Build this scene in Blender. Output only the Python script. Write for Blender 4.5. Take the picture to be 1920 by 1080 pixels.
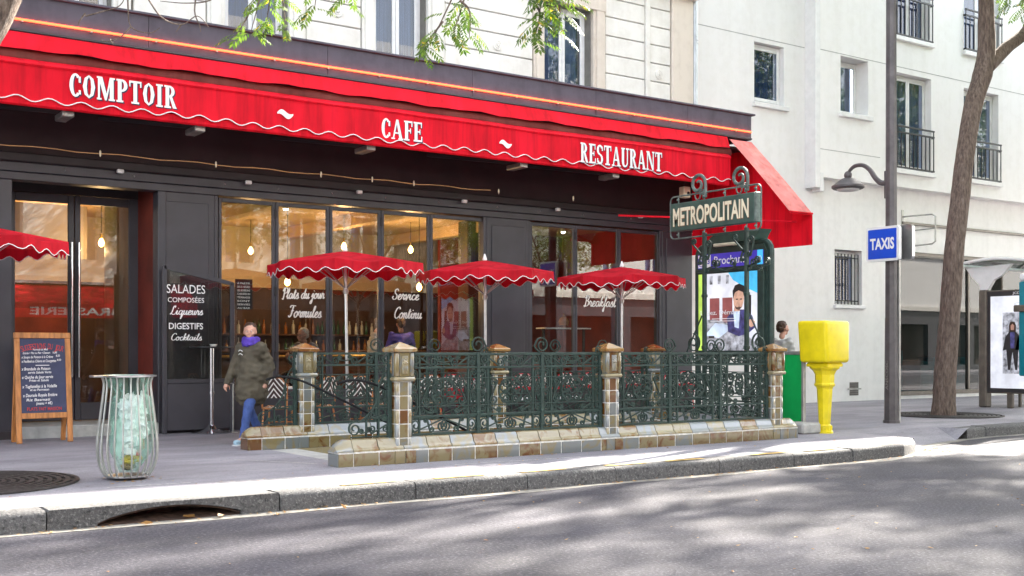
import bpy, bmesh, math, random
from math import sin, cos, pi, radians, sqrt, atan2
from mathutils import Vector, Matrix

random.seed(11)
for _o in list(bpy.data.objects):
    bpy.data.objects.remove(_o)
S = bpy.context.scene
COL = S.collection

# ------------------------------------------------------------------ camera
F_PX, CAM_H, V_HOR, PAV = 2150.0, 1.5, 655.0, 0.17
YAW = pi / 2 - atan2(3087.0, F_PX)
cam_d = bpy.data.cameras.new('camera')
cam_d.sensor_width = 36.0
cam_d.lens = 36.0 * F_PX / 1920.0
cam_d.shift_y = (V_HOR - 540.0) / 1920.0
cam_d.clip_end = 600.0
cam = bpy.data.objects.new('camera', cam_d)
cam.location = (0, 0, CAM_H)
cam.rotation_euler = (pi / 2, 0, -YAW)
COL.objects.link(cam)
S.camera = cam

# ------------------------------------------------------------------ sky, sun, exposure
SUN_EL, SUN_OFF = radians(33.0), radians(17.5)      # sun stands down the street, slightly behind the cafe
w = bpy.data.worlds.new('World')
S.world = w
w.use_nodes = True
_n, _l = w.node_tree.nodes, w.node_tree.links
_n.clear()
_sky = _n.new('ShaderNodeTexSky')
_sky.sky_type = 'NISHITA'
_sky.sun_disc = False
_sky.sun_elevation = SUN_EL
_sky.sun_rotation = pi / 2 - SUN_OFF
_sky.air_density, _sky.dust_density, _sky.ozone_density = 1.0, 2.5, 1.0
_bg = _n.new('ShaderNodeBackground')
_bg.inputs['Strength'].default_value = 0.105
_out = _n.new('ShaderNodeOutputWorld')
_hs = _n.new('ShaderNodeHueSaturation')           # thin milky autumn sky
_hs.inputs['Saturation'].default_value = 0.40
_l.new(_sky.outputs[0], _hs.inputs['Color'])
_l.new(_hs.outputs[0], _bg.inputs[0])
_l.new(_bg.outputs[0], _out.inputs[0])
sun_d = bpy.data.lights.new('sun', 'SUN')
sun_d.energy = 5.0
sun_d.angle = radians(0.9)
sun_d.color = (1.0, 0.93, 0.82)
sun = bpy.data.objects.new('sun', sun_d)
_dir = Vector((cos(SUN_EL) * cos(SUN_OFF), cos(SUN_EL) * sin(SUN_OFF), sin(SUN_EL)))
sun.rotation_euler = _dir.to_track_quat('Z', 'Y').to_euler()
sun.location = (40, 10, 40)
COL.objects.link(sun)
S.view_settings.view_transform = 'Standard'
S.view_settings.look = 'None'
S.view_settings.exposure = 3.05
S.view_settings.gamma = 1.0
S.view_settings.use_curve_mapping = False
S.render.engine = 'CYCLES'
S.cycles.use_denoising = True
S.cycles.max_bounces = 7
S.cycles.diffuse_bounces = 3
S.cycles.glossy_bounces = 3
S.cycles.transmission_bounces = 4
S.cycles.transparent_max_bounces = 12
S.cycles.caustics_reflective = False
S.cycles.caustics_refractive = False
S.cycles.sample_clamp_indirect = 6.0

# ------------------------------------------------------------------ helpers
def ray(u):
    a = (u - 960.0) / F_PX
    return (sin(YAW) + cos(YAW) * a, cos(YAW) - sin(YAW) * a)
def fx(u, Y):                      # x of a point seen at column u that stands in the plane y = Y
    dx, dy = ray(u)
    return dx * Y / dy
def fz(u, v, Y):                   # its height
    return CAM_H + (V_HOR - v) / F_PX * Y / ray(u)[1]
def fyx(u, X):                     # y of a point seen at column u in the plane x = X
    dx, dy = ray(u)
    return dy * X / dx
def fzx(u, v, X):
    return CAM_H + (V_HOR - v) / F_PX * X / ray(u)[0]

def srgb(h):
    h = h.lstrip('#')
    r = []
    for i in (0, 2, 4):
        c = int(h[i:i + 2], 16) / 255.0
        r.append(c / 12.92 if c <= 0.04045 else ((c + 0.055) / 1.055) ** 2.4)
    return (r[0], r[1], r[2], 1.0)

M = {}
def nodes(name):
    m = bpy.data.materials.new(name)
    m.use_nodes = True
    nt = m.node_tree
    b = nt.nodes['Principled BSDF']
    M[name] = m
    return m, nt, b
def sock(b, *names):
    for n in names:
        if n in b.inputs:
            return b.inputs[n]
def ramp(nt, src, stops):
    r = nt.nodes.new('ShaderNodeValToRGB')
    els = r.color_ramp.elements
    while len(els) < len(stops):
        els.new(0.5)
    for e, (p, c) in zip(els, stops):
        e.position = p
        e.color = c
    nt.links.new(src, r.inputs[0])
    return r.outputs[0]
def coords(nt, scale=(1, 1, 1), kind='Object'):
    tc = nt.nodes.new('ShaderNodeTexCoord')
    mp = nt.nodes.new('ShaderNodeMapping')
    mp.inputs['Scale'].default_value = scale
    nt.links.new(tc.outputs[kind], mp.inputs[0])
    return mp.outputs[0]
def noise_tex(nt, vec, scale, detail=3.0, rough=0.55):
    n = nt.nodes.new('ShaderNodeTexNoise')
    n.inputs['Scale'].default_value = scale
    n.inputs['Detail'].default_value = detail
    n.inputs['Roughness'].default_value = rough
    nt.links.new(vec, n.inputs['Vector'])
    return n.outputs['Fac']
def mixc(nt, fac, a, b, mode='MIX'):
    mx = nt.nodes.new('ShaderNodeMix')
    mx.data_type = 'RGBA'
    mx.blend_type = mode
    if hasattr(fac, 'default_value'):
        nt.links.new(fac, mx.inputs[0])
    else:
        mx.inputs[0].default_value = fac
    for v, i in ((a, 6), (b, 7)):
        if hasattr(v, 'default_value'):
            nt.links.new(v, mx.inputs[i])
        else:
            mx.inputs[i].default_value = v
    return mx.outputs[2]
def bump(nt, b, h, strength=0.3, dist=0.01):
    bp = nt.nodes.new('ShaderNodeBump')
    bp.inputs['Strength'].default_value = strength
    bp.inputs['Distance'].default_value = dist
    nt.links.new(h, bp.inputs['Height'])
    nt.links.new(bp.outputs[0], b.inputs['Normal'])
def mat(name, col, rough=0.6, metal=0.0, var=0.12, vscale=6.0, bmp=0.0, bscale=60.0, spec=0.5, stretch=(1, 1, 1), coat=0.0):
    """plain surface with its own blotches, grain and relief"""
    m, nt, b = nodes(name)
    c = srgb(col) if isinstance(col, str) else tuple(col) + ((1.0,) if len(col) == 3 else ())
    vec = coords(nt, stretch)
    n1 = noise_tex(nt, vec, vscale, 4.0)
    dark = tuple(x * (1 - var * 1.6) for x in c[:3]) + (1,)
    lite = tuple(min(1, x * (1 + var)) for x in c[:3]) + (1,)
    nt.links.new(ramp(nt, n1, [(0.32, dark), (0.68, lite)]), b.inputs['Base Color'])
    b.inputs['Roughness'].default_value = rough
    b.inputs['Metallic'].default_value = metal
    sock(b, 'Specular IOR Level', 'Specular').default_value = spec
    if coat:
        sock(b, 'Coat Weight').default_value = coat
    if bmp:
        bump(nt, b, noise_tex(nt, vec, bscale, 3.0), bmp, 0.01)
    return m
def emit(name, col, strength):
    m, nt, b = nodes(name)
    c = srgb(col)
    b.inputs['Base Color'].default_value = c
    sock(b, 'Emission Color', 'Emission').default_value = c
    b.inputs['Emission Strength'].default_value = strength
    return m
def glass(name, tint=(1, 1, 1), ior=1.6, rough=0.0):
    m, nt, b = nodes(name)
    nt.nodes.remove(b)
    out = nt.nodes['Material Output']
    tr = nt.nodes.new('ShaderNodeBsdfTransparent')
    tr.inputs[0].default_value = tuple(tint) + (1,)
    gl = nt.nodes.new('ShaderNodeBsdfGlossy')
    gl.inputs['Roughness'].default_value = rough
    fr = nt.nodes.new('ShaderNodeFresnel')
    fr.inputs['IOR'].default_value = ior
    geo = nt.nodes.new('ShaderNodeNewGeometry')      # the outer face alone mirrors, so both sides read alike
    mx = nt.nodes.new('ShaderNodeMixShader')
    mul = nt.nodes.new('ShaderNodeMath')
    mul.operation = 'MULTIPLY'
    sub = nt.nodes.new('ShaderNodeMath')
    sub.operation = 'SUBTRACT'
    sub.inputs[0].default_value = 1.0
    nt.links.new(geo.outputs['Backfacing'], sub.inputs[1])
    nt.links.new(fr.outputs[0], mul.inputs[0])
    nt.links.new(sub.outputs[0], mul.inputs[1])
    nt.links.new(mul.outputs[0], mx.inputs[0])
    nt.links.new(tr.outputs[0], mx.inputs[1])
    nt.links.new(gl.outputs[0], mx.inputs[2])
    nt.links.new(mx.outputs[0], out.inputs[0])
    return m

BASE = {}
def tag(o, label=None, cat=None, group=None, kind=None):
    for k, v in (('label', label), ('category', cat), ('group', group), ('kind', kind)):
        if v:
            o[k] = v
    return o
def thing(name, label, cat, loc=(0, 0, 0), rotz=0.0, group=None):
    o = bpy.data.objects.new(name, None)
    o.empty_display_size = 0.1
    COL.objects.link(o)
    o.location = loc
    o.rotation_euler = (0, 0, rotz)
    BASE[o.name] = Matrix.Translation(Vector(loc)) @ Matrix.Rotation(rotz, 4, 'Z')
    return tag(o, label, cat, group)
def part_empty(name, parent, loc=(0, 0, 0)):
    o = bpy.data.objects.new(name, None)
    o.empty_display_size = 0.05
    o.parent = parent
    o.location = loc
    COL.objects.link(o)
    return o
def link(name, me, parent=None, loc=(0, 0, 0), rot=(0, 0, 0), scale=(1, 1, 1)):
    o = bpy.data.objects.new(name, me)
    COL.objects.link(o)
    o.parent = parent
    o.location = loc
    o.rotation_euler = rot
    o.scale = scale
    return o
def copy_tree(o, parent=None):
    c = o.copy()
    COL.objects.link(c)
    if parent is not None:
        c.parent = parent
    for ch in list(o.children):
        copy_tree(ch, c)
    return c

def perp(d):
    d = d.normalized()
    up = Vector((0, 0, 1)) if abs(d.z) < 0.9 else Vector((1, 0, 0))
    a = d.cross(up).normalized()
    return a, a.cross(d).normalized()

class MB:
    def __init__(s, T=None):
        s.v, s.f, s.m, s.mi, s.T = [], [], [], 0, T
    def add(s, vs, fs):
        n = len(s.v)
        if s.T is not None:
            vs = [s.T @ Vector(v) for v in vs]
        s.v += [tuple(v) for v in vs]
        s.f += [[i + n for i in f] for f in fs]
        s.m += [s.mi] * len(fs)
        return s
    def box(s, x0, x1, y0, y1, z0, z1):
        v = [(x0, y0, z0), (x1, y0, z0), (x1, y1, z0), (x0, y1, z0), (x0, y0, z1), (x1, y0, z1), (x1, y1, z1), (x0, y1, z1)]
        return s.add(v, [(0, 3, 2, 1), (4, 5, 6, 7), (0, 1, 5, 4), (1, 2, 6, 5), (2, 3, 7, 6), (3, 0, 4, 7)])
    def cbox(s, x0, x1, y0, y1, z0, z1, b=0.01):
        """box with chamfered edges"""
        b = min(b, (x1 - x0) * .45, (y1 - y0) * .45, (z1 - z0) * .45)
        bm = bmesh.new()
        pts = []
        for x, xi in ((x0, x0 + b), (x1, x1 - b)):
            for y, yi in ((y0, y0 + b), (y1, y1 - b)):
                for z, zi in ((z0, z0 + b), (z1, z1 - b)):
                    pts += [(x, yi, zi), (xi, y, zi), (xi, yi, z)]
        I = {}
        k = 0
        for a in (0, 1):
            for c in (0, 1):
                for e in (0, 1):
                    I[a, c, e] = k
                    k += 3
        q = lambda a, c, e, ax: I[a, c, e] + ax
        fs = []
        fs.append((q(0, 0, 0, 0), q(0, 0, 1, 0), q(0, 1, 1, 0), q(0, 1, 0, 0)))
        fs.append((q(1, 0, 0, 0), q(1, 1, 0, 0), q(1, 1, 1, 0), q(1, 0, 1, 0)))
        fs.append((q(0, 0, 0, 1), q(1, 0, 0, 1), q(1, 0, 1, 1), q(0, 0, 1, 1)))
        fs.append((q(0, 1, 0, 1), q(0, 1, 1, 1), q(1, 1, 1, 1), q(1, 1, 0, 1)))
        fs.append((q(0, 0, 0, 2), q(0, 1, 0, 2), q(1, 1, 0, 2), q(1, 0, 0, 2)))
        fs.append((q(0, 0, 1, 2), q(1, 0, 1, 2), q(1, 1, 1, 2), q(0, 1, 1, 2)))
        for c in (0, 1):
            for e in (0, 1):
                fs.append((q(0, c, e, 1), q(1, c, e, 1), q(1, c, e, 2), q(0, c, e, 2)))
                fs.append((q(c, 0, e, 0), q(c, 1, e, 0), q(c, 1, e, 2), q(c, 0, e, 2)))
                fs.append((q(c, e, 0, 0), q(c, e, 1, 0), q(c, e, 1, 1), q(c, e, 0, 1)))
        for a in (0, 1):
            for c in (0, 1):
                for e in (0, 1):
                    fs.append((q(a, c, e, 0), q(a, c, e, 1), q(a, c, e, 2)))
        bm.free()
        cx = Vector(((x0 + x1) / 2, (y0 + y1) / 2, (z0 + z1) / 2))
        P = [Vector(p) for p in pts]
        out = []
        for f in fs:
            nrm = (P[f[1]] - P[f[0]]).cross(P[f[2]] - P[f[0]])
            ctr = sum((P[i] for i in f), Vector()) / len(f)
            out.append(f if nrm.dot(ctr - cx) > 0 else tuple(reversed(f)))
        return s.add(pts, out)
    def bar(s, p, q, w, h=None, up=None):
        """rectangular bar between two points"""
        p, q = Vector(p), Vector(q)
        h = h or w
        d = (q - p)
        if up is None:
            a, b = perp(d)
        else:
            a = d.cross(Vector(up)).normalized()
            b = a.cross(d).normalized()
        vs = []
        for c in (p, q):
            for i, j in ((-1, -1), (1, -1), (1, 1), (-1, 1)):
                vs.append(c + a * (w / 2 * i) + b * (h / 2 * j))
        return s.add(vs, [(3, 2, 1, 0), (4, 5, 6, 7), (0, 1, 5, 4), (1, 2, 6, 5), (2, 3, 7, 6), (3, 0, 4, 7)])
    def tube(s, pts, r, n=6, closed=False, flat=None):
        """round (or flat, with flat=(thickness normal to N, N)) tube through points"""
        P = [Vector(p) for p in pts]
        k = len(P)
        R = r if isinstance(r, (list, tuple)) else [r] * k
        vs, fs = [], []
        a = None
        for i in range(k):
            d = (P[(i + 1) % k] - P[i - 1]) if closed else (P[min(i + 1, k - 1)] - P[max(i - 1, 0)])
            if d.length < 1e-9:
                d = Vector((0, 0, 1))
            d.normalize()
            if a is None:
                a, b = perp(d)
            else:
                a = (a - d * a.dot(d))
                if a.length < 1e-6:
                    a, b = perp(d)
                a.normalize()
                b = d.cross(a).normalized() * -1
            b = a.cross(d).normalized()
            for j in range(n):
                t = 2 * pi * (j + .5) / n
                vs.append(P[i] + (a * cos(t) + b * sin(t)) * R[i])
        m = k if closed else k - 1
        for i in range(m):
            for j in range(n):
                i2, j2 = (i + 1) % k, (j + 1) % n
                fs.append((i * n + j, i2 * n + j, i2 * n + j2, i * n + j2))
        if not closed:
            fs.append(tuple(reversed(range(n)))[::-1])
            fs.append(tuple((k - 1) * n + j for j in reversed(range(n))))
        return s.add(vs, fs)
    def ribbon(s, pts, w, th, N):
        """flat bar swept along points: w measured along N, th across the curve"""
        P = [Vector(p) for p in pts]
        N = Vector(N).normalized()
        vs, fs = [], []
        k = len(P)
        T = th if isinstance(th, (list, tuple)) else [th] * k
        for i in range(k):
            d = (P[min(i + 1, k - 1)] - P[max(i - 1, 0)]).normalized()
            c = N.cross(d).normalized()
            for a, b in ((-1, -1), (1, -1), (1, 1), (-1, 1)):
                vs.append(P[i] + c * (T[i] / 2 * a) + N * (w / 2 * b))
        for i in range(k - 1):
            for j in range(4):
                j2 = (j + 1) % 4
                fs.append((i * 4 + j, i * 4 + j2, (i + 1) * 4 + j2, (i + 1) * 4 + j))
        fs.append((3, 2, 1, 0))
        fs.append(tuple((k - 1) * 4 + j for j in range(4)))
        return s.add(vs, fs)
    def lathe(s, prof, n=16, c=(0, 0, 0), start=0.0):
        vs, fs = [], []
        for r, z in prof:
            for j in range(n):
                t = start + 2 * pi * j / n
                vs.append((c[0] + r * cos(t), c[1] + r * sin(t), c[2] + z))
        for i in range(len(prof) - 1):
            for j in range(n):
                j2 = (j + 1) % n
                fs.append((i * n + j, i * n + j2, (i + 1) * n + j2, (i + 1) * n + j))
        fs.append(tuple(reversed(range(n))))
        fs.append(tuple((len(prof) - 1) * n + j for j in range(n)))
        return s.add(vs, fs)
    def prism(s, poly, a, b, T=None):
        """polygon in the local xy plane, extruded from z=a to z=b; T places it"""
        n = len(poly)
        ar = sum(poly[i][0] * poly[(i + 1) % n][1] - poly[(i + 1) % n][0] * poly[i][1] for i in range(n))
        if ar < 0:
            poly = list(reversed(poly))
        vs = [Vector((x, y, a)) for x, y in poly] + [Vector((x, y, b)) for x, y in poly]
        if T is not None:
            vs = [T @ v for v in vs]
        fs = [tuple(reversed(range(n))), tuple(range(n, 2 * n))]
        for i in range(n):
            j = (i + 1) % n
            fs.append((i, j, n + j, n + i))
        return s.add(vs, fs)
    def ball(s, c, r, n=12, m=8):
        rx, ry, rz = r if isinstance(r, (list, tuple)) else (r, r, r)
        vs, fs = [(c[0], c[1], c[2] - rz)], []
        for i in range(1, m):
            t = pi * i / m - pi / 2
            for j in range(n):
                p = 2 * pi * j / n
                vs.append((c[0] + rx * cos(t) * cos(p), c[1] + ry * cos(t) * sin(p), c[2] + rz * sin(t)))
        vs.append((c[0], c[1], c[2] + rz))
        for j in range(n):
            j2 = (j + 1) % n
            fs.append((0, 1 + j2, 1 + j))
            for i in range(m - 2):
                fs.append((1 + i * n + j, 1 + i * n + j2, 1 + (i + 1) * n + j2, 1 + (i + 1) * n + j))
            fs.append((1 + (m - 2) * n + j, 1 + (m - 2) * n + j2, len(vs) - 1))
        return s.add(vs, fs)
    def grid(s, fn, nu, nv):
        """fn(i/nu, j/nv) -> point"""
        vs = [fn(i / nu, j / nv) for i in range(nu + 1) for j in range(nv + 1)]
        fs = [(i * (nv + 1) + j, (i + 1) * (nv + 1) + j, (i + 1) * (nv + 1) + j + 1, i * (nv + 1) + j + 1) for i in range(nu) for j in range(nv)]
        return s.add(vs, fs)
    def mesh(s, name, mats, smooth=False):
        me = bpy.data.meshes.new(name)
        me.from_pydata(s.v, [], s.f)
        for k in (mats if isinstance(mats, (list, tuple)) else [mats]):
            me.materials.append(M[k] if isinstance(k, str) else k)
        if any(s.m):
            me.polygons.foreach_set('material_index', s.m)
        if smooth:
            me.polygons.foreach_set('use_smooth', [True] * len(me.polygons))
            me.set_sharp_from_angle(angle=radians(smooth if smooth is not True else 40))
        me.update()
        return me
    def build(s, name, mats, parent=None, smooth=False, world=False, label=None):
        o = link(name, s.mesh(name, mats, smooth), parent)
        if parent is not None and world:
            p, m4 = parent, Matrix()
            while p is not None:
                m4 = BASE.get(p.name, Matrix.Translation(p.location)) @ m4
                p = p.parent
            o.matrix_parent_inverse = m4.inverted()
        if label:
            o['label'] = label
        return o
def solo(name, mb, mats, label, cat, smooth=False, group=None, base=None):
    """a thing that is one mesh, built in world coordinates, origin at its base"""
    if base is not None:
        b = Vector(base)
        mb.v = [tuple(Vector(v) - b) for v in mb.v]
    o = link(name, mb.mesh(name, mats, smooth), None, base or (0, 0, 0))
    return tag(o, label, cat, group)
def structure(name, mb, mats, parent=None, smooth=False):
    o = mb.build(name, mats, parent, smooth)
    o['kind'] = 'structure'
    return o

def basis(o, x, y):
    """matrix whose local x and y run along the given world directions"""
    x, y = Vector(x).normalized(), Vector(y).normalized()
    z = x.cross(y)
    m = Matrix((x, y, z)).transposed().to_4x4()
    m.translation = Vector(o)
    return m
_tc = [0]
def text_mesh(body, bold=0.0, spacing=1.0):
    cu = bpy.data.curves.new('t', 'FONT')
    cu.body = body
    cu.size = 1.0
    cu.offset = bold
    cu.resolution_u = 3
    cu.space_character = spacing
    ob = bpy.data.objects.new('t', cu)
    me = bpy.data.meshes.new_from_object(ob)
    vs = [v.co.copy() for v in me.vertices]
    fs = [tuple(p.vertices) for p in me.polygons]
    bpy.data.objects.remove(ob)
    bpy.data.meshes.remove(me)
    bpy.data.curves.remove(cu)
    return vs, fs
def text(mb, body, T, width=None, height=0.1, bold=0.0, shear=0.0, align='C', z=0.0, mirror=False, spacing=1.0):
    """flat lettering: cap height = height, squeezed to width; T maps local xy to the world"""
    vs, fs = text_mesh(body, bold, spacing)
    if not vs:
        return 0
    k = height / 0.73
    x0, x1 = min(v.x for v in vs), max(v.x for v in vs)
    kx = (width / (x1 - x0)) if width else k
    ww = (x1 - x0) * kx
    off = {'C': -ww / 2, 'L': 0, 'R': -ww}[align]
    out = []
    for v in vs:
        x = (v.x - x0) * kx + off
        y = v.y * k
        x += y * shear
        if mirror:
            x = -x
        out.append(T @ Vector((x, y, z)))
    if mirror:
        fs = [tuple(reversed(f)) for f in fs]
    mb.add(out, fs)
    return ww
# ------------------------------------------------------------------ materials
def speckle(name, base, spots, rough, scale, var=0.15, bmp=0.4, gum=0):
    m, nt, b = nodes(name)
    vec = coords(nt)
    big = ramp(nt, noise_tex(nt, vec, 0.55, 5.0, 0.65), [(0.3, tuple(x * (1 - var) for x in base) + (1,)), (0.7, tuple(x * (1 + var) for x in base) + (1,))])
    sp = noise_tex(nt, vec, scale, 2.0, 0.7)
    f = ramp(nt, sp, [(0.52, (0, 0, 0, 1)), (0.72, (1, 1, 1, 1))])
    c = mixc(nt, f, big, tuple(spots) + (1,))
    dk = ramp(nt, noise_tex(nt, vec, scale * 0.6, 2.0, 0.7), [(0.28, (0.35, 0.35, 0.36, 1)), (0.48, (1, 1, 1, 1))])
    c = mixc(nt, 1.0, c, dk, 'MULTIPLY')
    if gum:
        vo = nt.nodes.new('ShaderNodeTexVoronoi')
        vo.inputs['Scale'].default_value = gum
        nt.links.new(vec, vo.inputs['Vector'])
        g = ramp(nt, vo.outputs['Distance'], [(0.045, (0.45, 0.45, 0.46, 1)), (0.065, (1, 1, 1, 1))])
        c = mixc(nt, 0.8, c, g, 'MULTIPLY')
        pt = ramp(nt, noise_tex(nt, coords(nt, (0.35, 1.1, 1)), 1.1, 6, 0.7), [(0.40, (0.80, 0.79, 0.80, 1)), (0.56, (1.08, 1.08, 1.06, 1))])
        c = mixc(nt, 1.0, c, pt, 'MULTIPLY')
    nt.links.new(c, b.inputs['Base Color'])
    b.inputs['Roughness'].default_value = rough
    bump(nt, b, sp, bmp, 0.008)
    return m
speckle('asphalt', (0.030, 0.028, 0.040), (0.11, 0.107, 0.125), 0.85, 36, 0.28, 1.0, 1.3)
speckle('pavement_asphalt', (0.265, 0.255, 0.290), (0.34, 0.33, 0.35), 0.85, 120, 0.16, 0.35, 2.6)
speckle('granite', (0.085, 0.083, 0.083), (0.21, 0.205, 0.20), 0.85, 42, 0.25, 1.0)
mat('gutter_concrete', (0.24, 0.225, 0.20), 0.9, 0, 0.25, 9, 0.5, 70)
mat('yellow_paint', (0.55, 0.36, 0.10), 0.8, 0, 0.3, 25)
mat('white_line', (0.5, 0.5, 0.48), 0.8, 0, 0.3, 25)
mat('rust', (0.085, 0.050, 0.038), 0.75, 0.3, 0.4, 14, 0.4, 60)
mat('iron_grate', (0.06, 0.055, 0.055), 0.6, 0.5, 0.3, 12, 0.3, 80)
mat('soil', (0.05, 0.038, 0.028), 0.95, 0, 0.3, 30, 0.8, 60)
mat('render_white', (0.84, 0.83, 0.80), 0.85, 0, 0.035, 0.7, 0.12, 140)
def streaky(name, base, tint, amount):
    m, nt, b = nodes(name)
    vec = coords(nt)
    v2 = coords(nt, (2.2, 2.2, 0.12))
    n1 = noise_tex(nt, v2, 1.4, 5.0, 0.6)
    n2 = noise_tex(nt, vec, 5.0, 5.0, 0.6)
    f = mixc(nt, 0.5, n1, n2)
    c = mixc(nt, ramp(nt, f, [(0.45, (0, 0, 0, 1)), (0.68, (amount, amount, amount, 1))]), tuple(base) + (1,), tuple(tint) + (1,))
    nt.links.new(c, b.inputs['Base Color'])
    b.inputs['Roughness'].default_value = 0.85
    bump(nt, b, noise_tex(nt, vec, 120, 3), 0.15, 0.01)
    return m
streaky('stone', (0.80, 0.775, 0.72), (0.60, 0.56, 0.49), 0.6)
streaky('stone_warm', (0.70, 0.62, 0.53), (0.54, 0.46, 0.38), 0.7)
streaky('plaster_cream', (0.86, 0.85, 0.83), (0.72, 0.70, 0.66), 0.45)
streaky('plaster_grey', (0.86, 0.85, 0.83), (0.66, 0.65, 0.63), 0.45)
mat('joint', (0.20, 0.19, 0.17), 0.9)
mat('white_paint', (0.78, 0.78, 0.77), 0.45, 0, 0.04)
mat('zinc', (0.45, 0.48, 0.52), 0.4, 0.6, 0.12, 4)
mat('shop_grey', (0.046, 0.044, 0.055), 0.42, 0, 0.10, 2.5, 0.05, 90)
mat('shop_dark', (0.028, 0.022, 0.024), 0.6, 0, 0.15, 3)
mat('shop_brown', (0.034, 0.019, 0.021), 0.75, 0, 0.2, 2)
streaky('fascia_grey', (0.105, 0.095, 0.122), (0.062, 0.055, 0.070), 0.8)
mat('black_iron', (0.015, 0.017, 0.020), 0.45, 0.2, 0.2)
mat('steel', (0.55, 0.55, 0.56), 0.28, 0.9, 0.1)
mat('steel_dull', (0.42, 0.42, 0.40), 0.45, 0.7, 0.15)
mat('lamp_post', (0.105, 0.095, 0.098), 0.5, 0.2, 0.18, 5)
mat('metro_green', (0.022, 0.047, 0.039), 0.55, 0.0, 0.25, 8, 0.1, 80)
mat('metro_sign_green', (0.050, 0.100, 0.083), 0.5, 0.1, 0.15, 4)
mat('metro_worn', (0.12, 0.155, 0.14), 0.6, 0.0, 0.3, 10)
mat('sign_cream', (0.80, 0.74, 0.55), 0.5, 0, 0.06)
mat('sign_rust', (0.33, 0.17, 0.08), 0.6)
mat('rail_black', (0.020, 0.020, 0.022), 0.85, 0, 0.2, spec=0.15)
mat('copper', (0.45, 0.25, 0.12), 0.4, 0.7, 0.1)
mat('chrome', (0.75, 0.75, 0.77), 0.12, 1.0, 0.03)
mat('wood_orange', (0.50, 0.20, 0.055), 0.45, 0, 0.25, 3, 0.1, 60, stretch=(9, 9, 0.7))
mat('wood_dark', (0.10, 0.045, 0.022), 0.5, 0, 0.25, 3, stretch=(0.6, 6, 6))
mat('chalkboard', (0.050, 0.058, 0.115), 0.8, 0, 0.12, 5)
mat('chalk', (0.85, 0.85, 0.85), 0.9, 0, 0.05)
mat('red_print', (0.55, 0.05, 0.05), 0.7, 0, 0.1)
mat('white_print', (0.86, 0.86, 0.86), 0.6, 0, 0.03)
mat('cream_print', (0.84, 0.80, 0.74), 0.6, 0, 0.03)
mat('navy_print', (0.02, 0.025, 0.07), 0.7)
mat('rattan', (0.52, 0.20, 0.06), 0.45, 0, 0.2, 12)
mat('mail_yellow', (0.80, 0.65, 0.006), 0.42, 0, 0.08, 5, 0.08, 14, coat=0.15)
mat('taxi_blue', (0.006, 0.075, 0.60), 0.35, 0, 0.03)
mat('ratp_blue', (0.035, 0.025, 0.30), 0.35, 0, 0.03)
mat('cyan_print', (0.06, 0.42, 0.72), 0.5, 0, 0.1)
mat('green_board', (0.0, 0.42, 0.09), 0.45, 0, 0.06)
mat('plank_wood', (0.62, 0.50, 0.33), 0.7, 0, 0.15, 4, stretch=(6, 6, 0.8))
mat('concrete_block', (0.42, 0.42, 0.40), 0.9, 0, 0.12, 8, 0.3, 70)
mat('plastic_black', (0.012, 0.012, 0.014), 0.4, 0, 0.1)
mat('teal_panel', (0.0, 0.20, 0.26), 0.4, 0, 0.06)
mat('shelter_bronze', (0.15, 0.135, 0.115), 0.4, 0.5, 0.12)
mat('poster_white', (0.62, 0.64, 0.70), 0.35, 0, 0.14, 2.5)
mat('poster_dark', (0.025, 0.024, 0.028), 0.4)
mat('poster_grey', (0.32, 0.33, 0.37), 0.4, 0, 0.5, 9)
mat('poster_sky', (0.50, 0.60, 0.75), 0.4, 0, 0.25, 3)
mat('poster_red', (0.25, 0.075, 0.075), 0.4)
mat('poster_navy', (0.05, 0.05, 0.16), 0.4, 0, 0.4, 12)
mat('poster_skin', (0.50, 0.30, 0.22), 0.4, 0, 0.15, 14)
mat('poster_brown', (0.10, 0.06, 0.05), 0.4, 0, 0.3, 30)
mat('poster_lime', (0.42, 0.62, 0.10), 0.4, 0, 0.3, 2)
mat('skin', (0.55, 0.30, 0.22), 0.5, 0, 0.06, 10)
mat('hair_white', (0.62, 0.58, 0.52), 0.6, 0, 0.2, 40)
mat('hair_brown', (0.060, 0.028, 0.016), 0.5, 0, 0.3, 40)
mat('parka', (0.088, 0.074, 0.050), 0.85, 0, 0.2, 7, 0.3, 18)
mat('jeans', (0.055, 0.10, 0.30), 0.85, 0, 0.2, 9, 0.2, 60)
mat('scarf', (0.10, 0.05, 0.42), 0.85, 0, 0.25, 20, 0.4, 40)
mat('sneaker', (0.38, 0.55, 0.66), 0.6, 0, 0.15, 30)
mat('sole', (0.75, 0.77, 0.78), 0.6)
mat('cloth_grey', (0.20, 0.20, 0.23), 0.85, 0, 0.2, 9, 0.2, 30)
mat('cloth_pale', (0.50, 0.49, 0.48), 0.85, 0, 0.15, 9, 0.2, 30)
mat('cloth_blue', (0.05, 0.045, 0.42), 0.8, 0, 0.2, 9, 0.2, 30)
mat('cloth_black', (0.014, 0.013, 0.016), 0.8, 0, 0.2)
mat('reflective', (0.85, 0.85, 0.82), 0.3, 0.2, 0.02)
mat('ceiling_warm', (0.66, 0.46, 0.27), 0.8, 0, 0.06, 1.5)
mat('wall_red', (0.22, 0.035, 0.022), 0.6, 0, 0.2, 2)
mat('wall_brown', (0.060, 0.028, 0.018), 0.6, 0, 0.25, 2)
mat('wall_cream', (0.52, 0.44, 0.32), 0.7, 0, 0.1, 2)
mat('floor_tile', (0.12, 0.09, 0.07), 0.4, 0, 0.2, 4)
mat('brass', (0.62, 0.44, 0.14), 0.3, 0.8, 0.1)
mat('bottle_green', (0.02, 0.08, 0.03), 0.12, 0, 0.1)
mat('bottle_amber', (0.30, 0.11, 0.02), 0.12, 0, 0.1)
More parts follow.
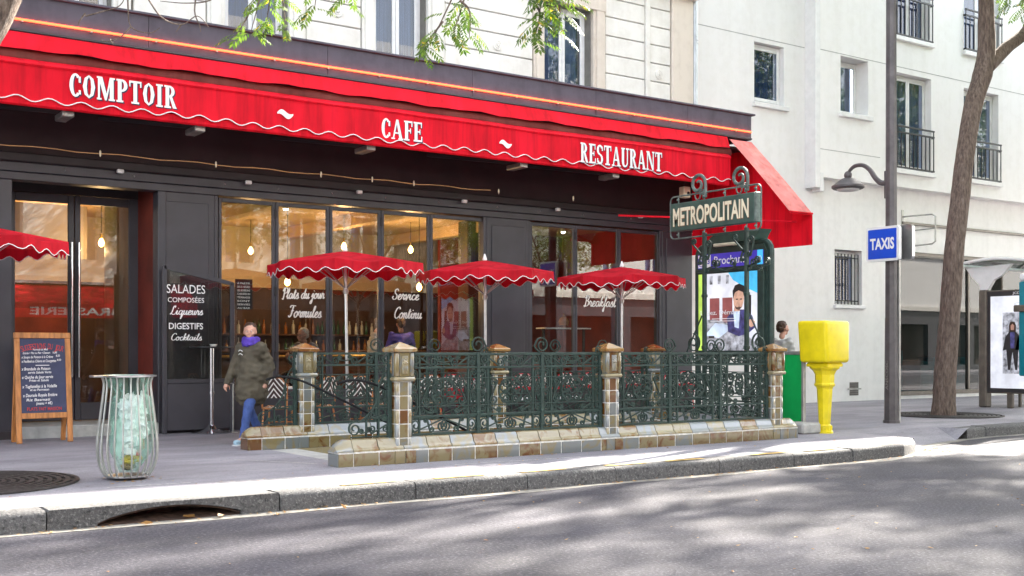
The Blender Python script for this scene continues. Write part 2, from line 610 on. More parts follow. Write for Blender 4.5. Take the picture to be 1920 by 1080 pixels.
mat('bottle_clear', (0.50, 0.52, 0.50), 0.1, 0, 0.1)
mat('vinyl_red', (0.55, 0.015, 0.030), 0.45, 0, 0.1, 5)
emit('bulb', '#ffb860', 6.0)
emit('bulb_white', '#fff2d8', 5.0)
emit('neon', '#ff4a28', 1.0)
glass('glass', (0.84, 0.85, 0.83), 2.15)
glass('glass_upper', (0.55, 0.62, 0.72), 1.9)
glass('glass_dark', (0.42, 0.52, 0.50), 1.7)
# red awning canvas: thin woven fabric that glows a little when lit from behind
def canvas(name, col, trans):
    m, nt, b = nodes(name)
    vec = coords(nt)
    n = noise_tex(nt, coords(nt, (1.0, 1.0, 0.35)), 2.2, 5)
    c = ramp(nt, n, [(0.28, tuple(x * 0.74 for x in col) + (1,)), (0.5, tuple(col) + (1,)), (0.75, (min(1, col[0] * 1.1), col[1] * 1.6, col[2] * 1.5, 1))])
    st = noise_tex(nt, coords(nt, (7.0, 7.0, 0.5)), 1.0, 5, 0.6)
    c = mixc(nt, 1.0, c, ramp(nt, st, [(0.34, (0.78, 0.74, 0.72, 1)), (0.52, (1, 1, 1, 1))]), 'MULTIPLY')
    nt.links.new(c, b.inputs['Base Color'])
    b.inputs['Roughness'].default_value = 0.75
    sock(b, 'Specular IOR Level', 'Specular').default_value = 0.25
    bump(nt, b, noise_tex(nt, vec, 3.5, 3), 0.25, 0.03)
    tr = nt.nodes.new('ShaderNodeBsdfTranslucent')
    nt.links.new(c, tr.inputs[0])
    mx = nt.nodes.new('ShaderNodeMixShader')
    mx.inputs[0].default_value = trans
    nt.links.new(b.outputs[0], mx.inputs[1])
    nt.links.new(tr.outputs[0], mx.inputs[2])
    nt.links.new(mx.outputs[0], nt.nodes['Material Output'].inputs[0])
    return m
canvas('canvas_red', (0.90, 0.006, 0.026), 0.22)
canvas('canvas_faded_skylit', (0.82, 0.26, 0.24), 0.15)  # faded red, with sky light on the slope painted into the colour
canvas('parasol_red', (0.72, 0.012, 0.030), 0.40)
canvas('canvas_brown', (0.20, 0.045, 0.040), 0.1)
def leafmat(name, c1, c2, c3):
    m, nt, b = nodes(name)
    gi = nt.nodes.new('ShaderNodeNewGeometry')
    c = ramp(nt, gi.outputs['Random Per Island'], [(0.0, tuple(c1) + (1,)), (0.55, tuple(c2) + (1,)), (0.93, tuple(c2) + (1,)), (1.0, tuple(c3) + (1,))])
    nt.links.new(c, b.inputs['Base Color'])
    b.inputs['Roughness'].default_value = 0.5
    tr = nt.nodes.new('ShaderNodeBsdfTranslucent')
    nt.links.new(c, tr.inputs[0])
    mx = nt.nodes.new('ShaderNodeMixShader')
    mx.inputs[0].default_value = 0.45
    nt.links.new(b.outputs[0], mx.inputs[1])
    nt.links.new(tr.outputs[0], mx.inputs[2])
    nt.links.new(mx.outputs[0], nt.nodes['Material Output'].inputs[0])
leafmat('leaf', (0.035, 0.085, 0.012), (0.12, 0.20, 0.022), (0.50, 0.33, 0.02))
leafmat('dead_leaf', (0.30, 0.13, 0.03), (0.45, 0.27, 0.10), (0.60, 0.45, 0.22))
def bark():
    m, nt, b = nodes('bark')
    v = coords(nt, (1, 1, 0.22))
    n = noise_tex(nt, v, 26, 6, 0.65)
    c = ramp(nt, n, [(0.30, (0.060, 0.042, 0.034, 1)), (0.52, (0.165, 0.122, 0.098, 1)), (0.75, (0.30, 0.24, 0.20, 1))])
    nt.links.new(c, b.inputs['Base Color'])
    b.inputs['Roughness'].default_value = 0.95
    bump(nt, b, n, 1.0, 0.05)
bark()
def tile_glaze(name, a, bcol, cc, lean=.8, shift=0.0):
    """glazed stoneware: runs of ochre and blue-grey under a clear coat, different on every tile"""
    m, nt, b = nodes(name)
    oi = nt.nodes.new('ShaderNodeObjectInfo')
    tc = nt.nodes.new('ShaderNodeTexCoord')
    ad = nt.nodes.new('ShaderNodeVectorMath')
    ad.operation = 'ADD'
    nt.links.new(tc.outputs['Object'], ad.inputs[0])
    sc = nt.nodes.new('ShaderNodeVectorMath')
    sc.operation = 'SCALE'
    sc.inputs['Scale'].default_value = 0.31
    nt.links.new(oi.outputs['Location'], sc.inputs[0])
    cb = nt.nodes.new('ShaderNodeVectorMath')
    cb.operation = 'ADD'
    cv = nt.nodes.new('ShaderNodeCombineXYZ')
    ml = nt.nodes.new('ShaderNodeMath')
    ml.operation = 'MULTIPLY'
    ml.inputs[1].default_value = 37.0
    nt.links.new(oi.outputs['Random'], ml.inputs[0])
    nt.links.new(ml.outputs[0], cv.inputs[0])
    nt.links.new(sc.outputs[0], cb.inputs[0])
    nt.links.new(cv.outputs[0], cb.inputs[1])
    nt.links.new(cb.outputs[0], ad.inputs[1])
    n = noise_tex(nt, ad.outputs[0], 5.5, 3, 0.5)
    n.node.inputs['Distortion'].default_value = 1.3
    # each tile leans to one of the glazes
    mr = nt.nodes.new('ShaderNodeMath')
    mr.operation = 'MULTIPLY_ADD'
    mr.inputs[1].default_value = lean
    mr.inputs[2].default_value = -lean / 2 + shift
    nt.links.new(oi.outputs['Random'], mr.inputs[0])
    sm = nt.nodes.new('ShaderNodeMath')
    sm.operation = 'ADD'
    nt.links.new(n, sm.inputs[0])
    nt.links.new(mr.outputs[0], sm.inputs[1])
    c = ramp(nt, sm.outputs[0], [(0.22, tuple(a) + (1,)), (0.44, tuple(bcol) + (1,)), (0.62, tuple(bcol) + (1,)), (0.80, tuple(cc) + (1,))])
    nt.links.new(c, b.inputs['Base Color'])
    b.inputs['Roughness'].default_value = 0.16
    sock(b, 'Coat Weight').default_value = 0.8
    sock(b, 'Coat Roughness').default_value = 0.08
    return m
tile_glaze('tile', (0.155, 0.170, 0.165), (0.200, 0.160, 0.075), (0.125, 0.050, 0.010), .70, .0)
tile_glaze('tile_cream', (0.265, 0.285, 0.29), (0.30, 0.255, 0.15), (0.20, 0.105, 0.03), .66, -.04)
tile_glaze('tile_cap', (0.34, 0.29, 0.19), (0.31, 0.18, 0.065), (0.19, 0.075, 0.018), .6)
mat('grout', (0.66, 0.64, 0.60), 0.8, 0, 0.2, 20)
def weave(name, kind, c1, c2, freq):
    m, nt, b = nodes(name)
    tc = nt.nodes.new('ShaderNodeTexCoord')
    sp = nt.nodes.new('ShaderNodeSeparateXYZ')
    nt.links.new(tc.outputs['Object'], sp.inputs[0])
    ab = nt.nodes.new('ShaderNodeMath')
    ab.operation = 'ABSOLUTE'
    nt.links.new(sp.outputs['X'], ab.inputs[0])
    ad = nt.nodes.new('ShaderNodeMath')
    ad.operation = 'ADD'
    nt.links.new(ab.outputs[0], ad.inputs[0])
    s2 = nt.nodes.new('ShaderNodeMath')
    s2.operation = 'MULTIPLY'
    s2.inputs[1].default_value = 0.55
    nt.links.new(sp.outputs['Z'], s2.inputs[0])
    s3 = nt.nodes.new('ShaderNodeMath')
    s3.operation = 'ADD'
    nt.links.new(s2.outputs[0], s3.inputs[0])
    nt.links.new(sp.outputs['Y'], s3.inputs[1])
    if kind == 'chevron':
        nt.links.new(s3.outputs[0], ad.inputs[1])
        src = ad.outputs[0]
        sn = nt.nodes.new('ShaderNodeMath')
        sn.operation = 'MULTIPLY'
        sn.inputs[1].default_value = freq
        nt.links.new(src, sn.inputs[0])
        fr = nt.nodes.new('ShaderNodeMath')
        fr.operation = 'SINE'
        nt.links.new(sn.outputs[0], fr.inputs[0])
        f = ramp(nt, fr.outputs[0], [(0.48, (0, 0, 0, 1)), (0.52, (1, 1, 1, 1))])
    else:
        ck = nt.nodes.new('ShaderNodeTexChecker')
        ck.inputs['Scale'].default_value = freq
        nt.links.new(tc.outputs['Object'], ck.inputs['Vector'])
        f = ck.outputs['Fac']
    nt.links.new(mixc(nt, f, tuple(c1) + (1,), tuple(c2) + (1,)), b.inputs['Base Color'])
    b.inputs['Roughness'].default_value = 0.6
weave('weave_stripe', 'chevron', (0.06, 0.025, 0.022), (0.85, 0.83, 0.79), 105)
weave('weave_check', 'check', (0.03, 0.012, 0.012), (0.70, 0.66, 0.62), 30)
def bagmat():
    m, nt, b = nodes('bag_green')
    vec = coords(nt)
    out = nt.nodes['Material Output']
    n = noise_tex(nt, coords(nt, (1, 1, 0.22)), 11, 4)
    b.inputs['Base Color'].default_value = (0.42, 0.74, 0.60, 1)
    b.inputs['Roughness'].default_value = 0.25
    bump(nt, b, noise_tex(nt, coords(nt, (1, 1, 0.3)), 16, 3), 0.9, 0.04)
    tr = nt.nodes.new('ShaderNodeBsdfTransparent')
    tr.inputs[0].default_value = (0.92, 0.985, 0.955, 1)
    mx = nt.nodes.new('ShaderNodeMixShader')
    f = ramp(nt, n, [(0.40, (0.06, 0.06, 0.06, 1)), (0.66, (0.48, 0.48, 0.48, 1))])
    nt.links.new(f, mx.inputs[0])
    nt.links.new(tr.outputs[0], mx.inputs[1])
    nt.links.new(b.outputs[0], mx.inputs[2])
    nt.links.new(mx.outputs[0], out.inputs[0])
bagmat()
for _k, _e in (('poster_white', .10), ('poster_grey', .10), ('poster_sky', .10), ('poster_red', .08), ('poster_navy', .08), ('poster_skin', .10), ('poster_brown', .08), ('poster_lime', .10), ('cyan_print', .10), ('ratp_blue', .10)):
    _nt = M[_k].node_tree
    _b = _nt.nodes['Principled BSDF']
    _nt.links.new(_b.inputs['Base Color'].links[0].from_socket, sock(_b, 'Emission Color', 'Emission'))   # backlit advert cases
    _b.inputs['Emission Strength'].default_value = _e
mat('rubbish_white', (0.88, 0.88, 0.88), 0.6, 0, 0.12, 12)
mat('rubbish_brown', (0.30, 0.20, 0.10), 0.7, 0, 0.3, 12)
mat('rubbish_yellow', (0.62, 0.46, 0.06), 0.6, 0, 0.3, 12)
mat('curtain', (0.55, 0.56, 0.60), 0.9, 0, 0.15, 3, stretch=(14, 14, 0.2))
mat('curtain_blue', (0.09, 0.14, 0.30), 0.9, 0, 0.3, 3, stretch=(10, 10, 0.2))
mat('curtain_red', (0.35, 0.10, 0.08), 0.9, 0, 0.2, 3)
# ------------------------------------------------------------------ ground
YF, YW, YP = 18.1, 19.2, 18.9         # cafe front, white house front, its jettied upper floors
def front_y(x):                        # kerb line: straight, then swings back into the bus bay
    pts = [(-80, 9.93), (13.0, 9.93), (13.7, 10.05), (14.3, 10.3), (14.75, 10.65), (15.2, 10.95), (16.2, 11.2), (17.0, 11.35), (18.0, 11.5), (90, 11.7)]
    for (a, b), (c, d) in zip(pts, pts[1:]):
        if x <= c:
            return b + (d - b) * (x - a) / (c - a)
    return pts[-1][1]
def edge_z(x):                         # dropped kerb between the two stretches
    if x < 14.75 or x > 17.2:
        return PAV
    if x < 15.0:
        return PAV - (x - 14.75) / 0.25 * 0.164
    if x > 16.8:
        return 0.006 + (x - 16.8) / 0.4 * 0.164
    return 0.006
HX0, HX1, HY0, HY1 = 6.05, 12.82, 11.97, 14.31    # stairwell opening
mb = MB()
mb.grid(lambda a, b: (-90 + 190 * a, -2.2 + 14.2 * b, 0.0), 4, 4)
structure('road', mb, 'asphalt')
mb = MB()
xs = [-80, -20, 0, 2, 4, HX0, 8, 10, HX1, 13.7, 14.3, 14.75, 15.0, 15.5, 16.2, 16.8, 17.2, 18, 22, 30, 90]
KW = 0.30
for a, b in zip(xs, xs[1:]):
    rows = [None, HY0, HY1, 21.5]
    for i in range(3):
        if i == 1 and a >= HX0 - 1e-6 and b <= HX1 + 1e-6:
            continue
        q = []
        for x, j in ((a, i), (b, i), (b, i + 1), (a, i + 1)):
            if j == 0:
                k = KW if (x < 14.75 or x > 17.2) else 0.0
                q.append((x, front_y(x) + k, edge_z(x)))
            else:
                q.append((x, rows[j], PAV))
        mb.add(q, [(0, 1, 2, 3)])
structure('pavement', mb, 'pavement_asphalt')
mb = MB()
mb.grid(lambda a, b: (-90 + 190 * a, -12 + 9.8 * b, 0.16), 2, 2)
mb.box(-90, 100, -2.5, -2.15, -0.1, 0.165)
structure('far_pavement', mb, 'pavement_asphalt')
mb = MB()
st = [-30 + i for i in range(44)] + [13.7, 14.3, 14.75, 15.2, 16.2, 17.0, 18.0] + [19 + 2 * i for i in range(20)]
vs = []
for x in st:
    y = front_y(x)
    vs += [(x, y - 0.16 - 0.05 * sin(x * 2.1), 0.004), (x, y + 0.06, 0.004)]
mb.add(vs, [(2 * i, 2 * i + 2, 2 * i + 3, 2 * i + 1) for i in range(len(st) - 1)])
structure('gutter', mb, 'gutter_concrete')
# kerb: one granite block after another
kerb = bpy.data.objects.new('kerb', None)
COL.objects.link(kerb)
kerb['kind'] = 'structure'
def kerb_stone(xs_, seed, notch=None):
    rnd = random.Random(seed)
    dz, dy = rnd.uniform(-.004, .006), rnd.uniform(-.008, .008)
    if notch:
        mb = MB()
        x0, x1 = xs_[0] + .006, xs_[-1] - .006
        n0, n1, nz = notch
        poly = [(x0, -.1), (x0, .155), (x0 + .02, .172), (x1 - .02, .172), (x1, .155), (x1, -.1), (n1, -.1), (n1, .045)]
        k = 14
        for i in range(1, k):
            t = 1 - i / k
            poly.append((n0 + (n1 - n0) * t, .035 + nz * sin(pi * t) ** .8 * 0.9))
        poly += [(n0, .03), (n0, -.1)]
        y = front_y(x0) + dy
        mb.prism(poly, 0, -KW, basis((0, y, 0), (1, 0, 0), (0, 0, 1)))
        return mb.build('kerb_stone', 'granite', kerb)
    prof = [(0.0, -.10), (0.004, .125), (.014, .152), (.040, .170), (.30, .174), (.30, -.10)]
    mb = MB()
    vs, fs = [], []
    nst = len(xs_)
    for i, x in enumerate(xs_):
        xx = x + (.006 if i == 0 else (-.006 if i == nst - 1 else 0))
        ez = edge_z(x) - PAV
        for n_, z in prof:
            vs.append((xx, front_y(xx) + n_ + dy, z + dz * (z > 0) + (ez if z > 0 else 0)))
    P = len(prof)
    for i in range(nst - 1):
        for j in range(P):
            j2 = (j + 1) % P
            fs.append((i * P + j2, i * P + j, (i + 1) * P + j, (i + 1) * P + j2))
    fs += [tuple(range(P)), tuple(reversed([(nst - 1) * P + j for j in range(P)]))]
    mb.add(vs, fs)
    return mb.build('kerb_stone', 'granite', kerb, smooth=60)
joints = [-9.2, -7.9, -6.5, -5.2, -3.8, -2.4, -1.0, .45, 2.25, 4.30, 5.75, 7.12, 8.35, 9.98, 11.3, 12.45, 13.7]
for i, (a, b) in enumerate(zip(joints, joints[1:])):
    kerb_stone([a, b], i, (2.66, 3.93, 0.115) if abs(a - 2.25) < .01 else None)
kerb_stone([13.7, 14.0, 14.3, 14.55, 14.75], 50)
kerb_stone([17.2, 17.5, 17.9], 51)
xk = 17.9
while xk < 42:
    kerb_stone([xk, xk + 1.35], int(xk * 10))
    xk += 1.35
# faded yellow dashes along the kerb top
pm = MB()
for u, v in ((690, 905), (860, 893), (1035, 884), (1190, 872), (1320, 866), (1468, 853), (1572, 846), (1690, 834)):
    dx, dy = ray(u)
    t = (CAM_H - .18) * F_PX / (v - V_HOR)
    x, y = dx * t, dy * t
    L = 0.30
    y = max(y, front_y(x) + .16)
    sl = (front_y(x + .2) - front_y(x - .2)) / .4
    q = [(x - L, y - .05 - L * sl, .1795), (x + L, y - .05 + L * sl, .1795), (x + L, y + .05 + L * sl, .1795), (x - L, y + .05 - L * sl, .1795)]
    m1 = MB().add(q, [(0, 1, 2, 3)])
    m1.build('painted_dash', 'yellow_paint', kerb)
for (x0, y0, x1, y1) in ((4.1, 11.05, 5.0, 11.0), (5.15, 13.25, 5.75, 12.2), (3.1, 11.25, 3.9, 11.2), (7.0, 11.2, 8.8, 11.15)):
    m1 = MB()
    d = Vector((y0 - y1, x1 - x0, 0)).normalized() * .012
    m1.add([(x0 - d.x, y0 - d.y, PAV + .004), (x0 + d.x, y0 + d.y, PAV + .004), (x1 + d.x, y1 + d.y, PAV + .004), (x1 - d.x, y1 - d.y, PAV + .004)], [(3, 2, 1, 0)])
    m1.build('painted_line', 'white_line', bpy.data.objects['pavement'])
# storm drain in the arched kerb block
dr = thing('storm_drain', 'rusty arched storm drain inlet set into the granite kerb', 'drain', (3.3, 10.05, 0))
mb = MB()
mb.box(2.6, 4.0, 10.26, 10.34, -.3, .16)
mb.build('back_plate', 'rust', dr, world=True)
mb = MB()
mb.add([(2.68, 9.95, .008), (3.92, 9.95, .008), (3.92, 10.20, .050), (2.68, 10.20, .050), (2.68, 9.95, -.02), (3.92, 9.95, -.02), (3.92, 10.20, .02), (2.68, 10.20, .02)], [(0, 1, 2, 3), (4, 7, 6, 5), (0, 4, 5, 1), (1, 5, 6, 2), (2, 6, 7, 3), (3, 7, 4, 0)])
mb.build('sloping_lip', 'rust', dr, world=True)
mb = MB()
arc = [(2.67, .012)] + [(2.67 + 1.25 * t / 14, .035 + .115 * .9 * sin(pi * t / 14) ** .8 - .012) for t in range(15)] + [(3.92, .012)]
mb.ribbon([(x, 9.985, z) for x, z in arc], .03, .014, (0, 1, 0))
mb.build('arch_rim', 'rust', dr, world=True)

# ------------------------------------------------------------------ stone house above the cafe
def holed_wall(mb, x0, x1, z0, z1, y0, y1, holes):
    X = sorted({x0, x1} | {h[0] for h in holes} | {h[1] for h in holes})
    Z = sorted({z0, z1} | {h[2] for h in holes} | {h[3] for h in holes})
    X = [x for x in X if x0 <= x <= x1]
    Z = [z for z in Z if z0 <= z <= z1]
    for a, b in zip(X, X[1:]):
        za = None
        for c, d in zip(Z, Z[1:]):
            m_ = ((a + b) / 2, (c + d) / 2)
            if any(h[0] < m_[0] < h[1] and h[2] < m_[1] < h[3] for h in holes):
                if za is not None:
                    mb.box(a, b, y0, y1, za, c)
                    za = None
            elif za is None:
                za = c
        if za is not None:
            mb.box(a, b, y0, y1, za, Z[-1])
sb = thing('stone_building', 'pale stone apartment house with banded courses rising above the cafe awning', 'building', (6, YF, PAV))
wins = [(4.05, 5.05), (fx(424, YF), fx(540, YF)), (fx(705, YF), fx(800, YF)), (fx(1022, YF), fx(1110, YF))]
WZ0, WZ1 = 6.05, 8.35
EX = fx(1298, YF)
far_wins = [(-5.2, -4.1), (-2.3, -1.2), (0.7, 1.8)]
mb = MB()
holes = []
for a, b in wins + far_wins:
    holes += [(a, b, WZ0, WZ1), (a, b, 9.35, 11.5), (a, b, 12.4, 14.2)]
holed_wall(mb, -9, EX, 5.55, 15.4, YF + .06, YF + .5, holes)
mb.build('wall', 'joint', sb, world=True)
# banded stone blocks between the windows
piers = [(-9, -5.5), (-3.8, -2.6), (-.9, .4), (2.1, 3.7), (5.4, wins[1][0] - .34), (wins[1][1] + .34, wins[2][0] - .30), (wins[2][1] + .40, wins[3][0] - .30), (wins[3][1] + .36, fx(1209, YF)), (fx(1219, YF), fx(1257, YF))]
CH = 0.385
rnd = random.Random(3)
for a, b in piers:
    z = 5.6
    while z < 9.1:
        mb = MB()
        mb.cbox(a, b, YF, YF + .09, z + .009, z + CH - .009, .012)
        mb.build('stone_block', 'stone', sb, world=True)
        z += CH
    mb = MB().box(a, b, YF, YF + .09, z + .009, 15.4)
    mb.build('upper_stonework', 'stone', sb, world=True)
mb = MB().cbox(fx(1209, YF) + .012, fx(1219, YF) - .012, YF - .035, YF + .09, 5.6, 15.4, .015)
mb.build('vertical_strip', 'stone', sb, world=True)
mb = MB().cbox(fx(1257, YF) + .02, EX, YF - .05, YF + .5, 5.6, 15.4, .02)
mb.build('corner_pilaster', 'stone_warm', sb, world=True)
for (u, v) in ((932, 85), (1235, 140), (632, 22)):
    c = (fx(u, YF), YF, fz(u, v, YF))
    mb = MB(Matrix.Translation(Vector(c)) @ Matrix.Rotation(pi / 2, 4, 'X'))
    mb.lathe([(.10, -.005), (.105, .02), (.085, .03), (.07, .02), (.055, .035), (.04, .035), (.03, .02), (.022, .045), (.004, .05)], 20)
    mb.build('rosette', 'stone', sb, smooth=True, world=True)
def sash_window(parent, a, b, z0, z1, yg, curtain, leaves=2, fw=.075, glassm='glass_upper', room=True, off=0.0):
    """casement: frame, leaves with panes, curtain behind"""
    w = part_empty('window', parent)
    w.matrix_parent_inverse = BASE[parent.name].inverted()
    bw = (b - a) / leaves
    mb = MB()
    for x0, x1 in ((a, a + .05), (b - .05, b)):
        mb.cbox(x0, x1, yg - .03, yg + .05, z0, z1, .006)
    mb.cbox(a + .05, b - .05, yg - .03, yg + .05, z1 - .06, z1, .006)
    mb.cbox(a + .05, b - .05, yg - .03, yg + .05, z0, z0 + .06, .006)
    mb.build('frame', 'white_paint', w)
    for i in range(leaves):
        x0, x1 = a + .05 + i * (b - a - .1) / leaves, a + .05 + (i + 1) * (b - a - .1) / leaves
        mb = MB()
        mb.cbox(x0 + .004, x0 + fw, yg - .045, yg, z0 + .065, z1 - .065, .008)
        mb.cbox(x1 - fw, x1 - .004, yg - .045, yg, z0 + .065, z1 - .065, .008)
        mb.cbox(x0 + fw, x1 - fw, yg - .043, yg, z1 - .065 - fw, z1 - .065, .008)
        mb.cbox(x0 + fw, x1 - fw, yg - .043, yg, z0 + .065, z0 + .065 + fw * 1.2, .008)
        mb.build('sash', 'white_paint', w)
        MB().box(x0 + fw, x1 - fw, yg - .024, yg - .018, z0 + .065 + fw * 1.2, z1 - .065 - fw).build('pane', glassm, w)
    mb = MB()
    nn = int((b - a) / .03)
    def cf(s_, t_):
        x = a + .03 + (b - a - .06) * s_
        return (x, yg + .14 + .018 * sin(x * 42) + .01 * sin(x * 23), z0 + .02 + (z1 - z0 - .04) * t_)
    cov = 1.0
    mb.grid(lambda s_, t_: cf(s_, t_), nn, 1)
    mb.build('curtain', curtain, w, smooth=True)
    return w
for i, (a, b) in enumerate(wins):
    sash_window(sb, a, b, WZ0 + .02, WZ1, YF + .27, ['curtain_red', 'curtain_blue', 'curtain', 'curtain'][i])
    l, r = [(.30, .30), (.32, .32), (.28, .38), (.28, .34)][i]
    mb = MB()
    mb.cbox(a - l, a - .02, YF - .02, YF + .30, 5.7, 8.6, .012)
    mb.cbox(a - l + .05, a - .09, YF - .05, YF - .018, 5.7, 8.55, .012)
    mb.cbox(b + .02, b + r, YF - .02, YF + .30, 5.7, 8.6, .012)
    mb.cbox(b + .09, b + r - .05, YF - .05, YF - .018, 5.7, 8.55, .012)
    mb.cbox(a - l + .004, b + r - .004, YF - .06, YF + .30, WZ1 + .005, 8.68, .012)
    mb.cbox(a - .02, b + .02, YF + .06, YF + .30, 8.36, 8.40, .004)
    mb.build('window_surround', 'stone_warm' if i == 3 else 'stone', sb, world=True)
mb = MB().cbox(-9.05, EX + .05, YF - .22, YF + .4, 9.0, 9.25, .03)
mb.build('string_course', 'stone', sb, world=True)
mb = MB()
for a, b in far_wins + wins:
    mb.box(a, b, YF + .3, YF + .32, 9.4, 11.5)
    mb.box(a, b, YF + .3, YF + .32, 12.4, 14.2)
mb.build('upper_glazing', 'curtain_blue', sb, world=True)
MB().box(-9.2, EX + .1, YF - .4, YF + 8, 15.4, 15.7).build('cornice', 'stone', sb, world=True)
# rainwater pipe at the party wall
for nm, u, r, top in (('downpipe', 1303, .055, 15.2), ('downpipe', 1317, .075, 15.2)):
    x = fx(u, YF)
    mb = MB()
    y = YF + (.02 if u == 1303 else .25)
    mb.tube([(x, y, 5.9), (x, y, top)], r, 12)
    for z in (6.55, 6.62, 8.2, 8.27, 10.2):
        mb.tube([(x, y, z - .012), (x, y, z + .012)], r + .014, 12)
    mb.build(nm, 'zinc', sb, smooth=True, world=True)

# ------------------------------------------------------------------ white rendered house beside it
wb = thing('white_building', 'cream rendered apartment block with barred balconettes right of the cafe', 'building', (28, YW, PAV))
XR = fx(1512, YW)
def opening(u0, u1, v0, v1, Y):
    a, b = fx(u0, Y), fx(u1, Y)
    return (a, b, fz(u0, v1, Y), fz(u0, v0, Y))
W1 = opening(1414, 1470, 77, 193, YW)
W2 = opening(1576, 1628, 104, 212, YP)
W3 = opening(1678, 1744, -110, 68, YP)
W4 = opening(1807, 1874, -72, 97, YP)
W5 = opening(1678, 1746, 134, 318, YP)
W6 = opening(1807, 1872, 164, 336, YP)
W7 = opening(1565, 1616, 467, 572, YW)
SHOP = (fx(1681, YW), fx(1990, YW), fz(1681, 742, YW), fz(1681, 470, YW))
mb = MB()
holed_wall(mb, EX + .02, XR, 5.0, 16.5, YW, YW + .45, [W1])
mb.build('upper_wall', 'plaster_cream', wb, world=True)
mb = MB()
holed_wall(mb, EX + .02, 44, PAV - .1, 5.0, YW, YW + .45, [W7, SHOP])
holed_wall(mb, XR, 44, 5.0, 5.79, YW, YW + .45, [])
mb.build('ground_floor_wall', 'plaster_grey', wb, world=True)
ZS = fz(1530, 330, YP)
mb = MB()
more = []
for dx_ in (0, 3.9, 7.6, 11.2):
    for h in (W3, W5):
        if dx_ > 4:
            more.append((h[0] + dx_, h[1] + dx_, h[2], h[3]))
up = [(h[0], h[1], h[2] + 3.2, h[3] + 3.2) for h in (W3, W4)]
holed_wall(mb, XR, 44, ZS, 16.5, YP, YP + .5, [W2, W3, W4, W5, W6] + more + up)
mb.build('jettied_wall', 'plaster_cream', wb, world=True)
# the jetty's corner boxing and string lines
xa, xb = XR - .02, XR + .20
MB().cbox(XR - .06, XR + .13, YP - .035, YW + .02, ZS - .28, 16.5, .01).build('corner_casing', 'white_paint', wb, world=True)
MB().cbox(XR + .13, XR + .26, YP - .03, YP + .25, ZS - .36, ZS + .1, .01).build('corner_casing', 'white_paint', wb, world=True)
mb = MB()
for (x0, x1, Y, u, v) in ((EX + .1, XR - .07, YW, 1430, 72), (XR + .14, 44, YP, 1600, 106)):
    z = fz(u, v, Y)
    mb.box(x0, x1, Y - .004, Y + .02, z - .012, z + .008)
z = fz(1600, 288, YP)
mb.box(XR + .14, fx(1650, YP), YP - .004, YP + .02, z - .01, z + .008)
mb.build('render_joint', 'concrete_block', wb, world=True)
mb = MB()
z = fz(1800, 430, YW)
mb.cbox(fx(1690, YW), 44, YW - .06, YW, z - .02, z + .05, .006)
mb.build('drip_moulding', 'shelter_bronze', wb, world=True)
def house_window(W, Y, deep, leaves, curtain, sill=True):
    a, b, z0, z1 = W
    sash_window(wb, a + .01, b - .01, z0 + .03, z1 - .02, Y + deep, curtain, leaves, .07)
    mb = MB().cbox(a - .06, b + .10, Y - .10, Y + deep - .04, z0 - .09, z0 + .025, .012)
    mb.build('sill', 'white_paint', wb, world=True)
house_window(W1, YW, .16, 1, 'curtain_blue')
house_window(W2, YP, .40, 1, 'curtain')
for Wn in (W3, W4, W5, W6):
    house_window(Wn, YP, .22, 2, 'curtain_blue' if Wn is W3 else 'curtain')
for Wn in more + up:
    house_window(Wn, YP, .22, 2, 'curtain')
def balconette(W, u, vt, vb):
    a, b, z0, z1 = W
    zt, zb = fz(u, vt, YP), fz(u, vb, YP)
    e = part_empty('balconette', wb)
    e.matrix_parent_inverse = BASE[wb.name].inverted()
    y = YP - .07
    a, b = a - .02, b + .03
    for k, z in enumerate((zt, zt - .16, zb)):
        MB().box(a, b, y - .02, y + .02, z - .02, z + .02).build('rail', 'black_iron', e)
    n = 9
    for i in range(n + 1):
        x = a + .02 + (b - a - .04) * i / n
        MB().box(x - .011, x + .011, y - .011, y + .011, zb + .02, zt - .18 if 0 < i < n else zt - .02).build('bar', 'black_iron', e)
    for x in (a + .012, b - .012):
        MB().box(x - .012, x + .012, y + .02, YP + .02, zt - .19, zt - .13).build('wall_fixing', 'black_iron', e)
        MB().box(x - .012, x + .012, y + .02, YP + .02, zb - .02, zb + .02).build('wall_fixing', 'black_iron', e)
balconette(W3, 1678, -18, 64)
balconette(W4, 1807, 18, 92)
balconette(W5, 1678, 236, 313)
balconette(W6, 1807, 262, 332)
# barred cellar-height window
sash_window(wb, W7[0] + .01, W7[1] - .01, W7[2] + .02, W7[3] - .02, YW + .26, 'curtain_blue', 1, .05)
MB().cbox(W7[0] - .05, W7[1] + .08, YW - .08, YW + .2, W7[2] - .08, W7[2] + .01, .01).build('sill', 'white_paint', wb, world=True)
grille = part_empty('window_grille', wb)
grille.matrix_parent_inverse = BASE[wb.name].inverted()
for z in (W7[2] + .12, W7[3] - .2):
    MB().box(W7[0], W7[1] - .06, YW + .05, YW + .07, z - .015, z + .015).build('rail', 'black_iron', grille)
for i in range(8):
    x = W7[0] + .04 + (W7[1] - W7[0] - .14) * i / 7
    MB().box(x - .011, x + .011, YW + .03, YW + .049, W7[2] + .03, W7[3] - .10).build('bar', 'black_iron', grille)
# wall vent
ven = part_empty('wall_vent', wb)
ven.matrix_parent_inverse = BASE[wb.name].inverted()
vx, vz = fx(1601, YW), fz(1601, 729, YW)
MB().box(vx - .17, vx + .17, YW - .012, YW, vz - .17, vz + .17).build('vent_plate', 'joint', ven)
MB().box(vx - .26, vx + .26, YW - .03, YW - .012, vz - .02, vz + .015).build('vent_rim', 'steel_dull', ven)
for i in range(6):
    z = vz - .15 + i * .055
    if abs(z - vz) > .03:
        MB().box(vx - .15, vx + .15, YW - .022, YW - .012, z - .012, z + .012).build('vent_slat', 'lamp_post', ven)
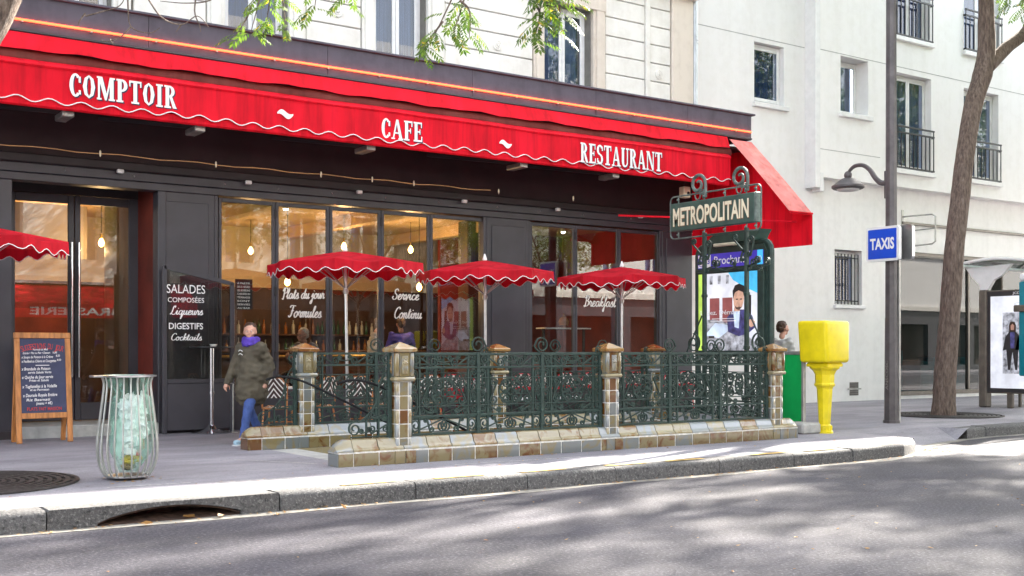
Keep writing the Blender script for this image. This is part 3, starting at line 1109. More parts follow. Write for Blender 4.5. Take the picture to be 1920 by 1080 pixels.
# shop window of the white house
sw = part_empty('shop_window', wb)
sw.matrix_parent_inverse = BASE[wb.name].inverted()
a, b, z0, z1 = SHOP
mb = MB()
mb.box(a, b, YW + .05, YW + .16, z1 - .09, z1)
mb.box(a, b, YW - .03, YW + .16, z0, z0 + .10)
for x in (a, a + 3.3, a + 6.4):
    mb.box(x, x + .07, YW + .05, YW + .16, z0 + .1, z1 - .09)
mb.build('frame', 'shelter_bronze', sw)
for x0, x1 in ((a + .07, a + 3.3), (a + 3.37, a + 6.4), (a + 6.47, b)):
    MB().box(x0, x1, YW + .10, YW + .108, z0 + .1, z1 - .09).build('pane', 'glass_dark', sw)
mb = MB()
mb.box(a - .5, b + 8, YW + 3.0, YW + 3.1, PAV, 4.6)
mb.box(a - .5, b + 8, YW + .5, YW + 3.0, PAV, z0)
mb.box(a - .5, b + 8, YW + .5, YW + 3.0, 4.4, 4.6)
mb.box(a - .6, a - .5, YW + .45, YW + 3.0, PAV, 4.6)
mb.build('room_behind', 'shop_dark', sw)
mb = MB()
mb.box(a + .2, a + 1.9, YW + 1.2, YW + 1.9, z0, z0 + 1.2)
mb.box(a + 2.3, a + 2.9, YW + .9, YW + 2.2, z0, z0 + .9)
mb.box(a + 3.6, a + 5.4, YW + 1.4, YW + 1.9, z0, z0 + 1.0)
mb.build('counter', 'teal_panel', sw)
MB().box(EX, 44.2, YP - .3, YW + 8, 16.5, 16.8).build('roof_edge', 'zinc', wb, world=True)
# bracket of a taken-down sign on the white house
br = thing('empty_sign_bracket', 'bare grey tube frame jutting from the wall behind the taxi sign', 'bracket', (fx(1690, YW), YW, 4.3))
xw, z0, z1 = fx(1692, YW), fz(1692, 462, YW), fz(1692, 408, YW)
y2 = fyx(1754, xw)
mb = MB()
mb.tube([(xw, YW, z1 + .02), (xw, y2 + .1, z1), (xw, y2, z1 - .06), (xw, y2, z0 + .06), (xw, y2 + .1, z0), (xw, YW, z0 - .02)], .022, 8)
mb.build('frame_tube', 'steel_dull', br, smooth=True, world=True)
MB().tube([(xw, YW, (z0 + z1) / 2), (xw, y2, (z0 + z1) / 2 + .02)], .018, 8).build('cross_tube', 'steel_dull', br, smooth=True, world=True)
MB().box(xw - .04, xw + .04, YW - .02, YW, z0 - .1, z1 + .2).build('wall_plate', 'steel_dull', br, world=True)

# ------------------------------------------------------------------ house across the street (seen mirrored in the panes)
YO = -6.5
ob = thing('opposite_building', 'cream house across the street mirrored in the cafe windows', 'building', (6, YO, .16))
holes = []
for i in range(0, 24):
    x = -8 + i * 2.7
    for z in (4.9, 8.2, 11.5):
        holes.append((x, x + 1.15, z, z + 2.1))
mb = MB()
holed_wall(mb, -12, 130, 4.1, 14.6, YO - .4, YO, holes)
mb.build('wall', 'plaster_cream', ob, world=True)
for i, h in enumerate(holes):
    e = part_empty('window', ob)
    e.matrix_parent_inverse = BASE[ob.name].inverted()
    MB().box(h[0], h[1], YO - .25, YO - .22, h[2], h[3]).build('pane', 'curtain_blue', e)
    mb = MB()
    xm = (h[0] + h[1]) / 2
    mb.box(xm - .06, xm + .06, YO - .22, YO - .16, h[2], h[3])
    mb.box(h[0], h[0] + .07, YO - .22, YO - .16, h[2], h[3])
    mb.box(h[1] - .07, h[1], YO - .22, YO - .16, h[2], h[3])
    mb.build('frame', 'white_paint', e)
for z in (4.1, 7.5, 10.8):
    MB().box(-12, 130, YO, YO + .12, z - .15, z + .12).build('string_course', 'stone', ob, world=True)
mb = MB()
holed_wall(mb, -12, 130, .1, 4.0, YO - .4, YO - .05, [(-11 + i * 4, -8 + i * 4, .5, 3.1) for i in range(30)])
mb.build('ground_floor_wall', 'shop_grey', ob, world=True)
MB().box(-12, 130, YO - 1.2, YO - 1.1, .1, 4.0).build('shop_interior', 'wall_brown', ob, world=True)
oa = thing('opposite_awning', 'red brasserie awning across the street mirrored in the cafe door', 'awning', (10, YO, 3.2))
mb = MB()
mb.prism([(0, 3.9), (0, 3.84), (1.3, 3.15), (1.3, 2.65), (1.31, 2.65), (1.31, 3.18)], 5.5, 14.5, basis((0, YO, 0), (0, 1, 0), (0, 0, 1)))
mb.build('canopy', 'canvas_red', oa, world=True)
mb = MB()
text(mb, 'BRASSERIE', basis((10.9, YO + 1.32, 2.76), (-1, 0, 0), (0, 0, 1)), 3.2, .28, .02)
mb.build('lettering', 'white_print', oa, world=True)
# ------------------------------------------------------------------ hand-painted script letters (pen strokes)
CUR = {
 'a': (1.1, [[(.75,.85),(.45,1),(.15,.7),(.12,.3),(.4,0),(.7,.35),(.8,.95),(.78,.3),(.95,.05),(1.15,.3)]]),
 'c': (.85, [[(.7,.8),(.45,1),(.12,.6),(.2,.12),(.5,0),(.9,.3)]]),
 'd': (1.1, [[(.75,.85),(.45,1),(.15,.7),(.12,.3),(.4,0),(.7,.35),(.9,1.9),(.78,.3),(.95,.05),(1.15,.3)]]),
 'e': (.85, [[(0,.2),(.4,.5),(.65,.8),(.45,1),(.15,.65),(.2,.12),(.5,0),(.9,.3)]]),
 'f': (.7, [[(0,.2),(.4,.9),(.6,1.8),(.45,2),(.35,1.2),(.35,-.6),(.2,-.9),(.1,-.6),(.4,0),(.75,.3)]]),
 'i': (.6, [[(0,.3),(.25,1),(.22,.3),(.4,0),(.65,.3)], [(.32,1.4),(.37,1.52)]]),
 'j': (.6, [[(0,.3),(.35,1),(.3,-.5),(.1,-.95),(-.1,-.7),(.2,-.2),(.6,.3)], [(.40,1.4),(.45,1.52)]]),
 'k': (.85, [[(0,.3),(.35,1.7),(.3,1.9),(.15,1),(.12,0),(.2,.5),(.55,1),(.6,.7),(.25,.55),(.6,.05),(.9,.3)]]),
 'l': (.6, [[(0,.3),(.4,1.4),(.4,1.95),(.25,1.6),(.2,.4),(.4,0),(.65,.3)]]),
 'm': (1.3, [[(0,.6),(.15,1),(.15,0),(.2,.6),(.45,1),(.55,.7),(.52,0),(.6,.6),(.85,1),(.95,.7),(.92,.2),(1.1,0),(1.35,.3)]]),
 'n': (.95, [[(0,.6),(.15,1),(.15,0),(.2,.6),(.5,1),(.6,.7),(.57,.2),(.75,0),(1,.3)]]),
 'o': (.95, [[(.45,1),(.12,.6),(.2,.1),(.5,0),(.75,.4),(.7,.85),(.45,1),(.6,.8),(1,.9)]]),
 'q': (1.05, [[(.75,.85),(.45,1),(.15,.7),(.12,.3),(.4,0),(.7,.35),(.8,.95),(.72,-.9),(.85,-.6),(1.1,.3)]]),
 'r': (.8, [[(0,.3),(.2,1.05),(.3,.85),(.55,.9),(.5,.3),(.65,0),(.85,.3)]]),
 's': (.75, [[(0,.2),(.4,1.05),(.45,.7),(.6,.35),(.45,0),(.1,.08),(.5,0),(.8,.3)]]),
 't': (.65, [[(0,.3),(.35,1.7),(.25,.4),(.4,0),(.7,.3)], [(.05,1.15),(.65,1.25)]]),
 'u': (1.0, [[(0,.6),(.15,1),(.15,.3),(.35,0),(.6,.35),(.7,1),(.68,.25),(.85,0),(1.05,.3)]]),
 'v': (.9, [[(0,.7),(.15,1),(.3,.1),(.4,0),(.7,.9),(.95,.9)]]),
 'P': (1.2, [[(.2,1.5),(.5,2),(.45,0),(.2,.1)], [(.1,1.4),(.4,2),(1.1,1.9),(1.1,1.2),(.5,1)]]),
 'F': (1.2, [[(.1,1.6),(.3,1.95),(1.3,1.9)], [(.75,1.9),(.6,.4),(.3,0),(.05,.3)], [(.4,1.05),(1.05,1.1)]]),
 'S': (1.2, [[(1.1,1.6),(.8,2),(.4,1.7),(.5,1.2),(.95,.8),(.9,.2),(.4,0),(.05,.4),(.3,.6)]]),
 'C': (1.15, [[(1.1,1.6),(.9,2),(.4,1.7),(.15,.9),(.3,.2),(.7,0),(1.2,.4)]]),
 'B': (1.3, [[(.2,1.5),(.5,2),(.4,0),(.1,.2)], [(.15,1.5),(.6,2),(1.05,1.7),(.9,1.15),(.5,1.05),(1.05,.9),(1.1,.3),(.6,0),(.3,.15)]]),
 'L': (1.3, [[(.9,1.6),(.95,2),(.6,1.8),(.45,.6),(.15,.05),(.4,.2),(.8,0),(1.3,.2)]]),
 ' ': (.6, []),
}
def cursive(mb, body, T, width, height, pen=.155, shear=.24):
    tot = sum(CUR[c][0] for c in body)
    kx, ky = width / tot, height / 2.0
    x = 0.0
    lay = 0
    for c in body:
        w_, strokes = CUR[c]
        for s_ in strokes:
            P = [Vector((p[0], p[1], 0)) for p in s_]
            Q = []
            for i in range(len(P) - 1):
                p0, p1, p2, p3 = P[max(i - 1, 0)], P[i], P[i + 1], P[min(i + 2, len(P) - 1)]
                for k in range(4):
                    t = k / 4
                    Q.append(0.5 * ((2 * p1) + (-p0 + p2) * t + (2 * p0 - 5 * p1 + 4 * p2 - p3) * t * t + (-p0 + 3 * p1 - 3 * p2 + p3) * t ** 3))
            Q.append(P[-1])
            n = len(Q)
            vs = []
            pw = pen * ky
            pts = [Vector(((q.x + x) * kx + q.y * ky * shear - width / 2, q.y * ky, 0)) for q in Q]
            for i, q in enumerate(pts):
                d = (pts[min(i + 1, n - 1)] - pts[max(i - 1, 0)]).normalized()
                thick = pw * (.38 + .42 * abs(d.y))
                nn = Vector((-d.y, d.x, 0)) * thick
                z = .0004 * (lay % 3)
                vs += [T @ (q + nn + Vector((0, 0, z + .00001 * i))), T @ (q - nn + Vector((0, 0, z + .00001 * i)))]
            mb.add(vs, [(2 * i + 1, 2 * i + 3, 2 * i + 2, 2 * i) for i in range(n - 1)])
            lay += 1
        x += w_
# ------------------------------------------------------------------ cafe shopfront
YD = 19.15                                   # recessed entrance doors
cf = thing('cafe_shopfront', 'dark grey cafe front with folding windows and a recessed glass door', 'shopfront', (10, YF, PAV))
ZT = 3.93                                    # glass head
def cfp(name, mb, m, parent=None, smooth=False, label=None):
    return mb.build(name, m, parent or cf, smooth, world=True, label=label)
X0, X1 = -6.0, EX
DX0, DX1 = 3.62, fx(297, YF)                 # door recess
gA = (fx(402, YF), fx(913, YF))
gB = (fx(990, YF), fx(1242, YF))
# band above the windows, ledge, beam
cfp('upper_band', MB().box(X0, X1, YF, YF + .3, 4.30, 5.75), 'shop_brown')
cfp('ledge', MB().cbox(X0, X1, YF - .10, YF, 4.27, 4.41, .02), 'shop_dark')
cfp('beam', MB().cbox(X0, X1, YF - .045, YF + .25, 4.13, 4.268, .01), 'shop_grey')
cfp('beam', MB().cbox(X0, X1, YF - .02, YF + .25, 4.01, 4.125, .008), 'shop_grey')
# piers and blank panels
def pier(x0, x1, grooves=True, z0=PAV):
    mb = MB()
    mb.cbox(x0, x1, YF, YF + .28, z0, 4.008, .008)
    cfp('pier', mb, 'shop_grey')
    if grooves:
        mb = MB()
        mb.cbox(x0 + .10, x1 - .10, YF - .022, YF - .001, .95, 3.86, .008)
        cfp('pier_panel', mb, 'shop_grey')
        mb = MB().cbox(x0 + .10, x1 - .10, YF - .022, YF - .001, .30, .86, .008)
        cfp('pier_panel', mb, 'shop_grey')
    cfp('plinth', MB().cbox(x0 - .005, x1 + .005, YF - .04, YF + .2, PAV - .02, PAV + .12, .008), 'shop_dark')
pier(fx(297, YF), gA[0])
pier(gA[1], gB[0])
pier(gB[1], EX)
pier(2.95, DX0, False)
pier(-6, 1.1, True)
cfp('pilaster_trim', MB().cbox(fx(297, YF) - .02, fx(310, YF), YF - .05, YF - .0005, PAV, 4.006, .012), 'shop_grey')
# folding window leaves
def leaf_window(x0, x1, z0=.72, hinge=False, parent=None):
    w = part_empty('window_leaf', cf)
    w.matrix_parent_inverse = BASE[cf.name].inverted()
    y0, y1 = YF + .06, YF + .12
    mb = MB()
    fw = .055
    mb.cbox(x0, x0 + fw, y0, y1, z0, ZT + .06, .008)
    mb.cbox(x1 - fw, x1, y0, y1, z0, ZT + .06, .008)
    mb.cbox(x0 + fw, x1 - fw, y0 + .002, y1, ZT - .01, ZT + .06, .008)
    mb.cbox(x0 + fw, x1 - fw, y0 + .002, y1, z0, z0 + .10, .008)
    mb.build('frame', 'shop_grey', w)
    MB().box(x0 + fw, x1 - fw, y0 + .025, y0 + .031, z0 + .10, ZT - .01).build('pane', 'glass', w)
    if hinge:
        for z in (1.3, 2.4, 3.7):
            MB().cbox(x1 - .02, x1 + .02, y0 - .02, y0, z, z + .16, .006).build('hinge', 'shop_dark', w)
    return w
def bank(x0, x1, us):
    cfp('window_sill_panel', MB().cbox(x0, x1, YF + .02, YF + .2, PAV, .715, .008), 'shop_grey')
    cfp('frame_post', MB().cbox(x0, x0 + .07, YF + .01, YF + .2, .715, 4.008, .008), 'shop_grey')
    cfp('frame_post', MB().cbox(x1 - .07, x1, YF + .01, YF + .2, .715, 4.008, .008), 'shop_grey')
    for i, (a, b) in enumerate(zip(us, us[1:])):
        leaf_window(fx(a, YF) + .004, fx(b, YF) - .004, hinge=i in (0, 2))
bank(gA[0], gA[1], (412, 519.5, 621, 718, 810, 912))
bank(gB[0], gB[1], (997, 1082, 1164, 1240))
bank(1.1, 2.95, (-420, -120))
# lintel downlights
for u, v in ((465, 345), (673, 364), (870, 381), (1045, 397), (1200, 410), (225, 322)):
    x = fx(u, YF - .12)
    mb = MB().cbox(x - .05, x + .05, YF - .17, YF - .10, 4.215, 4.275, .01)
    cfp('downlight', mb, 'white_paint')
for u in (120, 250, 420, 520, 620, 720, 820, 930, 1010, 1090, 1180):
    x = fx(u, YF)
    cfp('bolt', MB().ball((x, YF - .045, 4.20), .016, 6, 4), 'steel')
# entrance: step, jambs, two glazed leaves with bar handles
cfp('door_step', MB().cbox(DX0, DX1, YF - .05, YD + .4, PAV - .01, .345, .012), 'concrete_block')
cfp('door_jamb', MB().box(DX1 - .001, DX1 + .28, YF + .28, YD + .3, PAV, 4.3), 'wall_red')
cfp('door_jamb', MB().box(DX0 - .2, DX0, YF + .28, YD + .3, PAV, 4.3), 'shop_dark')
cfp('door_lintel', MB().box(DX0, DX1, YF + .26, YD + .3, 4.12, 4.3), 'shop_dark')
dxs = [fx(6, YD), fx(140, YD), fx(262, YD)]
cfp('door_frame', MB().box(dxs[2] + .01, DX1, YD, YD + .12, .345, 4.12), 'shop_dark')
cfp('door_frame', MB().box(DX0, dxs[0] - .01, YD, YD + .12, .345, 4.12), 'shop_dark')
cfp('door_frame', MB().box(dxs[0] - .01, dxs[2] + .01, YD, YD + .12, 3.98, 4.12), 'shop_dark')
for k in (0, 1):
    d = part_empty('door', cf)
    d.matrix_parent_inverse = BASE[cf.name].inverted()
    a, b = dxs[k] + .005, dxs[k + 1] - .005
    zt, zb = fz(80, 378, YD), .36
    l, r = (.17, .09) if k == 0 else (.09, .17)
    mb = MB()
    mb.cbox(a, a + l, YD + .01, YD + .07, zb, 3.975, .008)
    mb.cbox(b - r, b, YD + .01, YD + .07, zb, 3.975, .008)
    mb.cbox(a + l, b - r, YD + .012, YD + .07, zt, 3.975, .008)
    mb.cbox(a + l, b - r, YD + .012, YD + .07, zb, zb + .28, .008)
    mb.build('leaf_frame', 'shop_grey', d)
    MB().box(a + l, b - r, YD + .04, YD + .046, zb + .28, zt).build('pane', 'glass', d)
    hx = b - .05 if k == 0 else a + .05
    mb = MB()
    mb.tube([(hx, YD - .07, 1.05), (hx, YD - .07, fz(140, 455, YD))], .022, 10)
    for z in (1.2, 3.0):
        mb.tube([(hx, YD - .07, z), (hx, YD + .012, z)], .012, 6)
    mb.build('handle', 'chrome', d, smooth=True)
# lettering on the folding windows (white script) and on the slanted wind screen
def on_front(body, u, v, wpx, hpx, y, mname='cream_print', shear=.25, bold=.0, parent=None, name='lettering', tilt=0.0):
    k = y / ray(u)[1] / F_PX
    x, z = fx(u, y), fz(u, v, y)
    mb = MB()
    T = basis((x, y, z), (1, 0, tilt), (-tilt, 0, 1))
    wx_ = (fx(u + wpx / 2, y) - fx(u - wpx / 2, y))
    if shear:
        cursive(mb, body, T, wx_, hpx * k)
    else:
        text(mb, body, T, wx_, hpx * k, bold, shear)
    return mb.build(name, mname, parent or cf, world=True)
# the perspective already lowers the lines to the right, so tilt stays small
YG = YF + .075
on_front('Plats du jour', 568, 560, 80, 20, YG, tilt=.03, bold=.012)
on_front('Formules', 571, 595, 62, 22, YG, bold=.014)
on_front('Service', 760, 562, 50, 20, YG, bold=.014)
on_front('Continu', 764, 597, 52, 21, YG, bold=.014)
on_front('Breakfast', 1124, 575, 60, 20, YG, bold=.012)
# wind screen with the drinks list
ws = thing('wind_screen', 'slant-topped glass wind screen lettered with salads and cocktails by the door', 'screen', (fx(370, 17.85), 17.85, PAV))
yw = 17.85
xa, xb = fx(305, yw), fx(440, yw)
za, zb = fz(308, 497, yw), fz(440, 530, yw)
mb = MB()
mb.cbox(xa, xa + .07, yw, yw + .05, PAV, za, .008)
mb.cbox(xb - .07, xb, yw, yw + .05, PAV, zb, .008)
mb.bar((xa + .03, yw + .025, za - .02), (xb - .03, yw + .025, zb - .02), .05, .06)
mb.cbox(xa + .07, xb - .07, yw + .002, yw + .05, .96, 1.03, .008)
mb.build('frame', 'shop_grey', ws, world=True)
MB().cbox(xa + .07, xb - .07, yw + .01, yw + .04, PAV + .05, .958, .006).build('lower_panel', 'shop_grey', ws, world=True)
MB().prism([(xa + .07, 1.03), (xb - .07, 1.03), (xb - .07, zb - .05), (xa + .07, za - .06)], -.012, -.018, basis((0, yw, 0), (1, 0, 0), (0, 0, 1))).build('pane', 'glass', ws, world=True)
for s_, v, wpx, hpx, sh, bo in (('SALADES', 550, 72, 17, 0, 0), ('COMPOSÉES', 567, 68, 9.5, 0, 0), ('Liqueurs', 590, 62, 16, .35, -.005), ('DIGESTIFS', 617, 64, 12, 0, .012), ('Cocktails', 638, 58, 13, .3, 0)):
    o = on_front(s_, 349, v, wpx, hpx, yw - .006, 'white_print', sh, bo, ws)
# small black chalk panel on the window
cp = thing('chalk_panel', 'small black panel with white handwriting fixed inside the first window', 'sign', (fx(456, YF), YF + .1, 2))
MB().box(fx(441, YF + .1), fx(473, YF + .1), YF + .093, YF + .104, fz(441, 580, YF + .1), fz(441, 523, YF + .1)).build('panel', 'plastic_black', cp, world=True)
for i, s_ in enumerate(('A PARTIR', 'DE 22 HEURES', 'LES BOISSONS', 'CHAUDES EN', 'TERRASSE', 'SONT', 'SERVIES', 'AU BAR')):
    on_front(s_, 457, 533 + i * 6.6, 24, 3.6, YF + .090, 'chalk', 0, .01, cp)

# ------------------------------------------------------------------ canopy box with neon
YC = 16.4
cb = thing('canopy_box', 'purple-grey metal canopy box with a glowing orange neon line', 'canopy', (8, YC, 5.7))
zt = 6.28
cbp = lambda n, m_, k, **q: m_.build(n, k, cb, world=True, **q)
seams = [-6, -3.2, -.4, 2.4, 5.1, 7.9, 10.6, 13.3, 15.6, EX + .02]
for a, b in zip(seams, seams[1:]):
    cbp('fascia_sheet', MB().cbox(a + .002, b - .002, YC, YC + .05, 5.76, zt - .022, .004), 'fascia_grey')
cbp('lid', MB().cbox(-6, EX + .09, YC - .05, YF + .1, zt - .02, zt + .015, .006), 'fascia_grey')
cbp('end_plate', MB().box(EX - .03, EX + .018, YC + .052, YF + .05, 5.76, zt - .022), 'fascia_grey')
cbp('soffit', MB().box(-6, EX - .04, YC + .06, YF, 5.55, 5.60), 'shop_brown')
zn = 5.92
mb = MB()
mb.tube([(-6, YC - .035, zn), (EX - .02, YC - .035, zn)], .016, 8)
cbp('neon_tube', mb, 'neon', smooth=True)
for i in range(26):
    x = -5.6 + i * .9
    cbp('neon_clip', MB().box(x - .012, x + .012, YC - .04, YC, zn - .03, zn - .016), 'steel_dull')
cbp('edge_strip', MB().cbox(-6, EX + .015, YC - .03, YC - .001, 5.765, 5.80, .006), 'shop_grey')
mb = MB()
for k in range(4):
    cx = fx(1342, 16.9) + k * .06
    mb.tube([(cx + .14 * cos(t * pi / 8), 16.9 + .05 * sin(t * pi / 4), zt + .02 + .10 * sin(t * pi / 8)) for t in range(9)], .008, 5)
solo('cable_coil', mb, 'plastic_black', 'loop of black cable lying on the canopy roof end', 'cable', True, base=(fx(1345, 16.9), 16.9, zt + .015))

# ------------------------------------------------------------------ red awning with lettering
aw = thing('awning', 'red awning lettered comptoir cafe restaurant with white scalloped edge', 'awning', (8, YC, 5))
awp = lambda n, m_, k, **q: m_.build(n, k, aw, world=True, **q)
XE = fx(1362, YC)
def wob(x, k=1.0):
    return .008 * k * sin(x * 2.3 + 1) + .006 * k * sin(x * 5.1)
mb = MB()
mb.grid(lambda a, b: (-6 + (XE + 6) * a, YC - .02 - .09 * b + wob(-6 + (XE + 6) * a) * b, 5.755 - (.235 + wob((-6 + (XE + 6) * a) * 1.7, 1.6)) * b), 110, 3)
awp('upper_flap', mb, 'canvas_red', smooth=True)
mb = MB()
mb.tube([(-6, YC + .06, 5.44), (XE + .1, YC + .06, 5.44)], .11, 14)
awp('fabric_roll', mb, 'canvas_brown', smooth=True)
mb = MB()
prof = [(.05, 5.42), (-.06, 5.40), (-.12, 5.355), (-.135, 5.325), (-.12, 5.30)]
mb.grid(lambda a, b: (-6 + (XE + 6) * a, YC + prof[round(b * 4)][0] + wob(-6 + (XE + 6) * a, .4), prof[round(b * 4)][1] + wob((-6 + (XE + 6) * a) * .6, .6)), 60, 4)
awp('front_lip', mb, 'canvas_red', smooth=True)
YV = YC - .11
PER = .415
def scal(x):
    return 4.862 + .034 * cos(2 * pi * x / PER) + wob(x * .5, .7)
def vy(x, t):
    return YV + t * wob(x * .8, 1.2)
NV = 420
mb = MB()
mb.grid(lambda a, b: (-6 + (XE + 6) * a, vy(-6 + (XE + 6) * a, b), 5.31 + (scal(-6 + (XE + 6) * a) - 5.31) * b), NV, 4)
val = awp('valance', mb, 'canvas_red', smooth=True)
mb = MB()
mb.tube([(x, vy(x, 1) - .004, scal(x)) for x in [-6 + (XE + 6) * i / NV for i in range(NV + 1)]], .0085, 5)
mb.build('piping', 'white_print', val, smooth=True)
mb = MB().cbox(-6, XE + .02, YV + .03, YV + .10, 4.765, 4.90, .02)
awp('front_bar', mb, 'canvas_red')
for u in (365, 683, 968, 1140, 120):
    x = fx(u, YV + .4)
    awp('bracket', MB().cbox(x - .08, x + .08, YV + .15, YV + .6, 4.70, 4.79, .015), 'steel_dull')
    awp('folding_arm', MB().bar((x, YV + .4, 4.80), (x - 1.0, YF, 5.05), .06, .05), 'shop_dark')
# end wing on the right: narrow sloping strip and its hanging side curtain
ZE, YE, XS = 4.11, 14.8, fx(1481, 14.8)
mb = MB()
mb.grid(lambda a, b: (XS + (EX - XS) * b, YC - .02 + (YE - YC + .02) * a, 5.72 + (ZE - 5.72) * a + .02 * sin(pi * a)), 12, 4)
awp('wing_slope', mb, 'canvas_faded_skylit', smooth=True)
mb = MB()
mb.prism([(YE, ZE - .01), (YE, 3.51), (YF, 3.53), (YF, 5.5), (YC - .02, 5.70)], EX - .006, EX + .002, basis((0, 0, 0), (0, 1, 0), (0, 0, 1)))
awp('side_curtain', mb, 'canvas_red')
mb = MB()
mb.grid(lambda a, b: (XS + (EX - XS) * a, YE, ZE - .03 * b - .0), 4, 2)
mb.tube([(XS, YE, ZE), (EX, YE, ZE)], .02, 8)
awp('wing_bar', mb, 'canvas_red')
mb = MB()
mb.bar((fx(1172, 17.0), 17.2, fz(1172, 405, 17.2)), (EX - .1, YE + .3, 3.98), .03, .035)
awp('wing_arm', mb, 'canvas_red')
# slab-serif capitals
def ring(cx, cy, rx, ry, ix, iy, a0, a1, n=22):
    o, i_ = [], []
    for k in range(n + 1):
        t = radians(a0 + (a1 - a0) * k / n)
        o.append((cx + rx * cos(t), cy + ry * sin(t)))
        i_.append((cx + ix * cos(t), cy + iy * sin(t)))
    return ('Q', o, i_)
R_ = lambda a, b, c, d: ('P', [(a, b), (c, b), (c, d), (a, d)])
P_ = lambda *p: ('P', list(p))
STEM = [R_(.07, 0, .27, 1), R_(0, 0, .36, .08), R_(0, .92, .2, 1)]
GL = {
    'C': (.60, [ring(.3, .5, .3, .5, .11, .40, 48, 312), R_(.45, .62, .56, .88), R_(.45, .12, .56, .30)]),
    'O': (.64, [ring(.31, .5, .31, .5, .11, .41, 0, 360, 8)]),
    'M': (.94, [R_(.06, 0, .16, 1), R_(.66, 0, .86, 1), P_((.06, 1), (.28, 1), (.52, .2), (.47, 0), (.41, 0)), P_((.66, 1), (.76, 1), (.50, 0), (.43, 0)), R_(0, 0, .24, .08), R_(.60, 0, .92, .08), R_(0, .92, .2, 1), R_(.72, .92, .92, 1)]),
    'P': (.60, STEM + [ring(.27, .73, .30, .27, .12, .18, -90, 90)]),
    'T': (.66, [R_(.22, 0, .42, 1), R_(.12, 0, .52, .08), R_(0, .91, .64, 1), R_(0, .74, .07, .95), R_(.57, .74, .64, .95)]),
    'I': (.38, [R_(.08, 0, .28, 1), R_(0, 0, .36, .08), R_(0, .92, .36, 1)]),
    'R': (.68, STEM + [ring(.27, .74, .29, .26, .11, .17, -90, 90), P_((.27, .50), (.42, .52), (.62, .10), (.69, .0), (.47, 0))]),
    'A': (.76, [P_((.30, 1), (.44, 1), (.72, 0), (.52, 0)), P_((.30, 1), (.38, .92), (.15, 0), (.06, 0)), R_(.16, .28, .56, .36), R_(-.02, 0, .22, .07), R_(.44, 0, .78, .07)]),
    'F': (.58, STEM + [R_(.07, .91, .56, 1), R_(.49, .72, .56, .95), R_(.27, .47, .42, .55), R_(.40, .38, .46, .64)]),
    'E': (.62, STEM + [R_(.07, .91, .56, 1), R_(.49, .72, .56, .95), R_(.27, .47, .42, .55), R_(.40, .38, .46, .64), R_(.07, 0, .58, .09), R_(.51, .03, .58, .28)]),
    'S': (.58, [ring(.28, .735, .27, .265, .10, .17, 25, 275), ring(.28, .265, .27, .265, .10, .17, -155, 95), R_(.44, .70, .53, .92), R_(.03, .08, .12, .30)]),
    'U': (.70, [R_(.06, .27, .26, 1), R_(.52, .27, .61, 1), ring(.335, .28, .275, .28, .185, .19, 270, 360), ring(.335, .28, .275, .28, .075, .19, 180, 270), R_(0, .92, .34, 1), R_(.44, .92, .69, 1)]),
    'N': (.78, [R_(.06, 0, .15, 1), R_(.60, 0, .69, 1), P_((.06, 1), (.27, 1), (.69, .06), (.69, 0), (.55, 0)), R_(0, 0, .22, .08), R_(.53, .92, .77, 1), R_(0, .92, .2, 1)]),
}
def slab_word(mb, word, T, width, height, dz=0.0):
    tot = sum(GL[c][0] + .06 for c in word) - .06
    k = width / tot
    x = -width / 2
    step = 0
    for c in word:
        for j, sh in enumerate(GL[c][1]):
            z = dz + .0006 * j
            pts = lambda L: [T @ Vector((x + p[0] * k, (p[1] - .5) * height, z)) for p in L]
            if sh[0] == 'P':
                L = sh[1]
                n = len(L)
                ar = sum(L[i][0] * L[(i + 1) % n][1] - L[(i + 1) % n][0] * L[i][1] for i in range(n))
                mb.add(pts(L), [tuple(range(n)) if ar > 0 else tuple(reversed(range(n)))])
            else:
                o, i_ = sh[1], sh[2]
                n = len(o)
                mb.add(pts(o) + pts(i_), [(a, a + 1, n + a + 1, n + a) for a in range(n - 1)])
        x += (GL[c][0] + .06) * k
for word, u, v, wpx, hpx in (('COMPTOIR', 233.5, 171, 201, 43), ('CAFE', 754.5, 244, 77, 37), ('RESTAURANT', 1167, 295, 153, 36)):
    y = YV - .016
    k = y / ray(u)[1] / F_PX
    wv = fx(u + wpx / 2, y) - fx(u - wpx / 2, y)
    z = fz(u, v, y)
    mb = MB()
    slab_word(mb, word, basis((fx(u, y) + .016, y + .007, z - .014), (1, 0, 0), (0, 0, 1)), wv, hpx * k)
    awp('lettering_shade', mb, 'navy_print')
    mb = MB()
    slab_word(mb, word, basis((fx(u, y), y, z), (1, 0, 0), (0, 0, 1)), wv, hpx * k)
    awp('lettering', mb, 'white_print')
for u, v in ((535, 214), (948, 270), (-60, 150)):
    y = YV - .016
    x, z = fx(u, y), fz(u, v, y)
    mb = MB()
    o = [(-.13 + .26 * i / 16, .030 * sin(2 * pi * i / 16 + .15)) for i in range(17)]
    th = [.012 + .036 * sin(pi * i / 16) for i in range(17)]
    vs = [(x + p[0], y, z + p[1] + t) for p, t in zip(o, th)] + [(x + p[0], y, z + p[1] - t) for p, t in zip(o, th)]
    mb.add(vs, [(17 + i, 17 + i + 1, i + 1, i) for i in range(16)])
    awp('tilde_mark', mb, 'white_print')
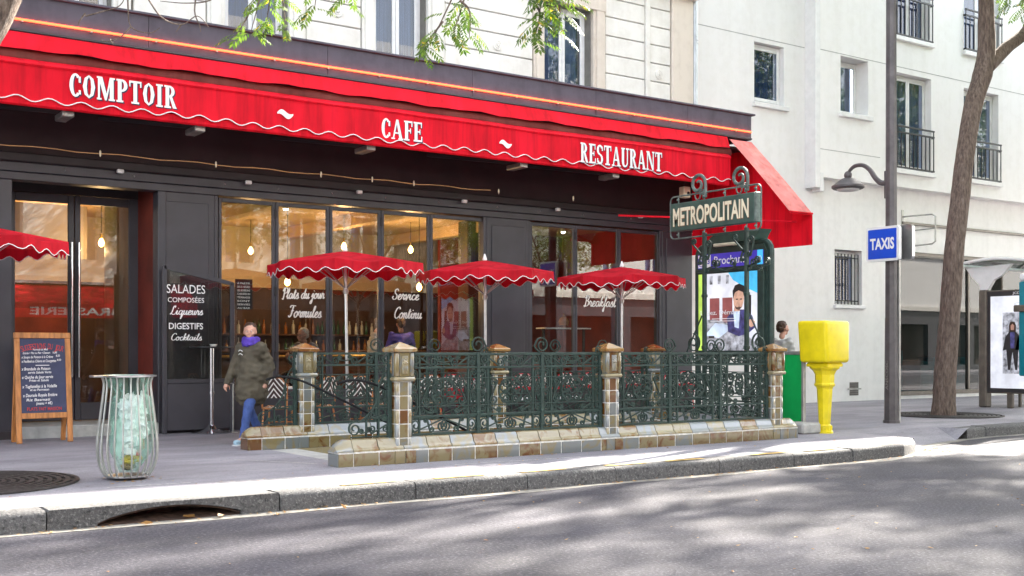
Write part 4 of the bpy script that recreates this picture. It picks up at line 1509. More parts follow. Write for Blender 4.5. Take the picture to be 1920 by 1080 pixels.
# string of tiny lights under the awning
mb = MB()
sl = thing('string_light', 'thin copper string of tiny lamps hung under the awning', 'string light', (8, 17.3, 4.6))
ys = 17.3
zs = fz(640, 331, ys)
mb.tube([(-2 + 18.1 * i / 60, ys, zs + .012 * sin(i * 1.7)) for i in range(46)], .007, 5)
mb.build('wire', 'copper', sl, world=True)
for u in (188, 405, 602, 698, 776, 935, 1075):
    x = fx(u, ys)
    MB().lathe([(.004, .05), (.014, .03), (.016, 0), (.012, -.03), (.002, -.05)], 8, (x, ys, zs)).build('lamp', 'sign_cream', sl, smooth=True, world=True)
# security camera box by the awning wing
x, y, z = fx(1284, 16.9), 16.9, fz(1284, 361, 16.9)
spk = thing('wall_speaker', 'small beige speaker box hung under the awning end', 'speaker', (x, y, z))
MB().cbox(-.09, .09, -.08, .08, -.11, .11, .015).build('case', 'sign_cream', spk)
MB(Matrix.Translation((.02, -.081, -.02)) @ Matrix.Rotation(pi / 2, 4, 'X')).lathe([(.035, 0), (.03, .012), (.01, .014)], 12).build('driver', 'plastic_black', spk)
MB().box(-.02, .02, -.02, .02, .11, .6).build('hanger', 'shop_dark', spk)

# ------------------------------------------------------------------ cafe interior
ci = thing('cafe_interior', 'warm lit cafe room behind the folding windows', 'room', (10, 21.5, .3))
RX0, RX1, RY0, RY1 = -5.9, 17.2, YF + .3, 24.6
MB().box(RX0, RX1, YF + .21, RY1, .24, .34).build('floor', 'floor_tile', ci, world=True)
MB().box(RX0, RX1, RY0, RY1, 4.25, 4.35).build('ceiling', 'ceiling_warm', ci, world=True)
MB().box(RX0, RX1, RY1, RY1 + .1, .34, 4.25).build('back_wall', 'wall_brown', ci, world=True)
MB().box(RX0, RX1, RY1 - .02, RY1 - .001, 2.9, 4.25).build('frieze', 'wall_cream', ci, world=True)
MB().box(RX1 - .1, RX1, RY0, RY1 - .03, .34, 4.25).build('side_wall', 'wall_red', ci, world=True)
MB().box(RX0, RX0 + .1, RY0, RY1 - .03, .34, 4.25).build('side_wall', 'wall_cream', ci, world=True)
MB().box(5.85, 5.97, YD + .35, 21.4, .34, 4.25).build('partition', 'wall_cream', ci, world=True)
MB().cbox(13.2, 13.6, 20.6, 21.0, .34, 4.25, .02).build('column', 'wall_brown', ci, world=True)
MB().box(13.6, RX1 - .1, 22.4, 22.5, .34, 4.25).build('partition', 'wall_red', ci, world=True)
for x in (8.0, 10.6, 13.4):
    MB().cbox(x, x + .22, RY0, RY1 - .03, 4.0, 4.249, .01).build('ceiling_beam', 'ceiling_warm', ci, world=True)
MB().box(2.0, 5.8, 23.6, 24.5, .34, 2.3).build('cabinet', 'wall_red', ci, world=True)
MB().box(2.0, 5.8, 22.4, 22.45, 3.2, 4.2).build('hanging_board', 'wall_cream', ci, world=True)
bar = thing('bar_counter', 'dark wood bar counter with brass rail inside the cafe', 'counter', (10.3, 22.3, .34))
MB().cbox(7.6, 13.0, 22.0, 22.6, .34, 1.42, .02).build('front', 'wood_dark', bar, world=True)
MB().cbox(7.5, 13.1, 21.9, 22.7, 1.42, 1.48, .015).build('top', 'wood_dark', bar, world=True)
MB().tube([(7.5, 21.86, 1.36), (13.1, 21.86, 1.36)], .025, 8).build('rail', 'brass', bar, world=True)
shf = thing('bottle_shelf', 'back bar shelves loaded with bottles behind the counter', 'shelf', (10.3, 24.3, .34))
for z in (.95, 1.38, 1.81):
    MB().cbox(7.6, 13.0, 24.2, 24.56, z, z + .04, .008).build('shelf_board', 'wood_dark', shf, world=True)
for x in (7.6, 9.4, 11.2, 12.96):
    MB().box(x, x + .04, 24.22, 24.57, .34, 2.25).build('upright', 'wood_dark', shf, world=True)
bm_ = {}
for k in ('bottle_green', 'bottle_amber', 'bottle_clear'):
    bm_[k] = MB().lathe([(.036, 0), (.038, .02), (.038, .19), (.030, .225), (.013, .25), (.013, .31), (.016, .315), (.016, .33)], 10).mesh('bottle', k, True)
rnd = random.Random(5)
for z in (.99, 1.42, 1.85):
    x = 7.75
    while x < 12.9:
        k = rnd.choice(list(bm_))
        o = link('bottle', bm_[k], None, (x, 24.36 + rnd.uniform(-.03, .03), z), (0, 0, 0), (1, 1, rnd.uniform(.8, 1.05)))
        tag(o, {'bottle_green': 'green glass bottle on the back bar shelves', 'bottle_amber': 'amber spirit bottle on the back bar shelves', 'bottle_clear': 'clear glass bottle on the back bar shelves'}[k], 'bottle', 'bottles behind the bar, ' + k.split('_')[1])
        x += rnd.uniform(.11, .2)
# pendant bulbs and ceiling spots, all lit
def pendant(u, v, Y, label, power=7.5, r=.055):
    x, z = fx(u, Y), fz(u, v, Y)
    t = thing('pendant_lamp', label, 'lamp', (x, Y, z), 0, 'lit pendant bulbs inside the cafe')
    MB().tube([(0, 0, .16), (0, 0, 4.25 - z)], .006, 5).build('cord', 'plastic_black', t)
    MB().lathe([(.022, .08), (.024, .16), (.008, .17)], 10).build('socket', 'brass', t, smooth=True)
    MB().lathe([(.012, .085), (r * .6, .05), (r, 0), (r * .8, -.05), (r * .25, -.075), (.002, -.078)], 12).build('bulb', 'bulb', t, smooth=True)
    l = bpy.data.lights.new('bulb_light', 'POINT')
    l.energy, l.color, l.shadow_soft_size = power, (1.0, .62, .28), .06
    o = bpy.data.objects.new('bulb_light', l)
    COL.objects.link(o)
    o.parent = t
    o.location = (0, -.0, -.16)
pendant(539, 528, 19.9, 'bare glowing bulb hanging above the Plats du jour lettering')
pendant(786, 538, 19.9, 'bare glowing bulb hanging above the Service lettering')
pendant(770, 468, 21.6, 'glowing bulb hanging deep in the room in the fourth pane')
pendant(645, 462, 21.2, 'glowing bulb showing just above the first parasol tip')
pendant(190, 455, 21.6, 'glowing bulb hanging behind the cafe door', 8)
pendant(1110, 470, 21.8, 'glowing bulb behind the third parasol', 8)
pendant(470, 470, 23.2, 'glowing bulb at the back of the first pane', 5)
pendant(90, 420, 22.8, 'glowing bulb deep behind the left door leaf', 8)
def spot(u, Y, label):
    x = fx(u, Y)
    t = thing('ceiling_spot', label, 'lamp', (x, Y, 4.15), 0, 'round ceiling spots inside the cafe')
    MB().lathe([(.05, .0), (.055, .05), (.03, .1)], 12).build('housing', 'white_paint', t, smooth=True)
    MB().ball((0, 0, 0), (.05, .05, .03), 12, 6).build('lens', 'bulb_white', t, smooth=True)
for u, Y, l in ((536, 20.2, 'small bright ceiling spot at the top of the second pane'), (697, 20.6, 'small bright ceiling spot at the top of the third pane'), (1056, 20.6, 'small bright ceiling spot at the top of the sixth pane')):
    spot(u, Y, l)
# wine glasses hanging / cake stand on the sill
ck = thing('cake_stand', 'glazed cake under a small stand behind the Breakfast pane', 'cake stand', (fx(1057, 19.0), 19.0, 1.95))
MB().lathe([(.11, 0), (.12, .012), (.02, .02), (.02, .03), (.10, .05), (.125, .12), (.10, .19), (.05, .23), (.012, .25), (.02, .28), (.004, .30)], 10).build('cake', 'bottle_amber', ck, smooth=True)
MB().box(-.6, .6, -.16, .16, -.03, -.001).build('glass_shelf', 'white_paint', ck)
MB().box(-.55, -.50, -.02, .02, -1.6, -.03).build('leg', 'black_iron', ck)
MB().box(.50, .55, -.02, .02, -1.6, -.03).build('leg', 'black_iron', ck)
# ------------------------------------------------------------------ metro entrance: stairwell
stw = bpy.data.objects.new('stairwell', None)
COL.objects.link(stw)
stw['kind'] = 'structure'
for i in range(18):
    x, z = HX0 + i * .36, PAV - .001 - i * .165
    MB().cbox(x, x + .36 + .02, HY0 + .02, HY1 - .02, z - .4, z, .01).build('step', 'concrete_block', stw)
mb = MB()
mb.box(HX0, HX1, HY0 - .05, HY0 + .018, -3.2, PAV - .002)
mb.box(HX0, HX1, HY1 - .018, HY1 + .05, -3.2, PAV - .002)
mb.box(HX1 - .018, HX1 + .05, HY0, HY1, -3.2, PAV - .002)
mb.build('side_walls', 'tile_cream', stw)

# ------------------------------------------------------------------ glazed tile meshes shared by both balustrades
TW = .325
T_LOW = MB().cbox(-TW / 2 + .006, TW / 2 - .006, 0, .02, 0, .150, .005).mesh('tile', 'tile')
prof = [(-.185, 0), (-.188, .028), (-.172, .040), (-.150, .048), (-.135, .068), (-.118, .100), (-.100, .128), (-.075, .142), (0, .147),
        (.075, .142), (.100, .128), (.118, .100), (.135, .068), (.150, .048), (.172, .040), (.188, .028), (.185, 0)]
def coping_mesh(w):
    mb = MB()
    mb.prism([(y, z) for y, z in prof], -w / 2 + .006, w / 2 - .006, basis((0, 0, 0), (0, 1, 0), (0, 0, 1)))
    return mb.mesh('coping_tile', 'tile_cream', 50)
prof = [(y * .70, z) for y, z in prof]
T_COP = coping_mesh(TW)
def end_mesh():
    mb = MB()
    vs, fs = [], []
    n = len(prof)
    for k, (sx, sc) in enumerate(((0, 1), (.10, .97), (.16, .72), (.20, .45))):
        for y, z in prof:
            vs.append((-sx, y * (1 if k < 2 else .98), z * sc))
    for k in range(3):
        for j in range(n - 1):
            fs.append((k * n + j, k * n + j + 1, (k + 1) * n + j + 1, (k + 1) * n + j))
    fs.append(tuple(3 * n + j for j in range(n)))
    mb.add(vs, fs)
    return mb.mesh('end_tile', 'tile_cream', 40)
T_END = end_mesh()
RH = .164
ps, hs, cs = .205, .25, .30           # shaft, head and cap widths
T_FACE = MB().cbox(-.053, .053, 0, .02, 0, RH - .010, .004).mesh('tile', 'tile')
T_CORN = MB().cbox(-.022, .022, -.022, .022, 0, RH - .010, .009).mesh('corner_tile', 'tile_cream', 50)
T_HEADF = MB().cbox(-.07, .07, 0, .022, 0, .285, .006).mesh('head_tile', 'tile')
T_HEADC = MB().cbox(-.028, .028, -.028, .028, 0, .285, .012).mesh('corner_tile', 'tile', 50)
def medal_mesh():
    mb = MB()
    mb.cbox(-.042, .042, -.010, 0, .02, .23, .004)
    for a, b, r in ((0, .155, .026), (-.02, .175, .014), (.02, .175, .014), (0, .19, .014), (-.022, .145, .013), (.022, .145, .013)):
        mb.ball((a, -.014, b), (r, .012, r), 8, 6)
    for sx in (-1, 1):
        for k in range(3):
            mb.ball((sx * (.010 + .010 * k), -.013, .10 - .022 * k), (.007, .008, .026), 6, 6)
    mb.ball((0, -.014, .075), (.007, .010, .05), 6, 6)
    return mb.mesh('medallion', 'tile_cream', True)
T_MED = medal_mesh()
T_CAP = MB().lathe([(cs / 2 * 1.414 * .94, 0), (cs / 2 * 1.414, .012), (cs / 2 * 1.414, .040), (cs / 2 * 1.414 * .93, .05), (.05, .105), (.012, .118)], 4, start=pi / 4).mesh('cap', 'tile_cap')
T_RING = MB().cbox(-.145, .145, -.145, .145, 0, .05, .018).mesh('neck_ring', 'tile_cream')
T_BASE = MB().cbox(-.068, .068, -.152, .152, 0, .152, .006).mesh('pedestal_tile', 'tile')
def pillar(parent, x, y):
    p = part_empty('pillar', parent, (x, y, 0))
    L = lambda n, me, loc, rz=0.0: link(n, me, p, loc, (0, 0, rz))
    MB().box(-.0985, .0985, -.0985, .0985, .16, 1.47).build('core', 'grout', p)
    for q in (-.072, .072):
        L('pedestal_tile', T_BASE, (q, 0, PAV - .002))
    for k in range(5):
        z = .305 + k * RH
        for q in range(4):
            a = q * pi / 2
            L('tile', T_FACE, (sin(a) * .104, -cos(a) * .104, z), a)
            L('corner_tile', T_CORN, (.084 * (1 if q in (0, 1) else -1), .084 * (1 if q in (0, 3) else -1), z))
    L('neck_ring', T_RING, (0, 0, 1.127))
    for q in range(4):
        a = q * pi / 2
        L('head_tile', T_HEADF, (sin(a) * .122, -cos(a) * .122, 1.180), a)
        L('corner_tile', T_HEADC, (.100 * (1 if q in (0, 1) else -1), .100 * (1 if q in (0, 3) else -1), 1.180))
        L('medallion', T_MED, (sin(a) * .124, -cos(a) * .124, 1.195), a)
    L('cap', T_CAP, (0, 0, 1.468))
    return p
def parapet(parent, xa, xb, y, skip=(), back=True):
    n = round((xb - xa) / TW)
    w = (xb - xa) / n
    MB().box(xa + .02, xb - .02, y - .130, y + .130, .12, .335).build('parapet_core', 'grout', parent)
    sx = w / TW
    for i in range(n):
        x = xa + w * (i + .5)
        link('tile', T_LOW, parent, (x, y - .137, PAV - .003), (0, 0, 0), (sx, 1, 1))
        if back:
            link('tile', T_LOW, parent, (x, y + .137, PAV - .003), (0, 0, pi), (sx, 1, 1))
        link('coping_tile', T_COP, parent, (x, y, .328), (0, 0, 0), (sx, 1, 1))

# ------------------------------------------------------------------ wrought iron scrolls
def catmull(P, n=4):
    P = [Vector(p) for p in P]
    out = []
    for i in range(len(P) - 1):
        p0, p1, p2, p3 = P[max(i - 1, 0)], P[i], P[i + 1], P[min(i + 2, len(P) - 1)]
        for k in range(n):
            t = k / n
            out.append(0.5 * ((2 * p1) + (-p0 + p2) * t + (2 * p0 - 5 * p1 + 4 * p2 - p3) * t * t + (-p0 + 3 * p1 - 3 * p2 + p3) * t ** 3))
    out.append(P[-1])
    return out
def spiral(c, r, a_end, ccw, turns=1.4, n=22, r0=.22):
    out = []
    for i in range(n + 1):
        t = i / n
        a = a_end - (1 if ccw else -1) * (1 - t) * turns * 2 * pi
        rr = r * (r0 + (1 - r0) * t ** .8)
        out.append(Vector((c[0] + rr * cos(a), 0, c[1] + rr * sin(a))))
    return out
def scroll_pts(A, B, rA, rB, kind='S', side=1, turns=1.35, bulge=0.0):
    A2, B2 = Vector(A), Vector(B)
    e = (B2 - A2).normalized()
    n_ = Vector((-e.y, e.x)) * side
    aA = atan2(n_.y, n_.x)
    nB = n_ if kind == 'C' else -n_
    aB = atan2(nB.y, nB.x)
    pA = spiral(A, rA, aA, side < 0, turns)
    ccwB = (side < 0) if kind == 'C' else (side > 0)
    pB = spiral(B, rB, aB, not ccwB, turns)
    pB.reverse()
    mid = []
    if bulge:
        m_ = (A2 + B2) / 2 + n_ * (max(rA, rB) + bulge)
        mid = [Vector((m_.x, 0, m_.y))]
    link_ = catmull([pA[-2], pA[-1]] + mid + [pB[0], pB[1]], 6)
    return pA[:-2] + link_ + pB[2:]
def scroll_mesh(*a, w=.022, th=.0145, **k):
    mb = MB()
    P = scroll_pts(*a, **k)
    mb.ribbon(P, w, th, (0, 1, 0))
    for e in (P[0], P[-1]):
        mb.ball((e.x, 0, e.z), (.010, .011, .010), 8, 5)
    return mb.mesh('scroll', 'metro_green', 50)
RT, R2, R3, R4, R5, R6 = 1.44, 1.280, 1.150, .815, .700, .490
BW = .98
h = BW / 2
SC = {
    'frieze': scroll_mesh((-.39, 1.372), (-.15, 1.345), .062, .058, 'S', 1),
    'frieze_small': scroll_mesh((-.075, 1.39), (.075, 1.39), .034, .034, 'C', -1, bulge=.012),
    'side_curl': scroll_mesh((-.255, 1.09), (-.255, .88), .052, .056, 'S', 1),
    'column_top': scroll_mesh((-.425, 1.215), (-.425, 1.045), .044, .050, 'C', 1),
    'column_low': scroll_mesh((-.425, .945), (-.425, .775), .048, .044, 'C', 1),
    'heart_top': scroll_mesh((-.078, 1.075), (-.085, .975), .058, .032, 'C', -1, bulge=.03),
    'heart_low': scroll_mesh((-.078, .885), (-.085, .965), .056, .024, 'C', 1, bulge=.03),
    'wave': scroll_mesh((-.395, .595), (-.03, .580), .070, .078, 'S', -1),
    'wave_small': scroll_mesh((-.255, .645), (-.17, .545), .026, .032, 'S', 1, 1.0),
    'rosette_curl': scroll_mesh((-.30, .757), (-.18, .757), .038, .032, 'S', 1),
}
def oval_mesh():
    mb = MB()
    P = [(.155 * cos(t) * (1 + .12 * cos(2 * t)), 0, .982 + .160 * sin(t)) for t in [2 * pi * i / 36 for i in range(37)]]
    mb.ribbon(P, .022, .015, (0, 1, 0))
    return mb.mesh('cartouche_ring', 'metro_green', 50)
OVAL = oval_mesh()
CIRC = MB().ribbon([(.045 * cos(2 * pi * i / 20), 0, .975 + .045 * sin(2 * pi * i / 20)) for i in range(21)], .018, .012, (0, 1, 0)).mesh('cartouche_ring', 'metro_green', 50)
CROWN = scroll_mesh((0, 1.555), (.085, 1.335), .108, .035, 'S', -1, turns=1.55, th=.014, w=.022)
SHOULDER = scroll_mesh((.02, 1.50), (.055, 1.31), .045, .03, 'C', 1, turns=1.2, th=.013, w=.02)
BAR = MB().box(-.012, .012, -.012, .012, R6, RT).mesh('bar', 'metro_green')
def post_mesh():
    mb = MB()
    mb.cbox(-.024, .024, -.024, .024, .46, RT + .02, .004)
    for z in (.70, .98, 1.21, .52):
        mb.cbox(-.029, .029, -.029, .029, z, z + .04, .006)
    mb.cbox(-.05, .05, -.04, .04, .455, .475, .006)
    return mb.mesh('post', 'metro_green')
POST = post_mesh()
def rails_mesh(L):
    return [MB().cbox(0, L, -.015, .015, z - hh, z + hh, .003).mesh('rail', 'metro_green') for z, hh in ((RT, .015), (R2, .013), (R3, .0065), (R4, .0065), (R5, .014), (R6, .013))]
def bays(railing, x0, L, n):
    """n equal bays between two pillars, local x along the railing"""
    for me in rails_mesh(L):
        link('rail', me, railing, (x0, 0, 0))
    w = L / n
    k = w / BW
    for i in range(n):
        c = x0 + (i + .5) * w
        for nm, me in SC.items():
            for sx in ((1,) if nm == 'frieze_small' else (1, -1)):
                link('scroll', me, railing, (c, 0, 0), (0, 0, 0), (sx * k, 1, 1))
        link('cartouche_ring', OVAL, railing, (c, 0, 0), (0, 0, 0), (k, 1, 1))
        link('cartouche_ring', CIRC, railing, (c, 0, 0), (0, 0, 0), (k, 1, 1))
        for dx_ in (-.345, .345):
            link('bar', BAR, railing, (c + dx_ * k, 0, 0))
        if i < n - 1:
            link('post', POST, railing, (x0 + (i + 1) * w, 0, 0))
            link('scroll', CROWN, railing, (x0 + (i + 1) * w, 0, 0), (0, 0, 0), ((1 if i % 2 else -1), 1, 1))
    for x, sx in ((x0 + .02, 1), (x0 + L - .02, -1)):
        link('post', POST, railing, (x, 0, 0))
        link('scroll', SHOULDER, railing, (x, 0, 0), (0, 0, 0), (sx, 1, 1))
PX = (6.62, 9.79, 12.97)
def ramp_end(railing, xp):
    """swept end panel that drops from the first pillar to the parapet"""
    e = xp - .12
    big = [Vector(p) for p in ((e - .0, 0, 1.30), (e - .10, 0, 1.20), (e - .16, 0, 1.05), (e - .20, 0, .88), (e - .30, 0, .74), (e - .42, 0, .66))]
    P = spiral((e - .06, 1.385), .055, radians(-75), True, 1.3) + catmull(big, 5)
    lo = spiral((e - .47, .585), .085, radians(70), False, 1.5)
    lo.reverse()
    mb = MB().ribbon(P + lo, .022, .014, (0, 1, 0))
    mb.build('sweep_scroll', 'metro_green', railing, smooth=50)
    for x, zt in ((e - .16, 1.03), (e - .32, .72)):
        MB().box(x - .010, x + .010, -.010, .010, R6, zt).build('bar', 'metro_green', railing)
    for z, xl in ((R2, e - .06), (R3 - .02, e - .10), (R4, e - .22), (R5, e - .36), (R6, e - .52)):
        MB().cbox(xl, e, -.010, .010, z - .008, z + .008, .003).build('rail', 'metro_green', railing)
    for A, B, r, s_ in (((e - .05, 1.07), (e - .06, .90), .038, 1), ((e - .25, .74), (e - .09, .70), .040, -1), ((e - .24, .575), (e - .07, .575), .045, -1), ((e - .30, .575), (e - .38, .56), .03, 1)):
        link('scroll', scroll_mesh(A, B, r, r * .9, 'C' if s_ > 0 else 'S', s_), railing)
    link('post', POST, railing, (e - .02, 0, 0))
def balustrade(name, label, y, ends=True):
    t = thing(name, label, 'balustrade', (0, y, 0))
    parapet(t, 5.95, 13.18, 0)
    link('end_tile', T_END, t, (5.95, 0, .328))
    link('tile', T_LOW, t, (5.755, 0, PAV - .003), (0, 0, -pi / 2), (.80, 1, 1))
    for s_ in (-1, 1):
        link('tile', T_LOW, t, (5.855, s_ * .137, PAV - .003), (0, 0, 0 if s_ < 0 else pi), (.58, 1, 1))
    MB().box(5.765, 5.97, -.130, .130, .12, .33).build('parapet_core', 'grout', t)
    for x in PX:
        pillar(t, x, 0)
    for a, b in zip(PX, PX[1:]):
        r = part_empty('iron_railing', t)
        bays(r, a + .12, b - a - .24, 3)
    r = part_empty('iron_railing', t)
    ramp_end(r, PX[0])
    return t
YA, YB = 11.815, 14.46
balustrade('metro_balustrade', 'tiled metro balustrade with green scrollwork nearest the road', YA)
balustrade('metro_balustrade', 'rear tiled metro balustrade with scrollwork beside the terrace chairs', YB)
# closed end of the stairwell
t = thing('metro_end_railing', 'tiled end wall and scrolled railing under the metro sign', 'balustrade', (13.0, YB - .20, 0), -pi / 2)
ln = YB - YA - .40
n = 7
MB().box(.0, ln, -.13, .13, .12, .335).build('parapet_core', 'grout', t)
for i in range(n):
    w_ = ln / n
    x = w_ * (i + .5)
    link('tile', T_LOW, t, (x, .137, PAV - .003), (0, 0, pi), (w_ / TW, 1, 1))
    link('tile', T_LOW, t, (x, -.137, PAV - .003), (0, 0, 0), (w_ / TW, 1, 1))
    link('coping_tile', T_COP, t, (x, 0, .328), (0, 0, 0), (w_ / TW, 1, 1))
r = part_empty('iron_railing', t)
bays(r, .10, ln - .2, 2)
for y in (YA, YB):                         # outer corner tiles of the closed end
    tt = bpy.data.objects['metro_balustrade' if y == YA else 'metro_balustrade.001']
    link('end_tile', T_END, tt, (13.18, 0, .328), (0, 0, pi))
    link('tile', T_LOW, tt, (13.38, 0, PAV - .003), (0, 0, pi / 2), (.80, 1, 1))
    for s_ in (-1, 1):
        link('tile', T_LOW, tt, (13.275, s_ * .137, PAV - .003), (0, 0, 0 if s_ < 0 else pi), (.60, 1, 1))
    MB().box(13.15, 13.37, -.130, .130, .12, .33).build('parapet_core', 'grout', tt)
# stair handrails
for y, lab in ((HY1 - .12, 'dark stair handrail sloping down along the rear balustrade'), (HY0 + .12, 'dark stair handrail sloping down along the front balustrade')):
    hr = thing('stair_handrail', lab, 'handrail', (6.3, y, PAV))
    mb = MB()
    mb.tube(catmull([(5.95, y, 1.10), (6.15, y, 1.14), (6.45, y, 1.08), (6.9, y, .88), (8.2, y, .26), (10.2, y, -.68)], 5), .016, 8)
    mb.build('rail', 'rail_black', hr, smooth=True, world=True)
    for x, z in ((7.6, .55), (8.9, -.08)):
        MB().tube([(x, y, z - .9), (x, y, z - .02)], .016, 6).build('upright', 'rail_black', hr, smooth=True, world=True)

# ------------------------------------------------------------------ METROPOLITAIN portal
XM = 13.32
mt = thing('metro_sign', 'green iron portal sign reading METROPOLITAIN on two scrolled posts', 'sign', (XM, 13.1, PAV))
mtp = lambda n, m_, k, **q: m_.build(n, k, mt, world=True, **q)
yl, yr = 14.42, 12.37                      # far and near ends of the board
p1, p2 = fyx(1321, XM), fyx(1400, XM)
zb, zt = 3.45, 3.98
BM = basis((XM, 0, 0), (0, -1, 0), (0, 0, 1))   # local x runs to the reader's right, z towards the reader
def ml(y):
    return -y
for y in (p1, p2):
    mb = MB()
    mb.cbox(XM - .03, XM + .03, y - .03, y + .03, PAV, zb - .04, .005)
    mb.cbox(XM - .05, XM + .05, y - .05, y + .05, PAV, .6, .01)
    mb.cbox(XM - .04, XM + .04, y - .04, y + .04, 1.5, 1.56, .008)
    mb.cbox(XM - .04, XM + .04, y - .04, y + .04, 2.35, 2.40, .008)
    mtp('post', mb, 'metro_green')
mtp('board', MB().cbox(XM - .05, XM + .05, yr + .10, yl - .05, zb + .03, zt - .03, .012), 'metro_sign_green')
mtp('end_flap', MB().cbox(XM - .058, XM + .058, yr + .06, yr + .097, zb + .03, zt - .03, .008), 'metro_worn')
# round-cornered outer frame
fr = []
r_ = .09
for cy, cz, a0 in ((yr + r_, zt + .09 - r_, 0), (yl - r_, zt + .09 - r_, 90), (yl - r_, zb - .09 + r_, 180), (yr + r_, zb - .09 + r_, 270)):
    for k in range(5):
        a = radians(a0 + 90 * k / 4)
        fr.append((XM, cy - r_ * cos(a), cz + r_ * sin(a)))
fr.append(fr[0])
mtp('outer_frame', MB().tube(fr[:-1], .014, 6, closed=True), 'metro_worn', smooth=True)
for y in (p1, p2, yl - .2, (p1 + p2) / 2, yr + .1):
    for z0, z1 in ((zt - .03, zt + .085), (zb - .085, zb + .03)):
        mb = MB()
        mb.tube([(XM, y, z0), (XM, y, z1)], .012, 6)
        mb.ball((XM - .02, y, (z0 + z1) / 2), .022, 8, 6)
        mtp('stud', mb, 'metro_worn', smooth=True)
mb = MB()
T = basis((XM - .056, (yr + yl) / 2 + .045, zb + .125), (0, -1, 0), (0, 0, 1))
text(mb, 'METROPOLITAIN', T, 1.72, .30, .024)
mtp('lettering', mb, 'sign_cream')
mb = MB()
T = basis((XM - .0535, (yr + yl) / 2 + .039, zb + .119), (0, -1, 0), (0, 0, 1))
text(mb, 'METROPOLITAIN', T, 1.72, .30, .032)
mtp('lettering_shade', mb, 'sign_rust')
def iron(A, B, rA, rB, kind, side, th=.02, w=.03, name='scroll', bulge=0.0, m_='metro_green', turns=1.35):
    """scroll in the plane of the portal, given as (y, z) centres"""
    P = scroll_pts((-A[0], A[1]), (-B[0], B[1]), rA, rB, kind, side, turns, bulge)
    mb = MB()
    mb.ribbon([(XM, -p.x, p.z) for p in P], w, th, (1, 0, 0))
    mtp(name, mb, m_, smooth=50)
for y in (p1, p2):
    # crook above the board
    yc = y + .15
    P = spiral((-yc, 4.22), .17, 0.0, False, 1.35, 30, .18)
    P = P + [Vector((-yc + .172, 0, 4.10)), Vector((-yc + .168, 0, 3.99))]
    mb = MB()
    mb.tube([(XM, -p.x, p.z) for p in P], [.016 + .012 * min(1, i / 12) for i in range(len(P))], 8)
    mtp('crook', mb, 'metro_worn', smooth=True)
    mb = MB()
    mb.tube([(XM, yc + .01 + .06 * cos(t * pi / 8), 4.10 + .075 * sin(t * pi / 8) - .06) for t in range(16)], .011, 6, closed=True)
    mtp('link_ring', mb, 'metro_worn', smooth=True)
    iron((y + .06, 4.08), (y + .02, 4.0), .05, .02, 'S', 1, .014, .02, m_='metro_worn')
    # brackets below
    iron((y + .24, 3.28), (y + .03, 2.98), .05, .03, 'S', -1, bulge=.0)
    iron((y - .09, 3.22), (y - .05, 3.00), .06, .04, 'C', 1)
    iron((y - .22, 2.90), (y - .06, 2.78), .055, .04, 'S', 1)
    iron((y + .05, 3.05), (y + .10, 2.92), .03, .03, 'C', -1)
    # stays on the parapet
    mtp('stay', MB().tube([(XM, y + .42 * (1 if y == p1 else -1), 1.45), (XM, y + .06 * (1 if y == p1 else -1), 2.05)], .013, 6), 'metro_green', smooth=True)
    sg = 1 if y == p1 else -1
    P = spiral((-(y + sg * .26), 1.60), .16, radians(90), sg > 0, 1.6, 30, .15)
    mtp('scroll', MB().ribbon([(XM, -p.x, p.z) for p in P], .03, .016, (1, 0, 0)), 'metro_green', smooth=50)
mtp('cross_bar', MB().cbox(XM - .015, XM + .015, p2 + .03, p1 - .03, zb - .1, zb - .07, .004), 'metro_green')
iron((p1 - .30, 2.88), (p2 + .30, 2.88), .07, .07, 'C', -1, bulge=.04)
for y, s_ in ((yr - .12, 1), (p2 - .14, 1)):
    iron((y, 2.86), (y + .14, 2.76), .06, .05, 'S', s_)

# ------------------------------------------------------------------ Brochant map and advert panel
XB = 14.2
bp = thing('station_panel', 'green framed advertising panel headed Brochant beside the metro sign', 'sign', (XB, 13.85, PAV))
bpp = lambda n, m_, k, **q: m_.build(n, k, bp, world=True, **q)
ya, yb = fyx(1309, XB), fyx(1446, XB)      # far and near edges
zl, zh = 1.42, 3.28
def on_panel(mb, y0, y1, z0, z1, d):
    mb.box(XB - .085 - d, XB - .083, y1, y0, z0, z1)
rr = .16
out = [(ya, PAV), (ya, zh - rr)] + [(ya - rr + rr * cos(radians(a)), zh - rr + rr * sin(radians(a))) for a in (22, 45, 67, 90)] + [(yb + rr + rr * cos(radians(a)), zh - rr + rr * sin(radians(a))) for a in (90, 113, 135, 158)] + [(yb, zh - rr), (yb, PAV)]
bpp('frame', MB().tube([(XB, y, z) for y, z in out], .055, 8), 'metro_green', smooth=True)
MBx = MB()
MBx.prism([(-ya + .02, zl - .05), (-ya + .02, zh - rr), (-ya + .10, zh - .04), (-yb - .10, zh - .04), (-yb - .02, zh - rr), (-yb - .02, zl - .05)], -.08, .08, basis((XB, 0, 0), (0, -1, 0), (0, 0, 1)))
bpp('case', MBx, 'metro_green')
zhd = 2.90
for z0, z1 in ((zl - .02, zl + .05), (zhd - .08, zhd - .02)):
    bpp('moulding', MB().cbox(XB - .11, XB - .081, yb + .06, ya - .06, z0, z1, .008), 'metro_green')
bpp('side_moulding', MB().cbox(XB - .12, XB - .081, yb + .06, yb + .20, zl + .052, zhd - .082, .008), 'metro_green')
m_ = MB(); on_panel(m_, ya - .09, yb + .09, zhd, zhd + .24, .004); bpp('header', m_, 'ratp_blue')
m_ = MB(); on_panel(m_, ya - .10, ya - .40, zhd + .012, zhd + .228, .007); bpp('line_badge', m_, 'white_print')
m_ = MB(); on_panel(m_, yb + .22, yb + .10, zhd, zhd + .24, .006); bpp('header_end', m_, 'cyan_print')
